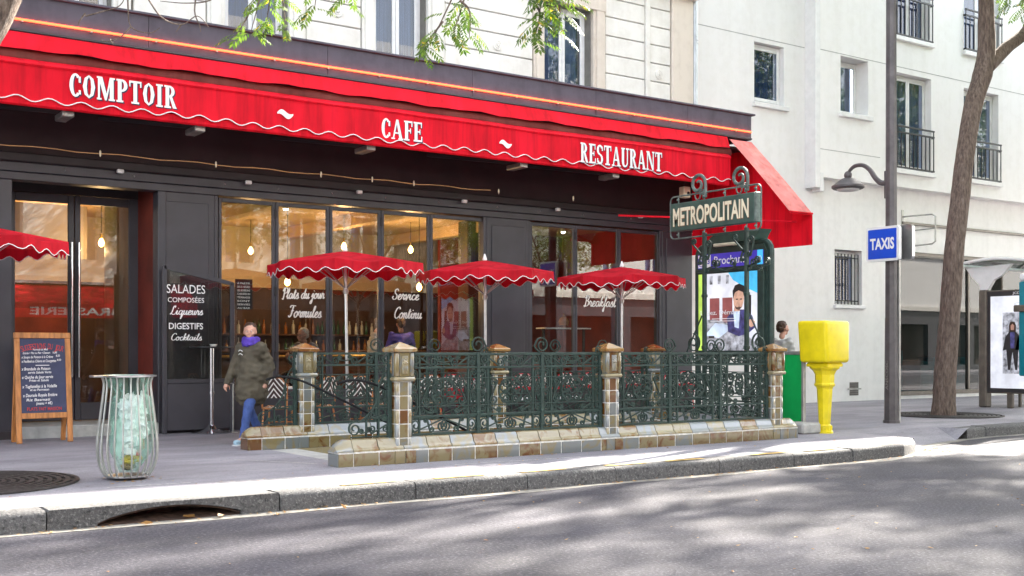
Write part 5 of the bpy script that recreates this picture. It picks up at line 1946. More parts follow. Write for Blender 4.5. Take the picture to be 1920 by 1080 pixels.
pp = lambda y, z, d: basis((XB - .083 - d, y, z), (0, -1, 0), (0, 0, 1))
m_ = MB(); text(m_, 'Brochant', pp((ya + yb) / 2 + .0, zhd + .055, .012), .72, .145, .012); bpp('lettering', m_, 'white_print')
m_ = MB(); text(m_, '13', pp(ya - .325, zhd + .075, .012), .11, .095, .02); bpp('lettering', m_, 'ratp_blue')
m_ = MB(); text(m_, 'M', pp(ya - .18, zhd + .08, .012), .09, .085, .02); bpp('lettering', m_, 'ratp_blue')
m_ = MB()
m_.ribbon([pp(ya - .18, zhd + .12, .010) @ Vector((.085 * cos(2 * pi * i / 24), .085 * sin(2 * pi * i / 24), 0)) for i in range(25)], .003, .012, (1, 0, 0)); bpp('ring_mark', m_, 'ratp_blue')
m_ = MB()
m_.ribbon([pp(yb + .16, zhd + .10, .010) @ Vector((.035 * cos(2 * pi * i / 16), .035 * sin(2 * pi * i / 16), 0)) for i in range(17)], .003, .010, (1, 0, 0)); bpp('ring_mark', m_, 'white_print')
# advert: flat printed shapes
q0, q1, z0, z1 = ya - .10, yb + .22, zl + .06, zhd - .10
W_, H_ = q0 - q1, z1 - z0
def print_poly(name, pts, m_, lay):
    mb = MB()
    T = basis((XB - .083 - .003 - .0015 * lay, q0, z0), (0, -1, 0), (0, 0, 1))
    n = len(pts)
    ar = sum(pts[i][0] * pts[(i + 1) % n][1] - pts[(i + 1) % n][0] * pts[i][1] for i in range(n))
    if ar < 0:
        pts = pts[::-1]
    mb.add([T @ Vector((x * W_, y * H_, 0)) for x, y in pts], [tuple(range(n))])
    mb.build(name, m_, bp, world=True)
R4_ = lambda a, b, c, d: [(a, b), (c, b), (c, d), (a, d)]
print_poly('poster', R4_(0, 0, 1, 1), 'poster_white', 0)
print_poly('poster_strip', R4_(0, 0, .10, 1), 'poster_lime', 1)
print_poly('poster_sky', [(.52, 1), (1, 1), (1, .72), (.80, .80), (.60, .90)], 'cyan_print', 1)
for a in (.20, .34, .48):
    print_poly('poster_window', R4_(a, .86, a + .05, .97), 'poster_grey', 2)
for a in (.20, .42):
    print_poly('poster_door', R4_(a, .36, a + .17, .68), 'poster_red', 2)
print_poly('poster_shade', R4_(.82, .45, .90, .70), 'poster_dark', 2)
print_poly('poster_car', [(.10, 0), (.10, .40), (.30, .40), (.62, .33), (.98, .10), (.98, 0)], 'poster_grey', 3)
print_poly('poster_screen', [(.12, .20), (.30, .36), (.56, .32), (.50, .24), (.36, .16)], 'poster_sky', 4)
print_poly('poster_jacket', [(.52, .24), (.50, .42), (.58, .50), (.66, .52), (.80, .52), (.92, .44), (.98, .30), (.86, .22), (.70, .18)], 'poster_navy', 5)
print_poly('poster_shirt', [(.63, .30), (.61, .50), (.66, .54), (.72, .50), (.70, .28)], 'poster_sky', 6)
print_poly('poster_neck', [(.62, .50), (.63, .58), (.72, .58), (.72, .50)], 'poster_skin', 7)
print_poly('poster_face', [(.66, .52), (.62, .58), (.61, .68), (.64, .76), (.70, .79), (.77, .76), (.79, .66), (.76, .56), (.71, .52)], 'poster_skin', 8)
print_poly('poster_hair', [(.61, .66), (.60, .76), (.64, .83), (.71, .85), (.79, .82), (.81, .74), (.795, .67), (.77, .74), (.70, .765), (.64, .74)], 'poster_dark', 9)
print_poly('poster_beard', [(.655, .53), (.63, .575), (.67, .55), (.71, .56), (.75, .55), (.765, .59), (.755, .55), (.71, .515)], 'poster_brown', 9)
for a in (.655, .725):
    print_poly('poster_eye', R4_(a, .645, a + .035, .66), 'poster_dark', 10)
print_poly('poster_hand', [(.86, .33), (.88, .39), (.93, .40), (.97, .36), (.95, .31), (.90, .29)], 'poster_skin', 8)
m_ = MB(); text(m_, 'Louez. Démarr', basis((XB - .11, q0 - .395 * W_, z0 + .465 * H_), (0, -1, 0), (0, 0, 1)), .68 * W_, .078, .012); bpp('lettering', m_, 'white_print')
for a, w_ in ((.405, .38), (.375, .44)):
    print_poly('poster_line', R4_(.44 - w_ / 2, a, .44 + w_ / 2, a + .010), 'white_print', 12)
for a, b in ((.10, .16), (.19, .29)):
    print_poly('poster_tag', R4_(a, .16, b, .19), 'poster_dark', 10)
# lamp hood on top
mb = MB()
yc = (ya + yb) / 2 - .12
mb.prism([(-.62, .0), (-.54, .10), (-.40, .17), (.40, .17), (.62, .17), (.56, .10), (.50, .0)], -.16, .12, basis((XB - .02, yc, zh + .03), (0, -1, 0), (0, 0, 1)))
bpp('lamp_hood', mb, 'metro_sign_green')
bpp('lamp_tube', MB().cbox(XB - .16, XB - .06, yc - .05, yc + .45, zh - .03, zh + .025, .015), 'sign_cream')
# ------------------------------------------------------------------ rounded box helper
def rbox(mb, x0, x1, y0, y1, z0, z1, r=.05, seg=3, flare=None):
    bm = bmesh.new()
    bmesh.ops.create_cube(bm, size=1.0)
    for v in bm.verts:
        v.co = Vector(((x0 + x1) / 2 + v.co.x * (x1 - x0), (y0 + y1) / 2 + v.co.y * (y1 - y0), (z0 + z1) / 2 + v.co.z * (z1 - z0)))
    bmesh.ops.bevel(bm, geom=list(bm.edges), offset=r, segments=seg, profile=.5, affect='EDGES')
    if flare:
        for v in bm.verts:
            v.co = flare(v.co)
    bm.verts.index_update()
    mb.add([v.co.copy() for v in bm.verts], [[v.index for v in f.verts] for f in bm.faces])
    bm.free()
    return mb
def ground_at(u, v, z=PAV):
    dx, dy = ray(u)
    t = (CAM_H - z) * F_PX / (v - V_HOR)
    return (dx * t, dy * t, z)

# ------------------------------------------------------------------ wire litter bin with green bag
gx, gy, _ = ground_at(239, 898)
lb = thing('litter_bin', 'bulging wire litter bin holding a translucent green rubbish bag', 'litter bin', (gx, gy, PAV))
rp = [(.250, 1.05), (.232, .99), (.236, .90), (.256, .74), (.278, .56), (.296, .40), (.296, .26), (.268, .12), (.215, .035)]
def rib_mesh():
    P = catmull([(r, 0, z) for r, z in rp], 3)
    return MB().tube(P, .0085, 6).mesh('rib', 'steel_dull', True)
RIB = rib_mesh()
for i in range(22):
    link('rib', RIB, lb, (0, 0, 0), (0, 0, 2 * pi * i / 22))
MB().lathe([(.20, .02), (.215, .03), (.215, .045), (.02, .045)], 28).build('base', 'steel', lb, smooth=True)
MB().lathe([(.23, 1.045), (.285, 1.05), (.29, 1.065), (.235, 1.068), (.225, 1.058)], 32).build('top_ring', 'steel', lb, smooth=True)
MB().cbox(-.36, -.2, -.09, .09, 1.046, 1.066, .006).build('lip_plate', 'steel', lb)
rnd = random.Random(9)
def bag(a, b):
    t = 2 * pi * a
    z = .07 + 1.0 * b
    r = .166 + .040 * sin(pi * min(1, b * 1.1)) - .09 * max(0, .2 - b) / .2
    if b > .8:
        r = .15 + (b - .8) * .40
    cx = .035 * sin(pi * b) + .005
    r *= 1 + .10 * sin(5 * t + 7 * b) + .06 * sin(11 * t - 5 * b) + .05 * sin(3 * t + 19 * b)
    return (cx + r * cos(t), r * sin(t) - .02, z)
MB().grid(bag, 40, 26).build('bag', 'bag_green', lb, smooth=60)
def crumple(c, r, seed, n=10, m_=7):
    rd = random.Random(seed)
    mb = MB().ball((0, 0, 0), 1, n, m_)
    mb.v = [(c[0] + v[0] * r[0] * rd.uniform(.6, 1.12), c[1] + v[1] * r[1] * rd.uniform(.6, 1.12), c[2] + v[2] * r[2] * rd.uniform(.6, 1.12)) for v in mb.v]
    return mb
for c, r, k in (((.03, -.05, .72), (.165, .15, .17), 'rubbish_white'), ((.06, -.06, .56), (.16, .14, .14), 'rubbish_white'), ((.12, -.07, .50), (.08, .08, .11), 'rubbish_white'), ((-.02, -.07, .40), (.10, .09, .13), 'rubbish_white'), ((.02, -.04, .20), (.09, .08, .06), 'rubbish_yellow'), ((.0, -.03, .13), (.08, .07, .04), 'rubbish_brown'), ((.13, -.04, .80), (.04, .04, .10), 'rubbish_white')):
    crumple(c, r, len(k) * 7 + int(c[2] * 100), 14, 10).build('rubbish', k, lb)
rnd = random.Random(12)
for c, s3, k in (((.0, -.08, .50), (.14, .10, .10), 'rubbish_white'), ((.03, -.10, .40), (.12, .06, .12), 'rubbish_white'), ((.11, -.08, .38), (.06, .06, .16), 'rubbish_brown'), ((.0, -.10, .29), (.12, .07, .07), 'rubbish_white'), ((.07, -.11, .27), (.05, .04, .05), 'red_print'), ((.02, -.06, .58), (.16, .12, .05), 'rubbish_white'), ((.09, -.08, .21), (.07, .06, .05), 'rubbish_yellow')):
    Tm = Matrix.Translation(c) @ Matrix.Rotation(rnd.uniform(-.6, .6), 4, 'Y') @ Matrix.Rotation(rnd.uniform(-1, 1), 4, 'Z') @ Matrix.Rotation(rnd.uniform(-.4, .4), 4, 'X')
    MB(Tm).cbox(-s3[0] / 2, s3[0] / 2, -s3[1] / 2, s3[1] / 2, -s3[2] / 2, s3[2] / 2, .012).build('rubbish', k, lb)
# dirt at its foot
# ------------------------------------------------------------------ chalk board on the pavement
ey = 17.15
ax0, ax1 = fx(31, ey), fx(137, ey)
eh = 1.58
ea = thing('chalkboard_easel', 'wooden A-frame chalkboard with the handwritten dishes of the day', 'easel', ((ax0 + ax1) / 2, ey, PAV))
w2 = (ax1 - ax0) / 2
LN = Matrix.Rotation(radians(-7), 4, 'X')
def le(mb, name, m_):
    mb.T = None
    mb.v = [tuple(LN @ Vector(v)) for v in mb.v]
    return mb.build(name, m_, ea)
pw = .075
for x0, x1 in ((-w2, -w2 + pw), (w2 - pw, w2)):
    le(MB().cbox(x0, x1, -.02, .02, .005, eh - .085, .006), 'leg', 'wood_orange')
le(MB().cbox(-w2 - .005, w2 + .005, -.022, .022, eh - .083, eh, .006), 'top_rail', 'wood_orange')
le(MB().cbox(-w2 + pw, w2 - pw, -.018, .018, .35, .43, .005), 'bottom_rail', 'wood_orange')
le(MB().box(-w2 + pw, w2 - pw, -.008, .010, .43, eh - .083), 'board', 'chalkboard')
for x0, x1 in ((-w2 + .01, -w2 + pw), (w2 - pw, w2 - .01)):
    MB(Matrix.Translation((0, .40, 0)) @ Matrix.Rotation(radians(9), 4, 'X')).cbox(x0, x1, -.02, .02, .0, eh - .12, .006).build('rear_leg', 'wood_orange', ea)
def chalk(s_, x, z, w_, h_, k='chalk', sh=.15, bo=.012, al='L', tilt=.02):
    mb = MB()
    text(mb, s_, LN @ basis((x, -.012, z), (1, 0, tilt), (-tilt, 0, 1)), w_, h_, bo, sh, al)
    mb.build('handwriting' if k == 'chalk' else 'lettering', k, ea)
zz = lambda py: .43 + (980 - py) / 880.0 * (eh - .083 - .43)
xx = lambda px: -w2 + pw + (px - 125) / 525.0 * (2 * w2 - 2 * pw)
hd = 'SUGGESTIONS DU JOUR'
for i, ch in enumerate(hd):
    if ch == ' ':
        continue
    f = (i - 9) / 9.0
    mb = MB()
    px = 385 + 225 * f
    a = -.32 * f
    text(mb, ch, LN @ basis((xx(px), -.012, zz(225 + 32 * f * f)), (cos(a), 0, sin(a)), (-sin(a), 0, cos(a))), .033 if ch != 'I' else .012, .085, .0)
    mb.build('lettering', 'red_print', ea)
for s_, px, py, pw_, ph in (('Formule du Midi', 275, 245, 170, 24), ('Entrée + Plat ou Plat + Dessert', 158, 288, 315, 26), ('16,80', 503, 280, 50, 24), ('x Soupe de Poisson à la Crème', 140, 338, 365, 30), ('8,50', 540, 318, 46, 24), ('x Feuilleté au Chèvre et Courgettes', 140, 388, 400, 32), ('8,50', 552, 368, 46, 24),
                            ('x Brandade de Poisson', 138, 480, 330, 36), ('servie Salade Verte', 210, 518, 270, 28), ('x Quiche du Jour servie', 138, 578, 360, 36), ('Frites et Salade', 222, 612, 225, 28), ('x Tagliatelles à la Volaille', 140, 688, 400, 38), ('et au Parmesan', 228, 722, 220, 28), ('x Daurade Royale Entière', 145, 792, 395, 38), ('Riz Basmati', 185, 842, 270, 32), ('(menu + 4€)', 295, 885, 185, 34)):
    chalk(s_, xx(px), zz(py), (2 * w2 - 2 * pw) * pw_ / 525.0, (eh - .51) * ph / 880.0)
le(MB().box(xx(300), xx(460), -.0115, -.0105, zz(424), zz(416)), 'chalk_line', 'chalk')
chalk('PLATS FAIT MAISON', xx(190), zz(952), (2 * w2 - 2 * pw) * 400 / 525.0, .05, 'red_print', 0, .01, tilt=0.0)

# ------------------------------------------------------------------ yellow post box
mx, my, _ = ground_at(1546, 812)
pb = thing('post_box', 'bright yellow pedestal post box seen from behind on fluted column', 'post box', (mx, my, PAV), radians(4))
def fl(c):
    k = max(0, (c.z - 1.42) / .36)
    return Vector((c.x * (1 + .0 * k) - (.07 * k * k if c.x < 0 else 0), c.y * (1 + .02 * k), c.z))
mb = rbox(MB(), -.30, .30, -.27, .27, 1.12, 1.78, .055, 4, fl)
mb.build('box', 'mail_yellow', pb, smooth=50)
MB().lathe([(.28, 1.055), (.285, 1.09), (.26, 1.12), (.1, 1.121)], 4, start=pi / 4).build('collar', 'mail_yellow', pb)
MB().lathe([(.155, .74), (.165, .76), (.165, .78), (.152, .80), (.155, .93), (.185, .99), (.235, 1.03), (.24, 1.055), (.1, 1.056)], 8, start=pi / 8).build('capital', 'mail_yellow', pb)
MB().lathe([(.088, .14), (.095, .20), (.125, .70), (.140, .74), (.05, .741)], 8, start=pi / 8).build('column', 'mail_yellow', pb)
mb = MB().lathe([(.135, 0), (.135, .03), (.115, .045), (.112, .12), (.098, .14), (.05, .141)], 16)
for i in range(16):
    a = 2 * pi * i / 16
    mb.tube([(.114 * cos(a), .114 * sin(a), .05), (.114 * cos(a), .114 * sin(a), .118)], .010, 5)
mb.build('foot', 'mail_yellow', pb)

# ------------------------------------------------------------------ green board, plank and concrete foot behind the balustrade
gb = thing('green_board', 'green plastic panel in a grey metal frame behind the balustrade', 'barrier', (14.42, 12.75, PAV))
y0, y1 = -.28, .32
zb0, zb1 = .12, 1.30
MB().box(.0, .02, y0 + .05, y1, zb0 + .02, zb1 - .06).build('panel', 'green_board', gb)
mb = MB().cbox(-.02, .05, y0, y0 + .05, zb0, zb1, .008)
mb.build('upright', 'steel_dull', gb)
MB().cbox(-.02, .05, y0 + .052, y1, zb1 - .06, zb1, .008).build('top_rail', 'steel_dull', gb)
crumple((-.02, y0 - .02, zb1 - .06), (.05, .10, .07), 4).build('black_strap', 'plastic_black', gb)
MB().prism([(-.10, .1), (-.03, .1), (.02, 1.0), (-.10, 1.0)], -.05, -.03, basis((0, 0, 0), (0, -1, 0), (0, 0, 1))).build('plank', 'plank_wood', gb)
cx_, cy_, _ = ground_at(1512, 813)
cbk = thing('concrete_block', 'pale concrete foot block beside the yellow post box', 'block', (cx_, cy_ + .1, PAV))
mb = MB().cbox(-.22, .22, -.22, .26, -.005, .17, .03)
mb.build('block', 'concrete_block', cbk)
# ------------------------------------------------------------------ lamp post, lantern and taxi sign
lx, ly, _ = ground_at(1671, 793)
lp = thing('lamp_post', 'tall dark grey tapering street lamp post with a curved side lantern', 'street lamp', (lx, ly, PAV))
def octo(r0, r1, z0, z1):
    return MB().lathe([(r0, z0), (r1, z1)], 8, start=pi / 8)
octo(.128, .112, 0, 1.9).build('lower_shaft', 'lamp_post', lp)
octo(.108, .088, 1.9, 9.0).build('upper_shaft', 'lamp_post', lp)
octo(.15, .148, 0, .05).build('foot_plate', 'lamp_post', lp)
MB().cbox(.10, .15, -.10, -.04, 0, 3.0, .01).build('cable_duct', 'steel_dull', lp)
za = fzx(1600, 325, lx) - PAV
yh = fyx(1590, lx) - ly
zl_ = fzx(1590, 350, lx) - PAV
mb = MB()
P = catmull([(0, .09, za - .27), (0, .22, za - .25), (0, .34, za - .15), (0, .47, za + .02), (0, .62, za + .12), (0, .80, za + .13), (0, yh - .04, za + .06), (0, yh, za - .02)], 5)
mb.tube(P, [.055 - .028 * i / len(P) for i in range(len(P))], 8)
mb.build('arm', 'lamp_post', lp, smooth=True)
MB().cbox(-.04, .04, .09, .13, za - .55, za - .05, .01).build('arm_bracket', 'lamp_post', lp)
MB().ball((0, yh, za - .02), (.07, .08, .08), 10, 8).build('knuckle', 'lamp_post', lp, smooth=True)
MB().lathe([(.03, .20), (.05, .17), (.12, .145), (.20, .09), (.26, .04), (.30, .015), (.30, -.02), (.27, -.045), (.20, -.05), (.02, -.05)], 24, (0, yh, zl_)).build('shade', 'lamp_post', lp, smooth=30)
MB().lathe([(.21, -.051), (.19, -.075), (.10, -.09), (.01, -.095)], 20, (0, yh, zl_)).build('lens', 'white_print', lp, smooth=True)
for i, s_ in enumerate('ASK'):
    pass
mb = MB()
text(mb, 'ANSCOSC', basis((-.118, -.02, .86), (0, 0, 1), (0, 1, 0)), .52, .055, .004, .1)
mb.build('scratched_tag', 'steel_dull', lp)
XT = lx - .16
ts = thing('taxi_sign', 'blue square TAXIS sign with white rim on the lamp post', 'sign', (XT, ly, 3.1))
y0, y1 = fyx(1626, XT), fyx(1687, XT)
z0, z1 = fzx(1628, 492, XT), fzx(1628, 428, XT)
def rsq(y0, y1, z0, z1, r):
    out = []
    for cy, cz, a0 in ((-y1 - r, z0 + r, 270), (-y1 - r, z1 - r, 0), (-y0 + r, z1 - r, 90), (-y0 + r, z0 + r, 180)):
        for k in range(5):
            a = radians(a0 + 90 * k / 4)
            out.append((cy + r * cos(a), cz + r * sin(a)))
    return out
BT = basis((XT, 0, 0), (0, -1, 0), (0, 0, 1))
MB().prism(rsq(y0, y1, z0, z1, .05), -.05, .03, BT).build('case', 'white_paint', ts, world=True)
MB().prism(rsq(y0 - .045, y1 + .045, z0 + .045, z1 - .045, .012), .0301, .033, BT).build('face', 'taxi_blue', ts, world=True)
mb = MB()
text(mb, 'TAXIS', BT @ Matrix.Translation((-(y0 + y1) / 2, (z0 + z1) / 2 - .09, .037)), .52, .20, .035)
mb.build('lettering', 'white_print', ts, world=True)
s2 = thing('rear_sign', 'second pale sign box turned away behind the taxi sign', 'sign', (lx + .17, ly, 3.1))
BT2 = basis((lx + .18, 0, 0), (0, -1, 0), (0, 0, 1))
MB().prism(rsq(ly + .30, ly - .34, z0 + .04, z1 + .03, .05), -.04, .04, BT2).build('case', 'steel', s2, world=True)
MB().cbox(lx + .1, lx + .15, ly - .05, ly + .05, z0 + .1, z1 - .1, .008).build('clamp', 'steel_dull', s2, world=True)
# ------------------------------------------------------------------ bus shelter with advert, teal stop column
bs = thing('bus_shelter', 'bronze framed bus shelter with curved glass roof and fashion advert', 'bus shelter', (24.4, 14.7, PAV))
bsp = lambda n, m_, k, **q: m_.build(n, k, bs, world=True, **q)
XA = 24.0
yA = fyx(1853, XA)
zA0, zA1 = fzx(1862, 732, XA), fzx(1862, 545, XA)
wA = 1.30
bsp('post', MB().cbox(XA - .12, XA + .12, yA - .02, yA + .18, PAV, zA1 + .02, .03), 'shelter_bronze')
bsp('post', MB().cbox(XA - .05, XA + .05, yA - .62, yA - .48, PAV, zA0, .02), 'shelter_bronze')
bsp('advert_case', MB().cbox(XA - .10, XA + .10, yA - wA, yA - .025, zA0 - .06, zA1, .015), 'shelter_bronze')
bsp('advert_frame', MB().box(XA - .112, XA - .101, yA - wA + .02, yA - .05, zA0 - .03, zA1 - .03), 'poster_dark')
pq = lambda a, b, c, d, l: MB().box(XA - .113 - .0015 * l, XA - .1125, yA - .05 - c, yA - .05 - a, b, d)
bsp('poster', pq(.08, zA0 + .06, wA - .12, zA1 - .14, 1), 'poster_white')
hP = zA1 - zA0 - .2
bsp('poster_photo', pq(.38, zA0 + .06 + hP * .16, wA - .12, zA0 + .06 + hP * .82, 2), 'poster_grey')
def pfig(cx, s_, dark, top):
    T = basis((XA - .1185, yA - .05 - cx, zA0 + .06 + hP * .20), (0, -1, 0), (0, 0, 1))
    k = hP * .52
    def pl(name, pts, m_, l):
        mb = MB()
        n = len(pts)
        ar = sum(pts[i][0] * pts[(i + 1) % n][1] - pts[(i + 1) % n][0] * pts[i][1] for i in range(n))
        pts = pts if ar > 0 else pts[::-1]
        mb.add([T @ Vector((x * k, y * k, .001 * l)) for x, y in pts], [tuple(range(n))])
        bsp(name, mb, m_)
    pl('poster_figure', [(-.10, 0), (-.05, 0), (0, .38), (.06, 0), (.11, 0), (.13, .42), (.20, .40), (.16, .70), (.07, .80), (-.07, .80), (-.16, .68), (-.22, .40), (-.14, .42)], 'poster_dark', 1)
    pl('poster_figure', [(-.045, .45), (.045, .45), (.05, .78), (-.05, .78)], top, 2)
    pl('poster_hair', [(-.075, .80), (.075, .80), (.08, .92), (.05, 1.0), (-.05, 1.0), (-.08, .92)], 'hair_brown', 2)
    pl('poster_face', [(-.035, .83), (.035, .83), (.04, .92), (.0, .96), (-.04, .92)], 'skin', 3)
pfig(.62, 1, 1, 'poster_navy')
pfig(.92, 1, 1, 'poster_dark')
mb = MB(); text(mb, 'Nur', basis((XA - .125, yA - .05 - .86, zA0 + .06 + hP * .50), (0, -1, 0), (0, 0, 1)), .26, .13, .02, align='L'); bsp('lettering', mb, 'white_print')
mb = MB(); text(mb, 'JCDecaux', basis((XA - .118, yA - .05 - .62, zA1 - .105), (0, -1, 0), (0, 0, 1)), .42, .055, .01, align='L'); bsp('lettering', mb, 'white_print')
mb = MB()
mb.ribbon([basis((XA - .117, yA - .05 - .86, zA0 + .06 + hP * .91), (0, -1, 0), (0, 0, 1)) @ Vector((.20 * cos(2 * pi * i / 24), .035 * sin(2 * pi * i / 24), 0)) for i in range(25)], .002, .007, (1, 0, 0)); bsp('oval_mark', mb, 'poster_grey')
# roof: curved glass on white arms
zr = fzx(1860, 493, XA)
yR0 = fyx(1803, XA)
mb = MB()
mb.grid(lambda a, b: (XA - .3 + 4.6 * a, yR0 - 1.9 * b, zr - .03 + .10 * sin(pi * b)), 6, 10)
bsp('roof_glass', mb, 'glass_dark', smooth=True)
mb = MB()
mb.tube([(XA - .3, yR0 - 1.9 * i / 10, zr - .03 + .10 * sin(pi * i / 10)) for i in range(11)], .035, 8)
bsp('roof_edge', mb, 'white_paint', smooth=True)
mb = MB()
mb.tube([(XA - .3 + 4.6 * i / 4, yR0, zr - .03) for i in range(5)], .035, 8)
bsp('roof_gutter', mb, 'white_paint', smooth=True)
mb = MB()
mb.prism([(yA + .17, zA1 + .021), (yA + .21, zA1 + .16), (yA + .36, zA1 + .30), (yA + .55, zr - .09), (yA - .6, zr - .05), (yA - .35, zA1 + .33), (yA - .16, zA1 + .24), (yA - .02, zA1 + .021)], XA - .05, XA + .05, basis((0, 0, 0), (0, 1, 0), (0, 0, 1)))
bsp('roof_arm', mb, 'white_paint')
bsp('back_glass', MB().box(XA + .3, XA + 4.2, yA + .06, yA + .07, .5, zA1), 'glass_dark')
bsp('bench', MB().cbox(XA + .4, XA + 3.6, yA - .5, yA - .1, .55, .62, .015), 'shelter_bronze')
for x in (XA + .8, XA + 3.2):
    bsp('bench_leg', MB().box(x - .03, x + .03, yA - .33, yA - .27, PAV, .55), 'shelter_bronze')
bsp('rear_post', MB().cbox(XA + 4.1, XA + 4.3, yA - .02, yA + .18, PAV, zr - .06, .03), 'shelter_bronze')
XC = 20.4
sc_ = thing('bus_stop_column', 'teal bus stop column with grey handle at the right edge', 'bus stop', (XC, fyx(1935, XC), PAV))
yC = fyx(1913.5, XC)
zc0, zc1 = fzx(1917, 705, XC), fzx(1917, 528, XC)
rbox(MB(), XC - .07, XC + .07, yC - .42, yC, zc0, zc1, .03, 2).build('panel', 'teal_panel', sc_, smooth=50, world=True)
rbox(MB(), XC - .075, XC + .075, yC - .42, yC + .005, zc1 + .002, zc1 + .16, .06, 3).build('cap', 'white_paint', sc_, smooth=50, world=True)
MB().cbox(XC - .06, XC + .06, yC - .36, yC - .2, PAV, zc0, .015).build('post', 'shelter_bronze', sc_, world=True)
MB().cbox(XC - .12, XC - .071, yC - .2, yC + .08, fzx(1917, 585, XC), fzx(1917, 572, XC), .015).build('handle', 'shelter_bronze', sc_, world=True)

# ------------------------------------------------------------------ cast tree grates
def grate(x, y, R, label):
    g = thing('tree_grate', label, 'tree grate', (x, y, PAV))
    MB().lathe([(R, .004), (R, .014), (R - .05, .014), (R - .05, .004)], 48).mesh
    def annulus(r0, r1, z0, z1):
        mb = MB()
        n = 48
        vs, fs = [], []
        for j in range(n):
            a = 2 * pi * j / n
            for r, z in ((r1, z0), (r1, z1), (r0, z1), (r0, z0)):
                vs.append((r * cos(a), r * sin(a), z))
        for j in range(n):
            k = (j + 1) % n
            for q in range(4):
                q2 = (q + 1) % 4
                fs.append((j * 4 + q, k * 4 + q, k * 4 + q2, j * 4 + q2))
        return mb.add(vs, fs)
    disc = MB().lathe([(R - .02, .002), (R - .02, .006)], 40)
    disc.build('soil', 'soil', g)
    k = 0
    r = R
    while r > .38:
        annulus(r - .045, r, .008, .022).build('ring', 'iron_grate', g)
        r -= .085
        k += 1
    rad = MB().box(.34, R - .01, -.014, .014, .007, .019).mesh('radial_bar', 'iron_grate')
    for i in range(20):
        link('radial_bar', rad, g, (0, 0, 0), (0, 0, 2 * pi * i / 20))
    return g
TR = ground_at(1773, 779)
grate(TR[0], TR[1], 1.10, 'round cast iron grate around the slender leaning tree')
TL = (1.62, 12.35, PAV)
grate(TL[0] + .35, TL[1], 1.12, 'round cast iron grate at the left edge near the litter bin')
# ------------------------------------------------------------------ parasols
def make_parasol(label, x, y, ztop, R=1.15, rot=0.0):
    p = thing('parasol', label, 'parasol', (x, y, PAV), rot, 'red scalloped parasols on the terrace')
    p.rotation_euler = (.012 * sin(x * 3), .014 * cos(x * 5), rot)
    sd = x * 1.7
    H0 = ztop - PAV
    N, sub = 8, 9
    ze = H0 - .20
    def rim(a):
        k = (a * N / (2 * pi)) % 1.0
        return R * cos(pi / N) / cos((k - .5) * 2 * pi / N)
    mb = MB()
    n = N * sub * 2
    vs = [(0, 0, H0)]
    rings = (.25, .5, .75, 1.0)
    for f in rings:
        for j in range(n):
            a = 2 * pi * j / n
            k = (a * N / (2 * pi)) % 1.0
            sag = -(.035 + .014 * sin(a * 3 + sd)) * sin(pi * k) * f
            r = rim(a) * f
            vs.append((r * cos(a), r * sin(a), H0 - (H0 - ze) * (f ** 1.08) + sag))
    fs = [(0, 1 + j, 1 + (j + 1) % n) for j in range(n)]
    for q in range(3):
        for j in range(n):
            j2 = (j + 1) % n
            fs.append((1 + q * n + j, 1 + (q + 1) * n + j, 1 + (q + 1) * n + j2, 1 + q * n + j2))
    mb.add(vs, fs)
    can = mb.build('canopy', 'parasol_red', p, smooth=30)
    mb = MB()
    vs, fs, pipe = [], [], []
    for j in range(n + 1):
        a = 2 * pi * j / n
        k = (a * N / (2 * pi)) % 1.0
        r = rim(a) * 1.004
        z1 = ze - (.035 + .014 * sin(a * 3 + sd)) * sin(pi * k)
        drop = .13 + .012 * sin(a * 5 + sd) + .036 * cos(2 * pi * k * 3)
        lo = (r * 1.008 * cos(a), r * 1.008 * sin(a), z1 - drop)
        vs += [(r * cos(a), r * sin(a), z1), lo]
        pipe.append(lo)
    fs = [(2 * j, 2 * j + 1, 2 * j + 3, 2 * j + 2) for j in range(n)]
    mb.add(vs, fs)
    va = mb.build('valance', 'parasol_red', p, smooth=30)
    MB().tube(pipe[:-1], .0062, 4, closed=True).build('piping', 'white_print', va, smooth=True)
    MB().tube([(0, 0, .04), (0, 0, H0 - .01)], .024, 10).build('pole', 'steel', p, smooth=True)
    MB().lathe([(.03, H0 - .01), (.04, H0 + .01), (.028, H0 + .05), (.012, H0 + .10), (.003, H0 + .11)], 10).build('finial', 'white_paint', p, smooth=True)
    MB().lathe([(.28, 0), (.28, .05), (.06, .06), (.045, .30), (.03, .31)], 18).build('base', 'lamp_post', p, smooth=True)
    for i in range(N):
        a = 2 * pi * (i) / N
        MB().bar((.02 * cos(a), .02 * sin(a), H0 - .03), (R * .97 * cos(a), R * .97 * sin(a), ze - .02), .014, .02).build('rib', 'steel_dull', p)
        MB().bar((.03 * cos(a), .03 * sin(a), H0 - .56), (R * .5 * cos(a), R * .5 * sin(a), H0 - .155), .01, .014).build('strut', 'steel_dull', p)
    MB().lathe([(.035, H0 - .66), (.045, H0 - .62), (.035, H0 - .58)], 10).build('runner', 'steel_dull', p, smooth=True)
    return p
YPA = 15.9
make_parasol('first red parasol from the door, in front of the Plats du jour pane', fx(652, YPA), YPA, 3.01, 1.19, .2)
make_parasol('middle red parasol before the blank grey pier between the window banks', fx(911, YPA), YPA, 2.98, 1.14, .12)
make_parasol('red parasol in front of the Breakfast pane', fx(1165, YPA), YPA, 2.99, 1.17, .27)
make_parasol('red parasol cut by the left picture edge above the chalkboard', 2.66, YPA, 3.10, 1.17, .32)

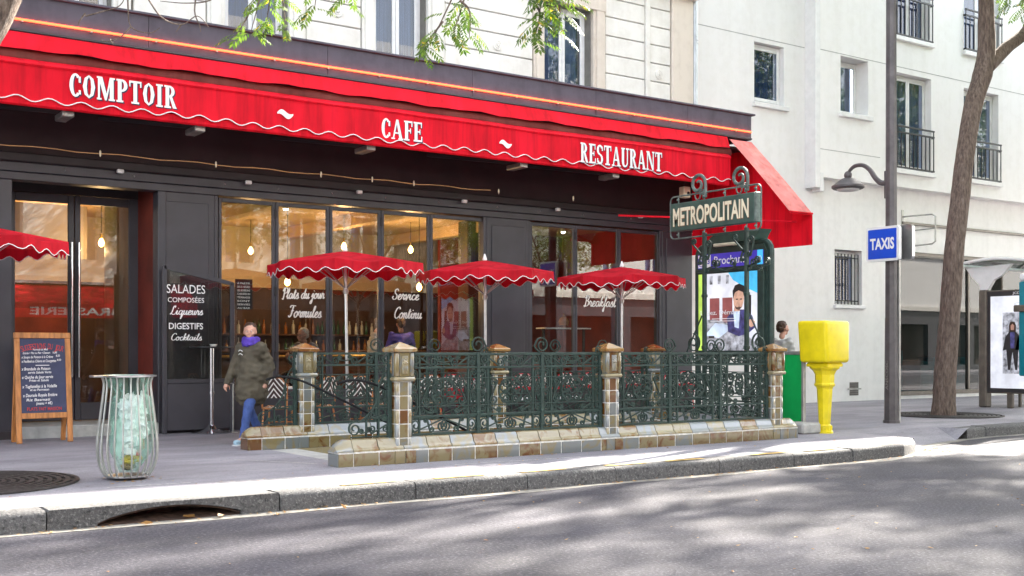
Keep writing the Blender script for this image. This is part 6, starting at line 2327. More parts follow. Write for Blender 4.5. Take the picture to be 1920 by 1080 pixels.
# ------------------------------------------------------------------ bistro chairs and tables
def make_chair(kind):
    c = thing('bistro_chair', 'x', 'chair')
    wv = 'weave_stripe' if kind == 'stripe' else 'weave_check'
    def seat(a, b):
        x = (a - .5) * .40 * (1 - .12 * b)
        y = -.20 + .40 * b
        return (x, y, .455 - .012 * sin(pi * a) + (.012 if b < .1 else 0))
    mb = MB()
    mb.grid(seat, 8, 6)
    mb.grid(lambda a, b: tuple(Vector(seat(1 - a, b)) - Vector((0, 0, .022))), 8, 6)
    mb.build('seat', wv, c, smooth=True)
    rim = [seat(i / 8, 0) for i in range(9)] + [seat(1, i / 6) for i in range(1, 7)] + [seat(1 - i / 8, 1) for i in range(1, 9)] + [seat(0, 1 - i / 6) for i in range(1, 6)]
    MB().tube([(x, y, z - .008) for x, y, z in rim], .014, 6, closed=True).build('seat_rim', 'rattan' if kind == 'stripe' else 'black_iron', c, smooth=True)
    def back(a, b):
        x = (a - .5) * (.36 + .05 * b) * (1 - .35 * max(0, b - .75) / .25 * abs(2 * a - 1) ** 2)
        z = .60 + .30 * b - .05 * abs(2 * a - 1) ** 3 * b
        y = .20 + .06 * (z - .45) / .45 + .03 * cos(pi * (a - .5)) - .02
        return (x, y, z)
    mb = MB()
    mb.grid(back, 10, 6)
    mb.grid(lambda a, b: tuple(Vector(back(1 - a, b)) + Vector((0, .016, 0))), 10, 6)
    mb.build('backrest', wv if kind == 'stripe' else 'weave_check', c, smooth=True)
    fm = 'rattan' if kind == 'stripe' else 'vinyl_red'
    hoop = [(-.185, .20, .44), (-.19, .215, .60)] + [back(0, i / 4) for i in range(1, 4)] + [back(i / 10, 1) for i in range(11)] + [back(1, 1 - i / 4) for i in range(1, 4)] + [(.19, .215, .60), (.185, .20, .44)]
    MB().tube(hoop, .014, 6).build('back_frame', fm, c, smooth=True)
    if kind != 'stripe':
        mb = MB()
        mb.grid(lambda a, b: tuple(Vector(back(a, b * .62)) + Vector((0, .024, -.10))), 8, 4)
        mb.grid(lambda a, b: tuple(Vector(back(a, b * .62)) + Vector((0, -.012, -.10))), 8, 4)
        mb.build('back_pad', 'vinyl_red', c, smooth=True)
    for sx in (-1, 1):
        MB().tube([(sx * .17, -.17, .445), (sx * .19, -.20, .0)], .014, 6).build('leg', fm, c, smooth=True)
        MB().tube([(sx * .17, .18, .445), (sx * .19, .25, .0)], .014, 6).build('leg', fm, c, smooth=True)
        MB().tube([(sx * .182, -.19, .16), (sx * .182, .22, .16)], .010, 6).build('stretcher', fm, c, smooth=True)
    MB().tube([(-.182, -.19, .22), (.182, -.19, .22)], .010, 6).build('stretcher', fm, c, smooth=True)
    return c
stripe, check = make_chair('stripe'), make_chair('check')
def put(proto, used, x, y, rz, label, group):
    o = proto if not used else copy_tree(proto)
    o.location = (x, y, PAV)
    o.rotation_euler = (0, 0, rz)
    o['label'], o['group'] = label, group
    used.append(o)
us, uc = [], []
GS, GC = 'striped rattan bistro chairs on the terrace', 'red checked bistro chairs on the terrace'
for u, y, rz, lab in ((521, 16.3, 2.5, 'striped rattan chair beside the walking person'), (594, 16.5, 3.6, 'striped rattan chair half hidden by the first rear pillar'),
                      (672, 16.3, 2.8, 'striped rattan chair under the first parasol pole'), (706, 16.5, 3.4, 'striped rattan chair just left of the front corner pillar'), (800, 16.4, 2.9, 'striped rattan chair right of the front corner pillar')):
    put(stripe, us, fx(u, y), y, rz, lab, GS)
for u, y, rz, lab in ((842, 16.5, 2.8, 'red checked chair nearest the striped chairs'), (885, 16.6, 3.3, 'red checked chair left of the second rear pillar'), (968, 16.5, 3.0, 'red checked chair right of the second rear pillar'), (1005, 16.6, 3.3, 'red checked chair turned to the table under the middle parasol'),
                      (1050, 16.5, 2.9, 'red checked chair left of the third parasol'), (1090, 16.6, 3.2, 'red checked chair beside the middle front pillar'), (1180, 16.5, 3.0, 'red checked chair left of the last rear pillar'), (1240, 16.6, 3.3, 'red checked chair right of the last rear pillar'), (1275, 16.5, 2.9, 'red checked chair by the station panel')):
    put(check, uc, fx(u, y), y, rz, lab, GC)
def make_table(x, y, label, h=.74, r=.31):
    t = thing('bistro_table', label, 'table', (x, y, PAV), 0, 'small round bistro tables')
    MB().lathe([(r - .01, h - .025), (r, h - .015), (r, h), (.02, h + .001)], 24).build('top', 'white_print', t, smooth=30)
    MB().tube([(0, 0, .03), (0, 0, h - .02)], .022, 8).build('column', 'black_iron', t, smooth=True)
    for i in range(3):
        a = 2 * pi * i / 3 + .4
        MB().tube([(0, 0, .10), (.12 * cos(a), .12 * sin(a), .07), (.25 * cos(a), .25 * sin(a), .012)], .014, 6).build('foot', 'black_iron', t, smooth=True)
    return t
for u, y, l in ((556, 16.75, 'white round table between the two leftmost striped chairs'), (695, 16.85, 'white round table behind the first parasol pole'), (862, 16.9, 'white round table between the first red chairs'), (985, 16.85, 'white round table behind the second rear pillar'), (1075, 16.95, 'white round table under the third parasol'), (1210, 16.95, 'white round table behind the last rear pillar')):
    make_table(fx(u, y), y, l)
# low dark terrace screen with white capitals
tsn = thing('terrace_screen', 'low dark terrace screen with white capitals behind the iron railing', 'screen', (fx(1000, 16.15), 16.15, PAV))
ysn = 16.1
for k, (u0, u1) in enumerate(((870, 1015), (1030, 1150), (1165, 1290))):
    a, b = fx(u0, ysn), fx(u1, ysn)
    MB().cbox(a, b, ysn, ysn + .03, PAV + .06, .80, .006).build('panel', 'shop_dark', tsn, world=True)
    for x in (a + .05, b - .05):
        MB().box(x - .02, x + .02, ysn - .05, ysn + .08, PAV, PAV + .06).build('foot', 'black_iron', tsn, world=True)
    mb = MB()
    text(mb, 'BRASSERIE' if k != 1 else 'RESTAURANT', basis(((a + b) / 2, ysn - .004, .60), (1, 0, 0), (0, 0, 1)), (b - a) * .85, .075, .02)
    mb.build('lettering', 'white_print', tsn, world=True)
# ------------------------------------------------------------------ high table, ashtray, black bin, floor bracket
hx_, hy_, _ = ground_at(397, 812)
ht = thing('high_table', 'tall narrow chrome pedestal bar table with black top', 'table', (hx_, hy_, PAV))
hh = 1.37
MB().lathe([(.33, hh - .02), (.345, hh - .01), (.345, hh + .004), (.02, hh + .005)], 28).build('top', 'plastic_black', ht, smooth=30)
MB().tube([(0, 0, .06), (0, 0, hh - .02)], .034, 12).build('column', 'chrome', ht, smooth=True)
MB().lathe([(.046, .62), (.046, .66), (.03, .661)], 12).build('collar', 'chrome', ht, smooth=True)
MB().lathe([(.31, 0), (.315, .012), (.20, .03), (.09, .075), (.05, .13), (.02, .135)], 28).build('base', 'chrome', ht, smooth=True)
ash = solo('ashtray', MB().lathe([(.04, 0), (.06, .03), (.055, .035), (.04, .012), (.005, .010)], 14, (hx_ + .02, hy_ - .02, PAV + hh + .006)), 'white_paint', 'small pale ashtray on the high bar table', 'ashtray', True, base=(hx_ + .02, hy_ - .02, PAV + hh + .006))
bx_, by_, _ = ground_at(337, 807)
bb = thing('black_bin', 'black cylindrical bin against the grey wind screen', 'bin', (bx_, by_ - .15, PAV))
MB().lathe([(.155, 0), (.16, .01), (.165, .68), (.17, .70), (.15, .705), (.148, .66), (.02, .65)], 24).build('body', 'plastic_black', bb, smooth=30)
MB().lathe([(.172, .66), (.175, .70), (.165, .715), (.155, .70)], 24).build('rim', 'lamp_post', bb, smooth=30)
dg = thing('door_hook', 'thin steel floor hook rail right of the high table', 'rail', (fx(437, 17.6), 17.6, PAV))
MB().tube([(0, 0, 0), (0, 0, .78), (-.12, 0, .79)], .012, 6).build('tube', 'steel_dull', dg, smooth=True)
MB().cbox(-.06, .06, -.06, .06, -.004, .012, .004).build('plate', 'steel_dull', dg)
# ------------------------------------------------------------------ people
def cap(mb, p, q, r1, r2, n=10):
    p, q = Vector(p), Vector(q)
    d = q - p
    L = d.length
    pts, rr = [], []
    for i in range(4):
        t = -cos(pi / 2 * i / 4) if i else -1
    ks = [-1.0, -.7, -.35, 0]
    e = d.normalized()
    for k in ks:
        pts.append(p + e * (k * r1))
        rr.append(max(.002, r1 * sqrt(max(0, 1 - k * k))))
    pts.append((p + q) / 2)
    rr.append((r1 + r2) / 2)
    for k in (0, .35, .7, 1.0):
        pts.append(q + e * (k * r2))
        rr.append(max(.002, r2 * sqrt(max(0, 1 - k * k))))
    return mb.tube(pts, rr, n)
def fuse(mb, name, material, parent, voxel=.014, smooth_it=6, fold=0.0, fscale=9.0):
    me = mb.mesh(name, material)
    ob = bpy.data.objects.new(name, me)
    COL.objects.link(ob)
    m1 = ob.modifiers.new('r', 'REMESH')
    m1.mode = 'VOXEL'
    m1.voxel_size = voxel
    m2 = ob.modifiers.new('s', 'SMOOTH')
    m2.iterations = smooth_it
    m2.factor = .5
    dg_ = bpy.context.evaluated_depsgraph_get()
    ne = bpy.data.meshes.new_from_object(ob.evaluated_get(dg_))
    bpy.data.objects.remove(ob)
    bpy.data.meshes.remove(me)
    ne.name = name
    ne.materials.clear()
    ne.materials.append(M[material])
    if fold:
        from mathutils import noise as mn
        co = [v.co.copy() for v in ne.vertices]
        no = [v.normal.copy() for v in ne.vertices]
        for v, c, n_ in zip(ne.vertices, co, no):
            v.co = c + n_ * (fold * mn.noise(Vector((c.x * fscale, c.y * fscale, c.z * fscale * 1.6))))
    ne.polygons.foreach_set('use_smooth', [True] * len(ne.polygons))
    return link(name, ne, parent)
def head_shape(mb, c, f, s=1.0):
    """c = centre of skull, f = facing direction; egg skull, jaw, nose, brow, ears"""
    f = Vector(f).normalized()
    r = f.cross(Vector((0, 0, 1))).normalized()
    c = Vector(c)
    P = lambda a, b, z: c + r * (a * s) + f * (b * s) + Vector((0, 0, z * s))
    mb.ball(P(0, -.012, .022), .088 * s, 14, 10)
    mb.ball(P(0, .012, .0), .078 * s, 14, 10)
    cap(mb, P(0, .03, -.03), P(0, .052, -.085), .058 * s, .036 * s)
    cap(mb, P(0, .084, .015), P(0, .103, -.028), .010 * s, .015 * s, 8)
    for a in (-1, 1):
        mb.ball(P(a * .083, -.008, -.012), (.014 * s, .020 * s, .032 * s), 8, 6)
        cap(mb, P(a * .012, .083, .030), P(a * .045, .072, .030), .010 * s, .008 * s, 8)
        mb.ball(P(a * .040, .058, -.030), .030 * s, 8, 6)
    cap(mb, P(-.02, .082, -.062), P(.02, .082, -.062), .008 * s, .008 * s, 8)
    return P
def hand(mb, w, d, palm_n, s=1.0, curl=.5, thumb=1):
    """wrist w, direction d of the fingers, palm normal"""
    w, d, n_ = Vector(w), Vector(d).normalized(), Vector(palm_n).normalized()
    t = d.cross(n_).normalized()
    cap(mb, w, w + d * .075 * s, .026 * s, .034 * s, 8)
    for i, (o, L) in enumerate(((-.030, .068), (-.010, .078), (.011, .073), (.030, .056))):
        p0 = w + d * .085 * s + t * o * s
        p1 = p0 + (d * cos(curl * .5) + n_ * sin(curl * .5)) * L * .55 * s
        p2 = p1 + (d * cos(curl * 1.6) + n_ * sin(curl * 1.6)) * L * .55 * s
        cap(mb, p0, p1, .0095 * s, .009 * s, 6)
        cap(mb, p1, p2, .009 * s, .0075 * s, 6)
    q0 = w + d * .025 * s - t * .028 * s * thumb
    q1 = q0 + (d * .6 - t * thumb * .7 + n_ * .3).normalized() * .045 * s
    q2 = q1 + (d * .9 - t * thumb * .2 + n_ * .4).normalized() * .03 * s
    cap(mb, q0, q1, .013 * s, .011 * s, 6)
    cap(mb, q1, q2, .011 * s, .009 * s, 6)
def eyes(P, parent):
    for a in (-1, 1):
        MB().ball(P(a * .030, .078, .008), (.010, .010, .008), 8, 6).build('eye', 'white_paint', parent, smooth=True)
        MB().ball(P(a * .030, .086, .008), (.005, .005, .005), 8, 6).build('iris', 'poster_dark', parent, smooth=True)
F0 = Vector((0, -1, 0))
def figure(name, label, loc, rz, J, top, trousers, hair, shoes='plastic_black', long_coat=False, s=1.0, head_dir=(0, -1, 0), hands=True, top_r=1.0, group=None, legs=True):
    """J: joints in local space, facing -y"""
    p = thing(name, label, 'person', loc, rz, group)
    b = MB()
    P = head_shape(b, J['head'], head_dir)
    cap(b, J['neck'], Vector(J['head']) + Vector((0, 0, -.06)), .052, .050)
    cap(b, J['pelvis'], J['chest'], .125, .135, 12)
    cap(b, Vector(J['chest']) + Vector((-.10, 0, .02)), Vector(J['chest']) + Vector((.10, 0, .02)), .10, .10, 10)
    for k, sg in (('l', 1), ('r', -1)):
        cap(b, J['sh_' + k], J['el_' + k], .048, .040)
        cap(b, J['el_' + k], J['wr_' + k], .040, .028)
        if hands:
            d = (Vector(J['wr_' + k]) - Vector(J['el_' + k])).normalized()
            inw = Vector((-sg, 0, 0))
            inw = (inw - d * inw.dot(d)).normalized()
            hand(b, J['wr_' + k], d, inw, 1.0, .6, thumb=-sg)
        cap(b, Vector(J['hip_' + k]), J['kn_' + k], .080, .055)
        cap(b, J['kn_' + k], J['an_' + k], .052, .036)
        cap(b, J['an_' + k], Vector(J['an_' + k]) + Vector(J.get('toe', (0, -.13, -.045))), .036, .030)
    body = fuse(b, 'body', 'skin', p, .0105, 3)
    eyes(P, p)
    # garment on the trunk and sleeves
    c = MB()
    tr = top_r
    cap(c, Vector(J['pelvis']) + Vector((0, 0, -.05 if not long_coat else -.22)), J['chest'], .155 * tr + (.07 if long_coat else 0), .150 * tr, 14)
    cap(c, Vector(J['chest']) + Vector((-.12, 0, .05)), Vector(J['chest']) + Vector((.12, 0, .05)), .115 * tr, .115 * tr, 12)
    if long_coat:
        cap(c, Vector(J['hip_l']) + Vector((.03, 0, .10)), Vector(J['hip_r']) + Vector((-.03, 0, .10)), .165, .165, 12)
    for k in 'lr':
        cap(c, J['sh_' + k], J['el_' + k], .072 * tr, .062 * tr)
        cap(c, J['el_' + k], Vector(J['wr_' + k]), .062 * tr, .050 * tr)
    fuse(c, 'jacket' if long_coat else 'shirt', top, p, .014, 3, .022, 11)
    if legs:
        c = MB()
        cap(c, Vector(J['hip_l']) + Vector((0, 0, .06)), Vector(J['hip_r']) + Vector((0, 0, .06)), .12, .12, 12)
        for k in 'lr':
            cap(c, J['hip_' + k], J['kn_' + k], .098, .070, 12)
            cap(c, J['kn_' + k], Vector(J['an_' + k]) + Vector((0, 0, .02)), .068, .056, 12)
        fuse(c, 'trousers', trousers, p, .014, 4, .010, 12)
        for k in 'lr':
            a = Vector(J['an_' + k])
            tv = Vector(J.get('toe_' + k, J.get('toe', (0, -.15, -.045))))
            c = MB()
            cap(c, a + Vector((0, .03, -.035)), a + tv, .046, .038, 10)
            cap(c, a + Vector((0, .01, .03)), a + Vector((0, .02, -.03)), .048, .045, 10)
            fuse(c, 'shoe', shoes, p, .010, 3)
            so = MB()
            so.bar(a + Vector((0, .075, -.075)), a + tv * 1.22 + Vector((0, 0, -.03)), .085, .022, up=(0, 0, 1))
            so.build('sole', 'sole', p)
    # hair cap
    hb = MB()
    fd = Vector(head_dir).normalized()
    hc = Vector(J['head']) - fd * .036 + Vector((0, 0, .042))
    hb.ball(hc, (.094, .094, .092), 14, 10)
    hb.ball(hc - fd * .03 + Vector((0, 0, -.05)), (.080, .075, .075), 12, 8)
    fuse(hb, 'hair', hair, p, .012, 3, .012, 30)
    return p, P
def stand(h=1.72, stride=0.0, arms=0.0):
    k = h / 1.72
    J = dict(head=(0, -.03, 1.60), neck=(0, 0, 1.46), chest=(0, .01, 1.26), pelvis=(0, 0, .96),
             sh_l=(.185, 0, 1.38), sh_r=(-.185, 0, 1.38), el_l=(.235, .02 + arms, 1.10), el_r=(-.235, .02 - arms, 1.10),
             wr_l=(.225, -.10 + arms * 1.2, .88), wr_r=(-.225, -.10 - arms * 1.2, .88),
             hip_l=(.095, 0, .90), hip_r=(-.095, 0, .90),
             kn_l=(.10, -.04 - stride * .55, .50), kn_r=(-.10, -.02 + stride * .30, .49),
             an_l=(.10, -.02 - stride, .09), an_r=(-.10, .04 + stride, .11), toe=(0, -.15, -.045))
    return {a: tuple(Vector(b) * k) for a, b in J.items()}
# walker in the parka
wx_, wy_, _ = ground_at(474, 832)
J = stand(1.70, .26, .12)
J['toe_r'] = (0, -.13, -.07)
p, P = figure('person', 'person in olive parka, purple scarf and blue jeans walking past the chairs', (wx_, wy_ + .05, PAV), radians(-64), J, 'parka', 'jeans', 'hair_brown', 'sneaker', True, head_dir=(.55, -.83, -.05), top_r=1.10)
c = MB()
nk = Vector(J['neck'])
for k in range(3):
    c.tube([nk + Vector((.095 * cos(2 * pi * i / 18), .095 * sin(2 * pi * i / 18) - .01, .03 - .035 * k + .01 * sin(i * 2 + k))) for i in range(18)], .036, 8, closed=True)
fuse(c, 'scarf', 'scarf', p, .012, 3, .01, 14)
for a, zc in ((-.07, 1.30), (-.07, 1.25)):
    MB().ribbon([(a + .075 * i / 6 - .01, -.175 - .012 * sin(pi * i / 6), zc + .02 * sin(pi * i / 6)) for i in range(7)], .012, .008, (0, 1, 0)).build('reflective_strip', 'reflective', p)
# elderly customer behind the second pane
J = stand(1.66)
J.update(el_l=(.25, -.10, 1.05), wr_l=(.12, -.30, 1.10), el_r=(-.25, -.10, 1.05), wr_r=(-.10, -.32, 1.15), kn_l=(.12, -.42, .80), kn_r=(-.12, -.42, .80), an_l=(.12, -.42, .42), an_r=(-.12, -.42, .42), head=(0, -.07, 1.53), neck=(0, -.02, 1.41))
dz = fz(556, 628, 18.95) - 1.53
p, P = figure('person', 'white haired man with glasses and grey jumper seated behind the second pane', (fx(572, 18.95), 18.95, dz), radians(-70), J, 'cloth_grey', 'cloth_black', 'hair_white', head_dir=(0, -1, -.15))
mb = MB()
for a in (-1, 1):
    mb.tube([P(a * .033 + .024 * cos(2 * pi * i / 12), .098, .006 + .020 * sin(2 * pi * i / 12)) for i in range(12)], .0028, 5, closed=True)
    mb.tube([P(a * .057, .096, .008), P(a * .085, .01, .006)], .0028, 5)
mb.tube([P(-.009, .098, .008), P(.009, .098, .008)], .0028, 5)
mb.build('glasses', 'black_iron', p)
st_ = thing('bar_stool', 'dark bar stool under the seated white haired man', 'stool', (fx(572, 18.95), 18.95, .34))
sz = dz + .82 - .34
MB().lathe([(.17, sz - .05), (.18, sz - .03), (.18, sz), (.02, sz + .001)], 18).build('seat', 'plastic_black', st_, smooth=30)
for i in range(4):
    a = pi / 4 + i * pi / 2
    MB().tube([(.12 * cos(a), .12 * sin(a), sz - .05), (.18 * cos(a), .18 * sin(a), 0)], .014, 6).build('leg', 'black_iron', st_, smooth=True)
# waiter and blue-jacketed customer
J = stand(1.78)
J.update(el_l=(.26, -.10, 1.16), wr_l=(.20, -.34, 1.10), el_r=(-.26, -.06, 1.14), wr_r=(-.16, -.30, 1.06), head=(0, -.10, 1.63), neck=(0, -.04, 1.50), chest=(0, -.02, 1.29))
figure('person', 'waiter in a pale grey shirt leaning behind the third pane', (fx(702, 19.7), 19.7, .34), radians(60), J, 'cloth_pale', 'cloth_black', 'hair_brown', head_dir=(0, -1, -.3))
J = stand(1.80)
J.update(el_l=(.27, -.02, 1.15), wr_l=(.18, -.20, 1.05), el_r=(-.27, -.02, 1.15), wr_r=(-.18, -.20, 1.05))
figure('person', 'customer in a violet blue jacket standing behind the Continu lettering', (fx(752, 20.2), 20.2, .34), radians(170), J, 'cloth_blue', 'cloth_black', 'hair_brown')
# passer-by half hidden by the station panel
J = stand(1.83, .2, .08)
figure('person', 'passer-by in pale grey clothes half hidden behind the station panel', (fx(1466, 13.75), 13.75, PAV), radians(80), J, 'cloth_pale', 'cloth_grey', 'hair_brown')
# ------------------------------------------------------------------ trees
def leaflet(mb, p, d, n_, L, wd):
    d, n_ = d.normalized(), n_.normalized()
    t = d.cross(n_).normalized()
    vs = [p, p + d * L * .45 + t * wd - n_ * L * .05, p + d * L - n_ * L * .12, p + d * L * .45 - t * wd - n_ * L * .05]
    mb.add(vs, [(0, 1, 2, 3)])
def pinnate(mb, p, d, L, rd, pairs=6, lw=1.0):
    """one compound leaf: leaflets in pairs along a drooping stalk"""
    p, d = Vector(p), Vector(d).normalized()
    side = d.cross(Vector((0, 0, 1)))
    if side.length < .1:
        side = Vector((1, 0, 0))
    side = side.normalized()
    side = (side + Vector((0, 0, rd.uniform(-.35, .35)))).normalized()
    q = p.copy()
    cur = d.copy()
    for i in range(pairs):
        cur = (cur + Vector((0, 0, -.10))).normalized()
        q = q + cur * (L / (pairs + 1))
        nn = side.cross(cur).normalized()
        ll = L * .30 * (1 - .35 * abs(i / pairs - .45)) * rd.uniform(.85, 1.1)
        for sg in (-1, 1):
            dd = (cur * .55 + side * sg * .85 + Vector((0, 0, -.25 + rd.uniform(-.15, .15))))
            leaflet(mb, q, dd, nn, ll, ll * .17 * lw)
    leaflet(mb, q, cur, side.cross(cur), L * .28, L * .05 * lw)
def stem(mb, P, R, n=10, wob_=.0, seed=1):
    rd = random.Random(seed)
    P = catmull(P, 5)
    k = len(P)
    rr = []
    for i in range(k):
        t = i / (k - 1) * (len(R) - 1)
        a = min(int(t), len(R) - 2)
        r = R[a] + (R[a + 1] - R[a]) * (t - a)
        rr.append(r * (1 + rd.uniform(-wob_, wob_)))
    mb.tube(P, rr, n)
    return P
def in_view(p, margin=60):
    dep = sin(YAW) * p.x + cos(YAW) * p.y
    if dep < .5:
        return False
    u = 960 + F_PX * (cos(YAW) * p.x - sin(YAW) * p.y) / dep
    v = V_HOR - F_PX * (p.z - CAM_H) / dep
    return -margin < u < 1920 + margin and v > -margin
def crown_mesh(centre, rad, nclus, per, seed, keep=None, world=(0, 0, 0), Ls=(.26, .40), gaps=None):
    rd = random.Random(seed)
    mb = MB()
    C, R = Vector(centre), Vector(rad)
    for _ in range(nclus):
        while True:
            v = Vector((rd.uniform(-1, 1), rd.uniform(-1, 1), rd.uniform(-1, 1)))
            if .25 < v.length < 1:
                break
        c = C + Vector((v.x * R.x, v.y * R.y, v.z * R.z))
        if gaps:
            # clusters dropped by where their shadow lands, to leave sunlit streaks below
            W_ = c + Vector(world)
            k_ = W_.z / math.tan(SUN_EL)
            sx_, sy_ = W_.x - k_ * cos(SUN_OFF), W_.y - k_ * sin(SUN_OFF)
            if gaps(sx_, sy_, rd):
                continue
        for _k in range(per):
            o = Vector((rd.gauss(0, .34), rd.gauss(0, .34), rd.gauss(0, .24)))
            p = c + o
            if gaps:
                W_ = p + Vector(world)
                y_ = W_.y - W_.z / math.tan(SUN_EL) * sin(SUN_OFF)
                if 9.85 < y_ < 11.25 and rd.random() < .93:  # leaves that would shade the kerb strip are mostly left out
                    continue
            if keep and not keep(p + Vector(world)):
                continue
            d = Vector((rd.uniform(-1, 1), rd.uniform(-1, 1), rd.uniform(-.5, .25)))
            pinnate(mb, p, d, rd.uniform(*Ls), rd, 4, 1.5)
    return mb
def limbs(mb, base, centre, rad, n, r0, seed):
    rd = random.Random(seed)
    for i in range(n):
        a = 2 * pi * i / n + rd.uniform(-.4, .4)
        e = Vector(centre) + Vector((cos(a) * rad[0] * .75, sin(a) * rad[1] * .75, rd.uniform(-.4, .7) * rad[2]))
        b = Vector(base)
        m_ = b.lerp(e, .5) + Vector((0, 0, .35))
        P = stem(mb, [b, m_, e], [r0, r0 * .55, r0 * .12], 6, .05, seed + i)
        for j in range(3):
            s_ = P[len(P) // 2 + j * 2]
            e2 = s_ + Vector((rd.uniform(-1.3, 1.3), rd.uniform(-1.3, 1.3), rd.uniform(.1, 1.1)))
            stem(mb, [s_, s_.lerp(e2, .5) + Vector((0, 0, .12)), e2], [r0 * .3, r0 * .16, r0 * .05], 5, .05, seed + i * 7 + j)
above = lambda p: not in_view(p)
from mathutils import noise as mnoise
def openings(x, y, rd):  # shadow positions kept leafless, carving sunlit strips on kerb and road
    n_ = mnoise.noise(Vector((x * .16, y * 1.25, 3.7))) + .5 * mnoise.noise(Vector((x * .4, y * 2.6, 9.1)))
    if 9.7 < y < 11.4:
        return rd.random() < .95
    return n_ > (.36 if x < 10.5 else .58)
# slender tree on the right, trunk in full view
tr = thing('street_tree', 'slender leaning street tree with bare forked trunk beside the lamp post', 'tree', (TR[0], TR[1], PAV))
pxs = [(1773, 783, .255), (1774, 755, .228), (1775, 700, .212), (1779, 600, .200), (1785, 470, .190), (1797, 380, .190), (1809, 300, .180), (1828, 200, .182), (1846, 140, .196), (1853, 90, .178), (1850, 20, .150), (1846, -60, .14), (1850, -160, .12)]
mb = MB()
P0 = [(fx(u, TR[1]) - TR[0], 0.05 * sin(v * .01), fz(u, v, TR[1]) - PAV) for u, v, r in pxs]
Pt = stem(mb, P0, [r for _, _, r in pxs], 16, .025, 3)
rd = random.Random(4)
k = 16
for i in range(k):                          # root flare
    pass
mb.build('trunk', 'bark', tr, smooth=60)
mb = MB()
f0 = Vector((fx(1852, TR[1]) - TR[0], 0, fz(1852, 125, TR[1]) - PAV))
f1 = Vector((fx(1890, TR[1]) - TR[0], .05, fz(1890, 90, TR[1]) - PAV))
f2 = Vector((fx(1940, TR[1]) - TR[0], .10, fz(1940, 45, TR[1]) - PAV))
stem(mb, [f0, f1, f2, f2 + Vector((.7, .3, 1.2)), f2 + Vector((1.6, .6, 2.6))], [.15, .135, .12, .09, .04], 12, .03, 5)
mb.build('limb', 'bark', tr, smooth=60)
topc = Vector(P0[-1])
mb = MB()
limbs(mb, P0[-2], topc + Vector((.5, -2.0, 2.2)), (5.0, 5.2, 2.0), 6, .075, 21)
mb.build('branches', 'bark', tr, smooth=60)
mb = crown_mesh(topc + Vector((1.6, -2.4, 1.2)), (7.2, 6.8, 3.0), 700, 24, 31, above, (TR[0], TR[1], PAV), gaps=openings)
mb.build('crown', 'leaf', tr)
# sprays hanging into the corner of the picture
def spray(mb, tw, u, v, t, n, L, seed, spread=1.0, stemto=None, origin=(0, 0, 0)):
    rd = random.Random(seed)
    dx, dy = ray(u)
    e = Vector((dx * t, dy * t, CAM_H + (V_HOR - v) / F_PX * t)) - Vector(origin)
    s_ = e + Vector((rd.uniform(-.15, .15), rd.uniform(-.1, .1), .55)) if stemto is None else Vector(stemto) - Vector(origin)
    P = stem(tw, [s_, s_.lerp(e, .5) + Vector((.05, 0, .06)), e], [.012, .008, .003], 5, 0, seed)
    for i in range(n):
        q = P[min(len(P) - 1, int(len(P) * (.45 + .55 * (i + 1) / n)))]
        a = rd.uniform(0, 2 * pi)
        pinnate(mb, q, Vector((cos(a) * spread, sin(a) * spread, rd.uniform(-.5, .15))), L * rd.uniform(.62, .95), rd, 7, 1.0)
o_ = (TR[0], TR[1], PAV)
mb, tw = MB(), MB()
for u, v, n, sd in ((1893, 8, 8, 1), (1915, 25, 7, 2), (1690, -22, 5, 3), (1880, -30, 6, 4)):
    spray(mb, tw, u, v, 20.0, n, .38, sd, origin=o_)
mb.build('hanging_leaves', 'leaf', tr)
tw.build('twigs', 'bark', tr)['kind'] = 'stuff'
# big tree at the left edge
tl = thing('street_tree', 'street tree at the left edge whose twigs hang before the stone house', 'tree', TL)
def at_ray(u, v, t):
    dx, dy = ray(u)
    return Vector((dx * t, dy * t, CAM_H + (V_HOR - v) / F_PX * t)) - Vector(TL)
mb = MB()
q1, q2 = at_ray(-66, 110, 11.4), at_ray(-6, 10, 11.4)
Pl = stem(mb, [(-.05, 0, 0), (-.12, 0, .5), (-.25, 0, 1.8), (-.22, .0, 3.2), tuple(q1 + Vector((-.10, 0, -.25))), tuple(q1), tuple(q2), tuple(q2 + Vector((.30, -.15, .9))), tuple(q2 + Vector((.6, -.3, 2.2)))], [.34, .27, .24, .23, .22, .21, .19, .16, .10], 16, .03, 8)
mb.build('trunk', 'bark', tl, smooth=60)
mb = MB()
ct = q2 + Vector((.8, -.3, 2.8))
limbs(mb, q2 + Vector((.3, -.15, .9)), ct, (3.6, 3.4, 1.6), 7, .12, 61)
mb.build('branches', 'bark', tl, smooth=60)
mb = MB()
limb_end = at_ray(1060, -150, 8.6)
LP = stem(mb, [tuple(q2 + Vector((.1, -.05, .3))), tuple(at_ray(330, -130, 10.3)), tuple(at_ray(640, -120, 9.6)), tuple(at_ray(880, -110, 9.0)), tuple(limb_end)], [.10, .06, .045, .032, .015], 7, .04, 14)
mb.build('limb', 'bark', tl, smooth=60)
mb, tw = MB(), MB()
og = TL
def sp(u, v, t, n, L, sd, su, sv):
    s_ = at_ray(su, sv, t) + Vector(TL)
    spray(mb, tw, u, v, t, n, L, sd, .9, s_, og)
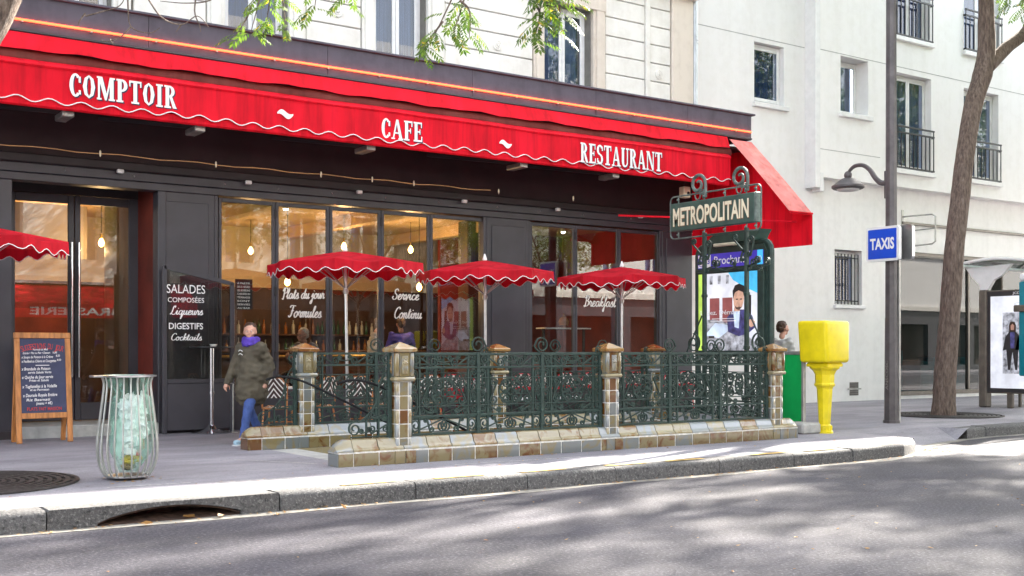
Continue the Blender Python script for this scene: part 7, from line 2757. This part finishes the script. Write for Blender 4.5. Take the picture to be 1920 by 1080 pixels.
for a in ((470, 62, 9.9, 9, .26, 1, 492, -90), (500, 40, 9.9, 9, .28, 2, 500, -100), (535, 55, 9.8, 7, .24, 3, 500, -60), (440, 70, 10.0, 4, .22, 41, 470, 10), (590, 15, 9.6, 7, .26, 4, 585, -100), (650, 5, 9.6, 5, .24, 5, 640, -90),
          (812, 72, 9.2, 10, .26, 6, 870, -70), (850, 62, 9.2, 9, .26, 7, 870, -40), (880, 70, 9.1, 6, .24, 8, 862, 0), (790, 92, 9.2, 6, .24, 9, 830, 40),
          (1010, 48, 8.8, 12, .28, 10, 1000, -90), (1030, 20, 8.8, 12, .28, 11, 1030, -100), (1000, 75, 8.8, 8, .26, 12, 1005, 10), (1048, 60, 8.7, 8, .26, 13, 1030, -10), (1065, 15, 8.7, 6, .24, 15, 1050, -90), (1020, -10, 8.8, 12, .3, 16, 1010, -110)):
    sp(*a)
mb.build('hanging_leaves', 'leaf', tl)
# bare twigs
rd = random.Random(77)
for pts in (((240, -40), (240, 10), (246, 50), (280, 62), (300, 52)), ((262, -30), (300, 30), (340, 46), (370, 30), (392, 52)), ((160, 30), (190, 22), (225, 10), (240, -20)), ((160, 25), (150, 38), (146, 48)), ((372, -30), (365, 20), (375, 50), (376, 60)), ((246, 50), (225, 70), (200, 78), (188, 74)), ((206, 74), (212, 84)), ((340, 46), (330, 60)), ((420, -30), (395, 0), (350, 6), (300, 2))):
    tt = 10.4 + rd.uniform(-.2, .2)
    bt = MB()
    stem(bt, [tuple(at_ray(u, v, tt)) for u, v in pts], [.009, .006, .003], 5, 0, 3)
    bt.build('bare_twig', 'bark', tl)
tw.build('twigs', 'bark', tl)['kind'] = 'stuff'
mb = crown_mesh(ct, (4.2, 3.8, 2.0), 75, 20, 71, lambda p: not in_view(p, 90), TL)
mb.build('crown', 'leaf', tl)
# the row goes on down the street, out of the picture, crowns shaped to shade the road in streaks
far_crown = crown_mesh((0, -1.8, 9.2), (6.4, 6.4, 3.0), 640, 24, 91, above, (28.6, 13.6, PAV), gaps=openings).mesh('crown', 'leaf')
ft = MB()
stem(ft, [(0, 0, 0), (.05, 0, 1), (.1, .05, 3), (.0, .1, 5.2), (.05, 0, 7)], [.30, .24, .21, .18, .10], 12, .03, 2)
far_trunk = ft.mesh('trunk', 'bark', 60)
fb = MB()
limbs(fb, (0, .1, 5.6), (0, -1.6, 9.0), (4.6, 4.8, 2.0), 6, .08, 95)
far_br = fb.mesh('branches', 'bark', 60)
for x, y, rz, lab in ((28.6, 13.6, 0, 'next street tree beyond the bus shelter outside the right edge'), (39.5, 13.6, -.15, 'second street tree beyond the bus shelter outside the right edge')):
    t = thing('street_tree', lab, 'tree', (x, y, PAV), rz, 'street trees further along the pavement')
    link('trunk', far_trunk, t)
    link('branches', far_br, t)
    link('crown', far_crown, t)
for x, rz, lab in ((13.0, 1.1, 'first street tree across the road, mirrored in the cafe panes'), (21.5, 2.4, 'second street tree across the road, mirrored in the cafe panes'), (30.0, .4, 'third street tree across the road, mirrored in the cafe panes')):
    t = thing('street_tree', lab, 'tree', (x, -4.0, .16), rz, 'street trees across the road')
    t.scale = (.72, .72, .76)
    link('trunk', far_trunk, t)
    link('branches', far_br, t)
    link('crown', far_crown, t)
# ------------------------------------------------------------------ fallen leaves
def flat_leaf(seed, L=.09):
    rd = random.Random(seed)
    mb = MB()
    pts = [(0, 0), (.35, .30), (.7, .22), (1.0, 0), (.7, -.25), (.35, -.28)]
    vs = [(x * L, y * L, .006 + .35 * L * abs(y) + rd.uniform(0, .012)) for x, y in pts]
    mb.add(vs + [(.5 * L, 0, .004)], [(6, 0, 1), (6, 1, 2), (6, 2, 3), (6, 3, 4), (6, 4, 5), (6, 5, 0)])
    return mb.mesh('fallen_leaf', 'dead_leaf')
for i, (u, v, s_, lab) in enumerate(((262, 984, 1.5, 'orange curled leaf lying at the drain mouth'), (366, 970, 1.7, 'pale brown curled leaf standing in the drain mouth'), (420, 968, 1.2, 'dry brown leaf at the right end of the drain'), (648, 955, 1.1, 'reddish leaf in the gutter right of the drain'), (522, 963, .9, 'small yellow leaf below the kerb joint'))):
    x, y, _ = ground_at(u, v, .01)
    o = link('fallen_leaf', flat_leaf(i, .085 * s_), None, (x, y, .006), (random.uniform(-.3, .5), random.uniform(-.5, .2), random.uniform(0, 6)))
    tag(o, lab, 'leaf', 'single dead leaves along the gutter')
mb = MB()
rd = random.Random(55)
def scatter(n, fn, L0, L1, z=.004):
    for _ in range(n):
        x, y, zz_ = fn()
        L = rd.uniform(L0, L1)
        a = rd.uniform(0, 6.28)
        c, s_ = cos(a), sin(a)
        q = []
        for px, py in ((0, 0), (.5, .26), (1, 0), (.5, -.26)):
            q.append((x + (px * c - py * s_) * L, y + (px * s_ + py * c) * L, zz_ + z + rd.uniform(0, .25) * L))
        mb.add(q, [(0, 1, 2, 3)])
def gut():
    x = rd.uniform(1.5, 14.6)
    return (x, front_y(x) - abs(rd.gauss(0, .07)) - .02, .004)
scatter(230, gut, .02, .06)
scatter(260, lambda: (14.6 + abs(rd.gauss(0, .5)), 10.25 + rd.gauss(0, .16), .004), .02, .06)
scatter(90, lambda: (rd.uniform(2, 16), rd.uniform(5, 9.8), 0), .02, .05)
scatter(120, lambda: (rd.uniform(2, 14), rd.uniform(10.4, 11.6), PAV), .015, .05)
scatter(60, lambda: (rd.uniform(6, 13), 11.63 - abs(rd.gauss(0, .05)), PAV), .02, .06)
scatter(60, lambda: (gx + rd.gauss(0, .14), gy - .05 + rd.gauss(0, .12), PAV), .02, .05)
o = mb.build('fallen_leaves', 'dead_leaf')
tag(o, 'scattered small dead leaves along the gutter and kerb', None, None, 'stuff')
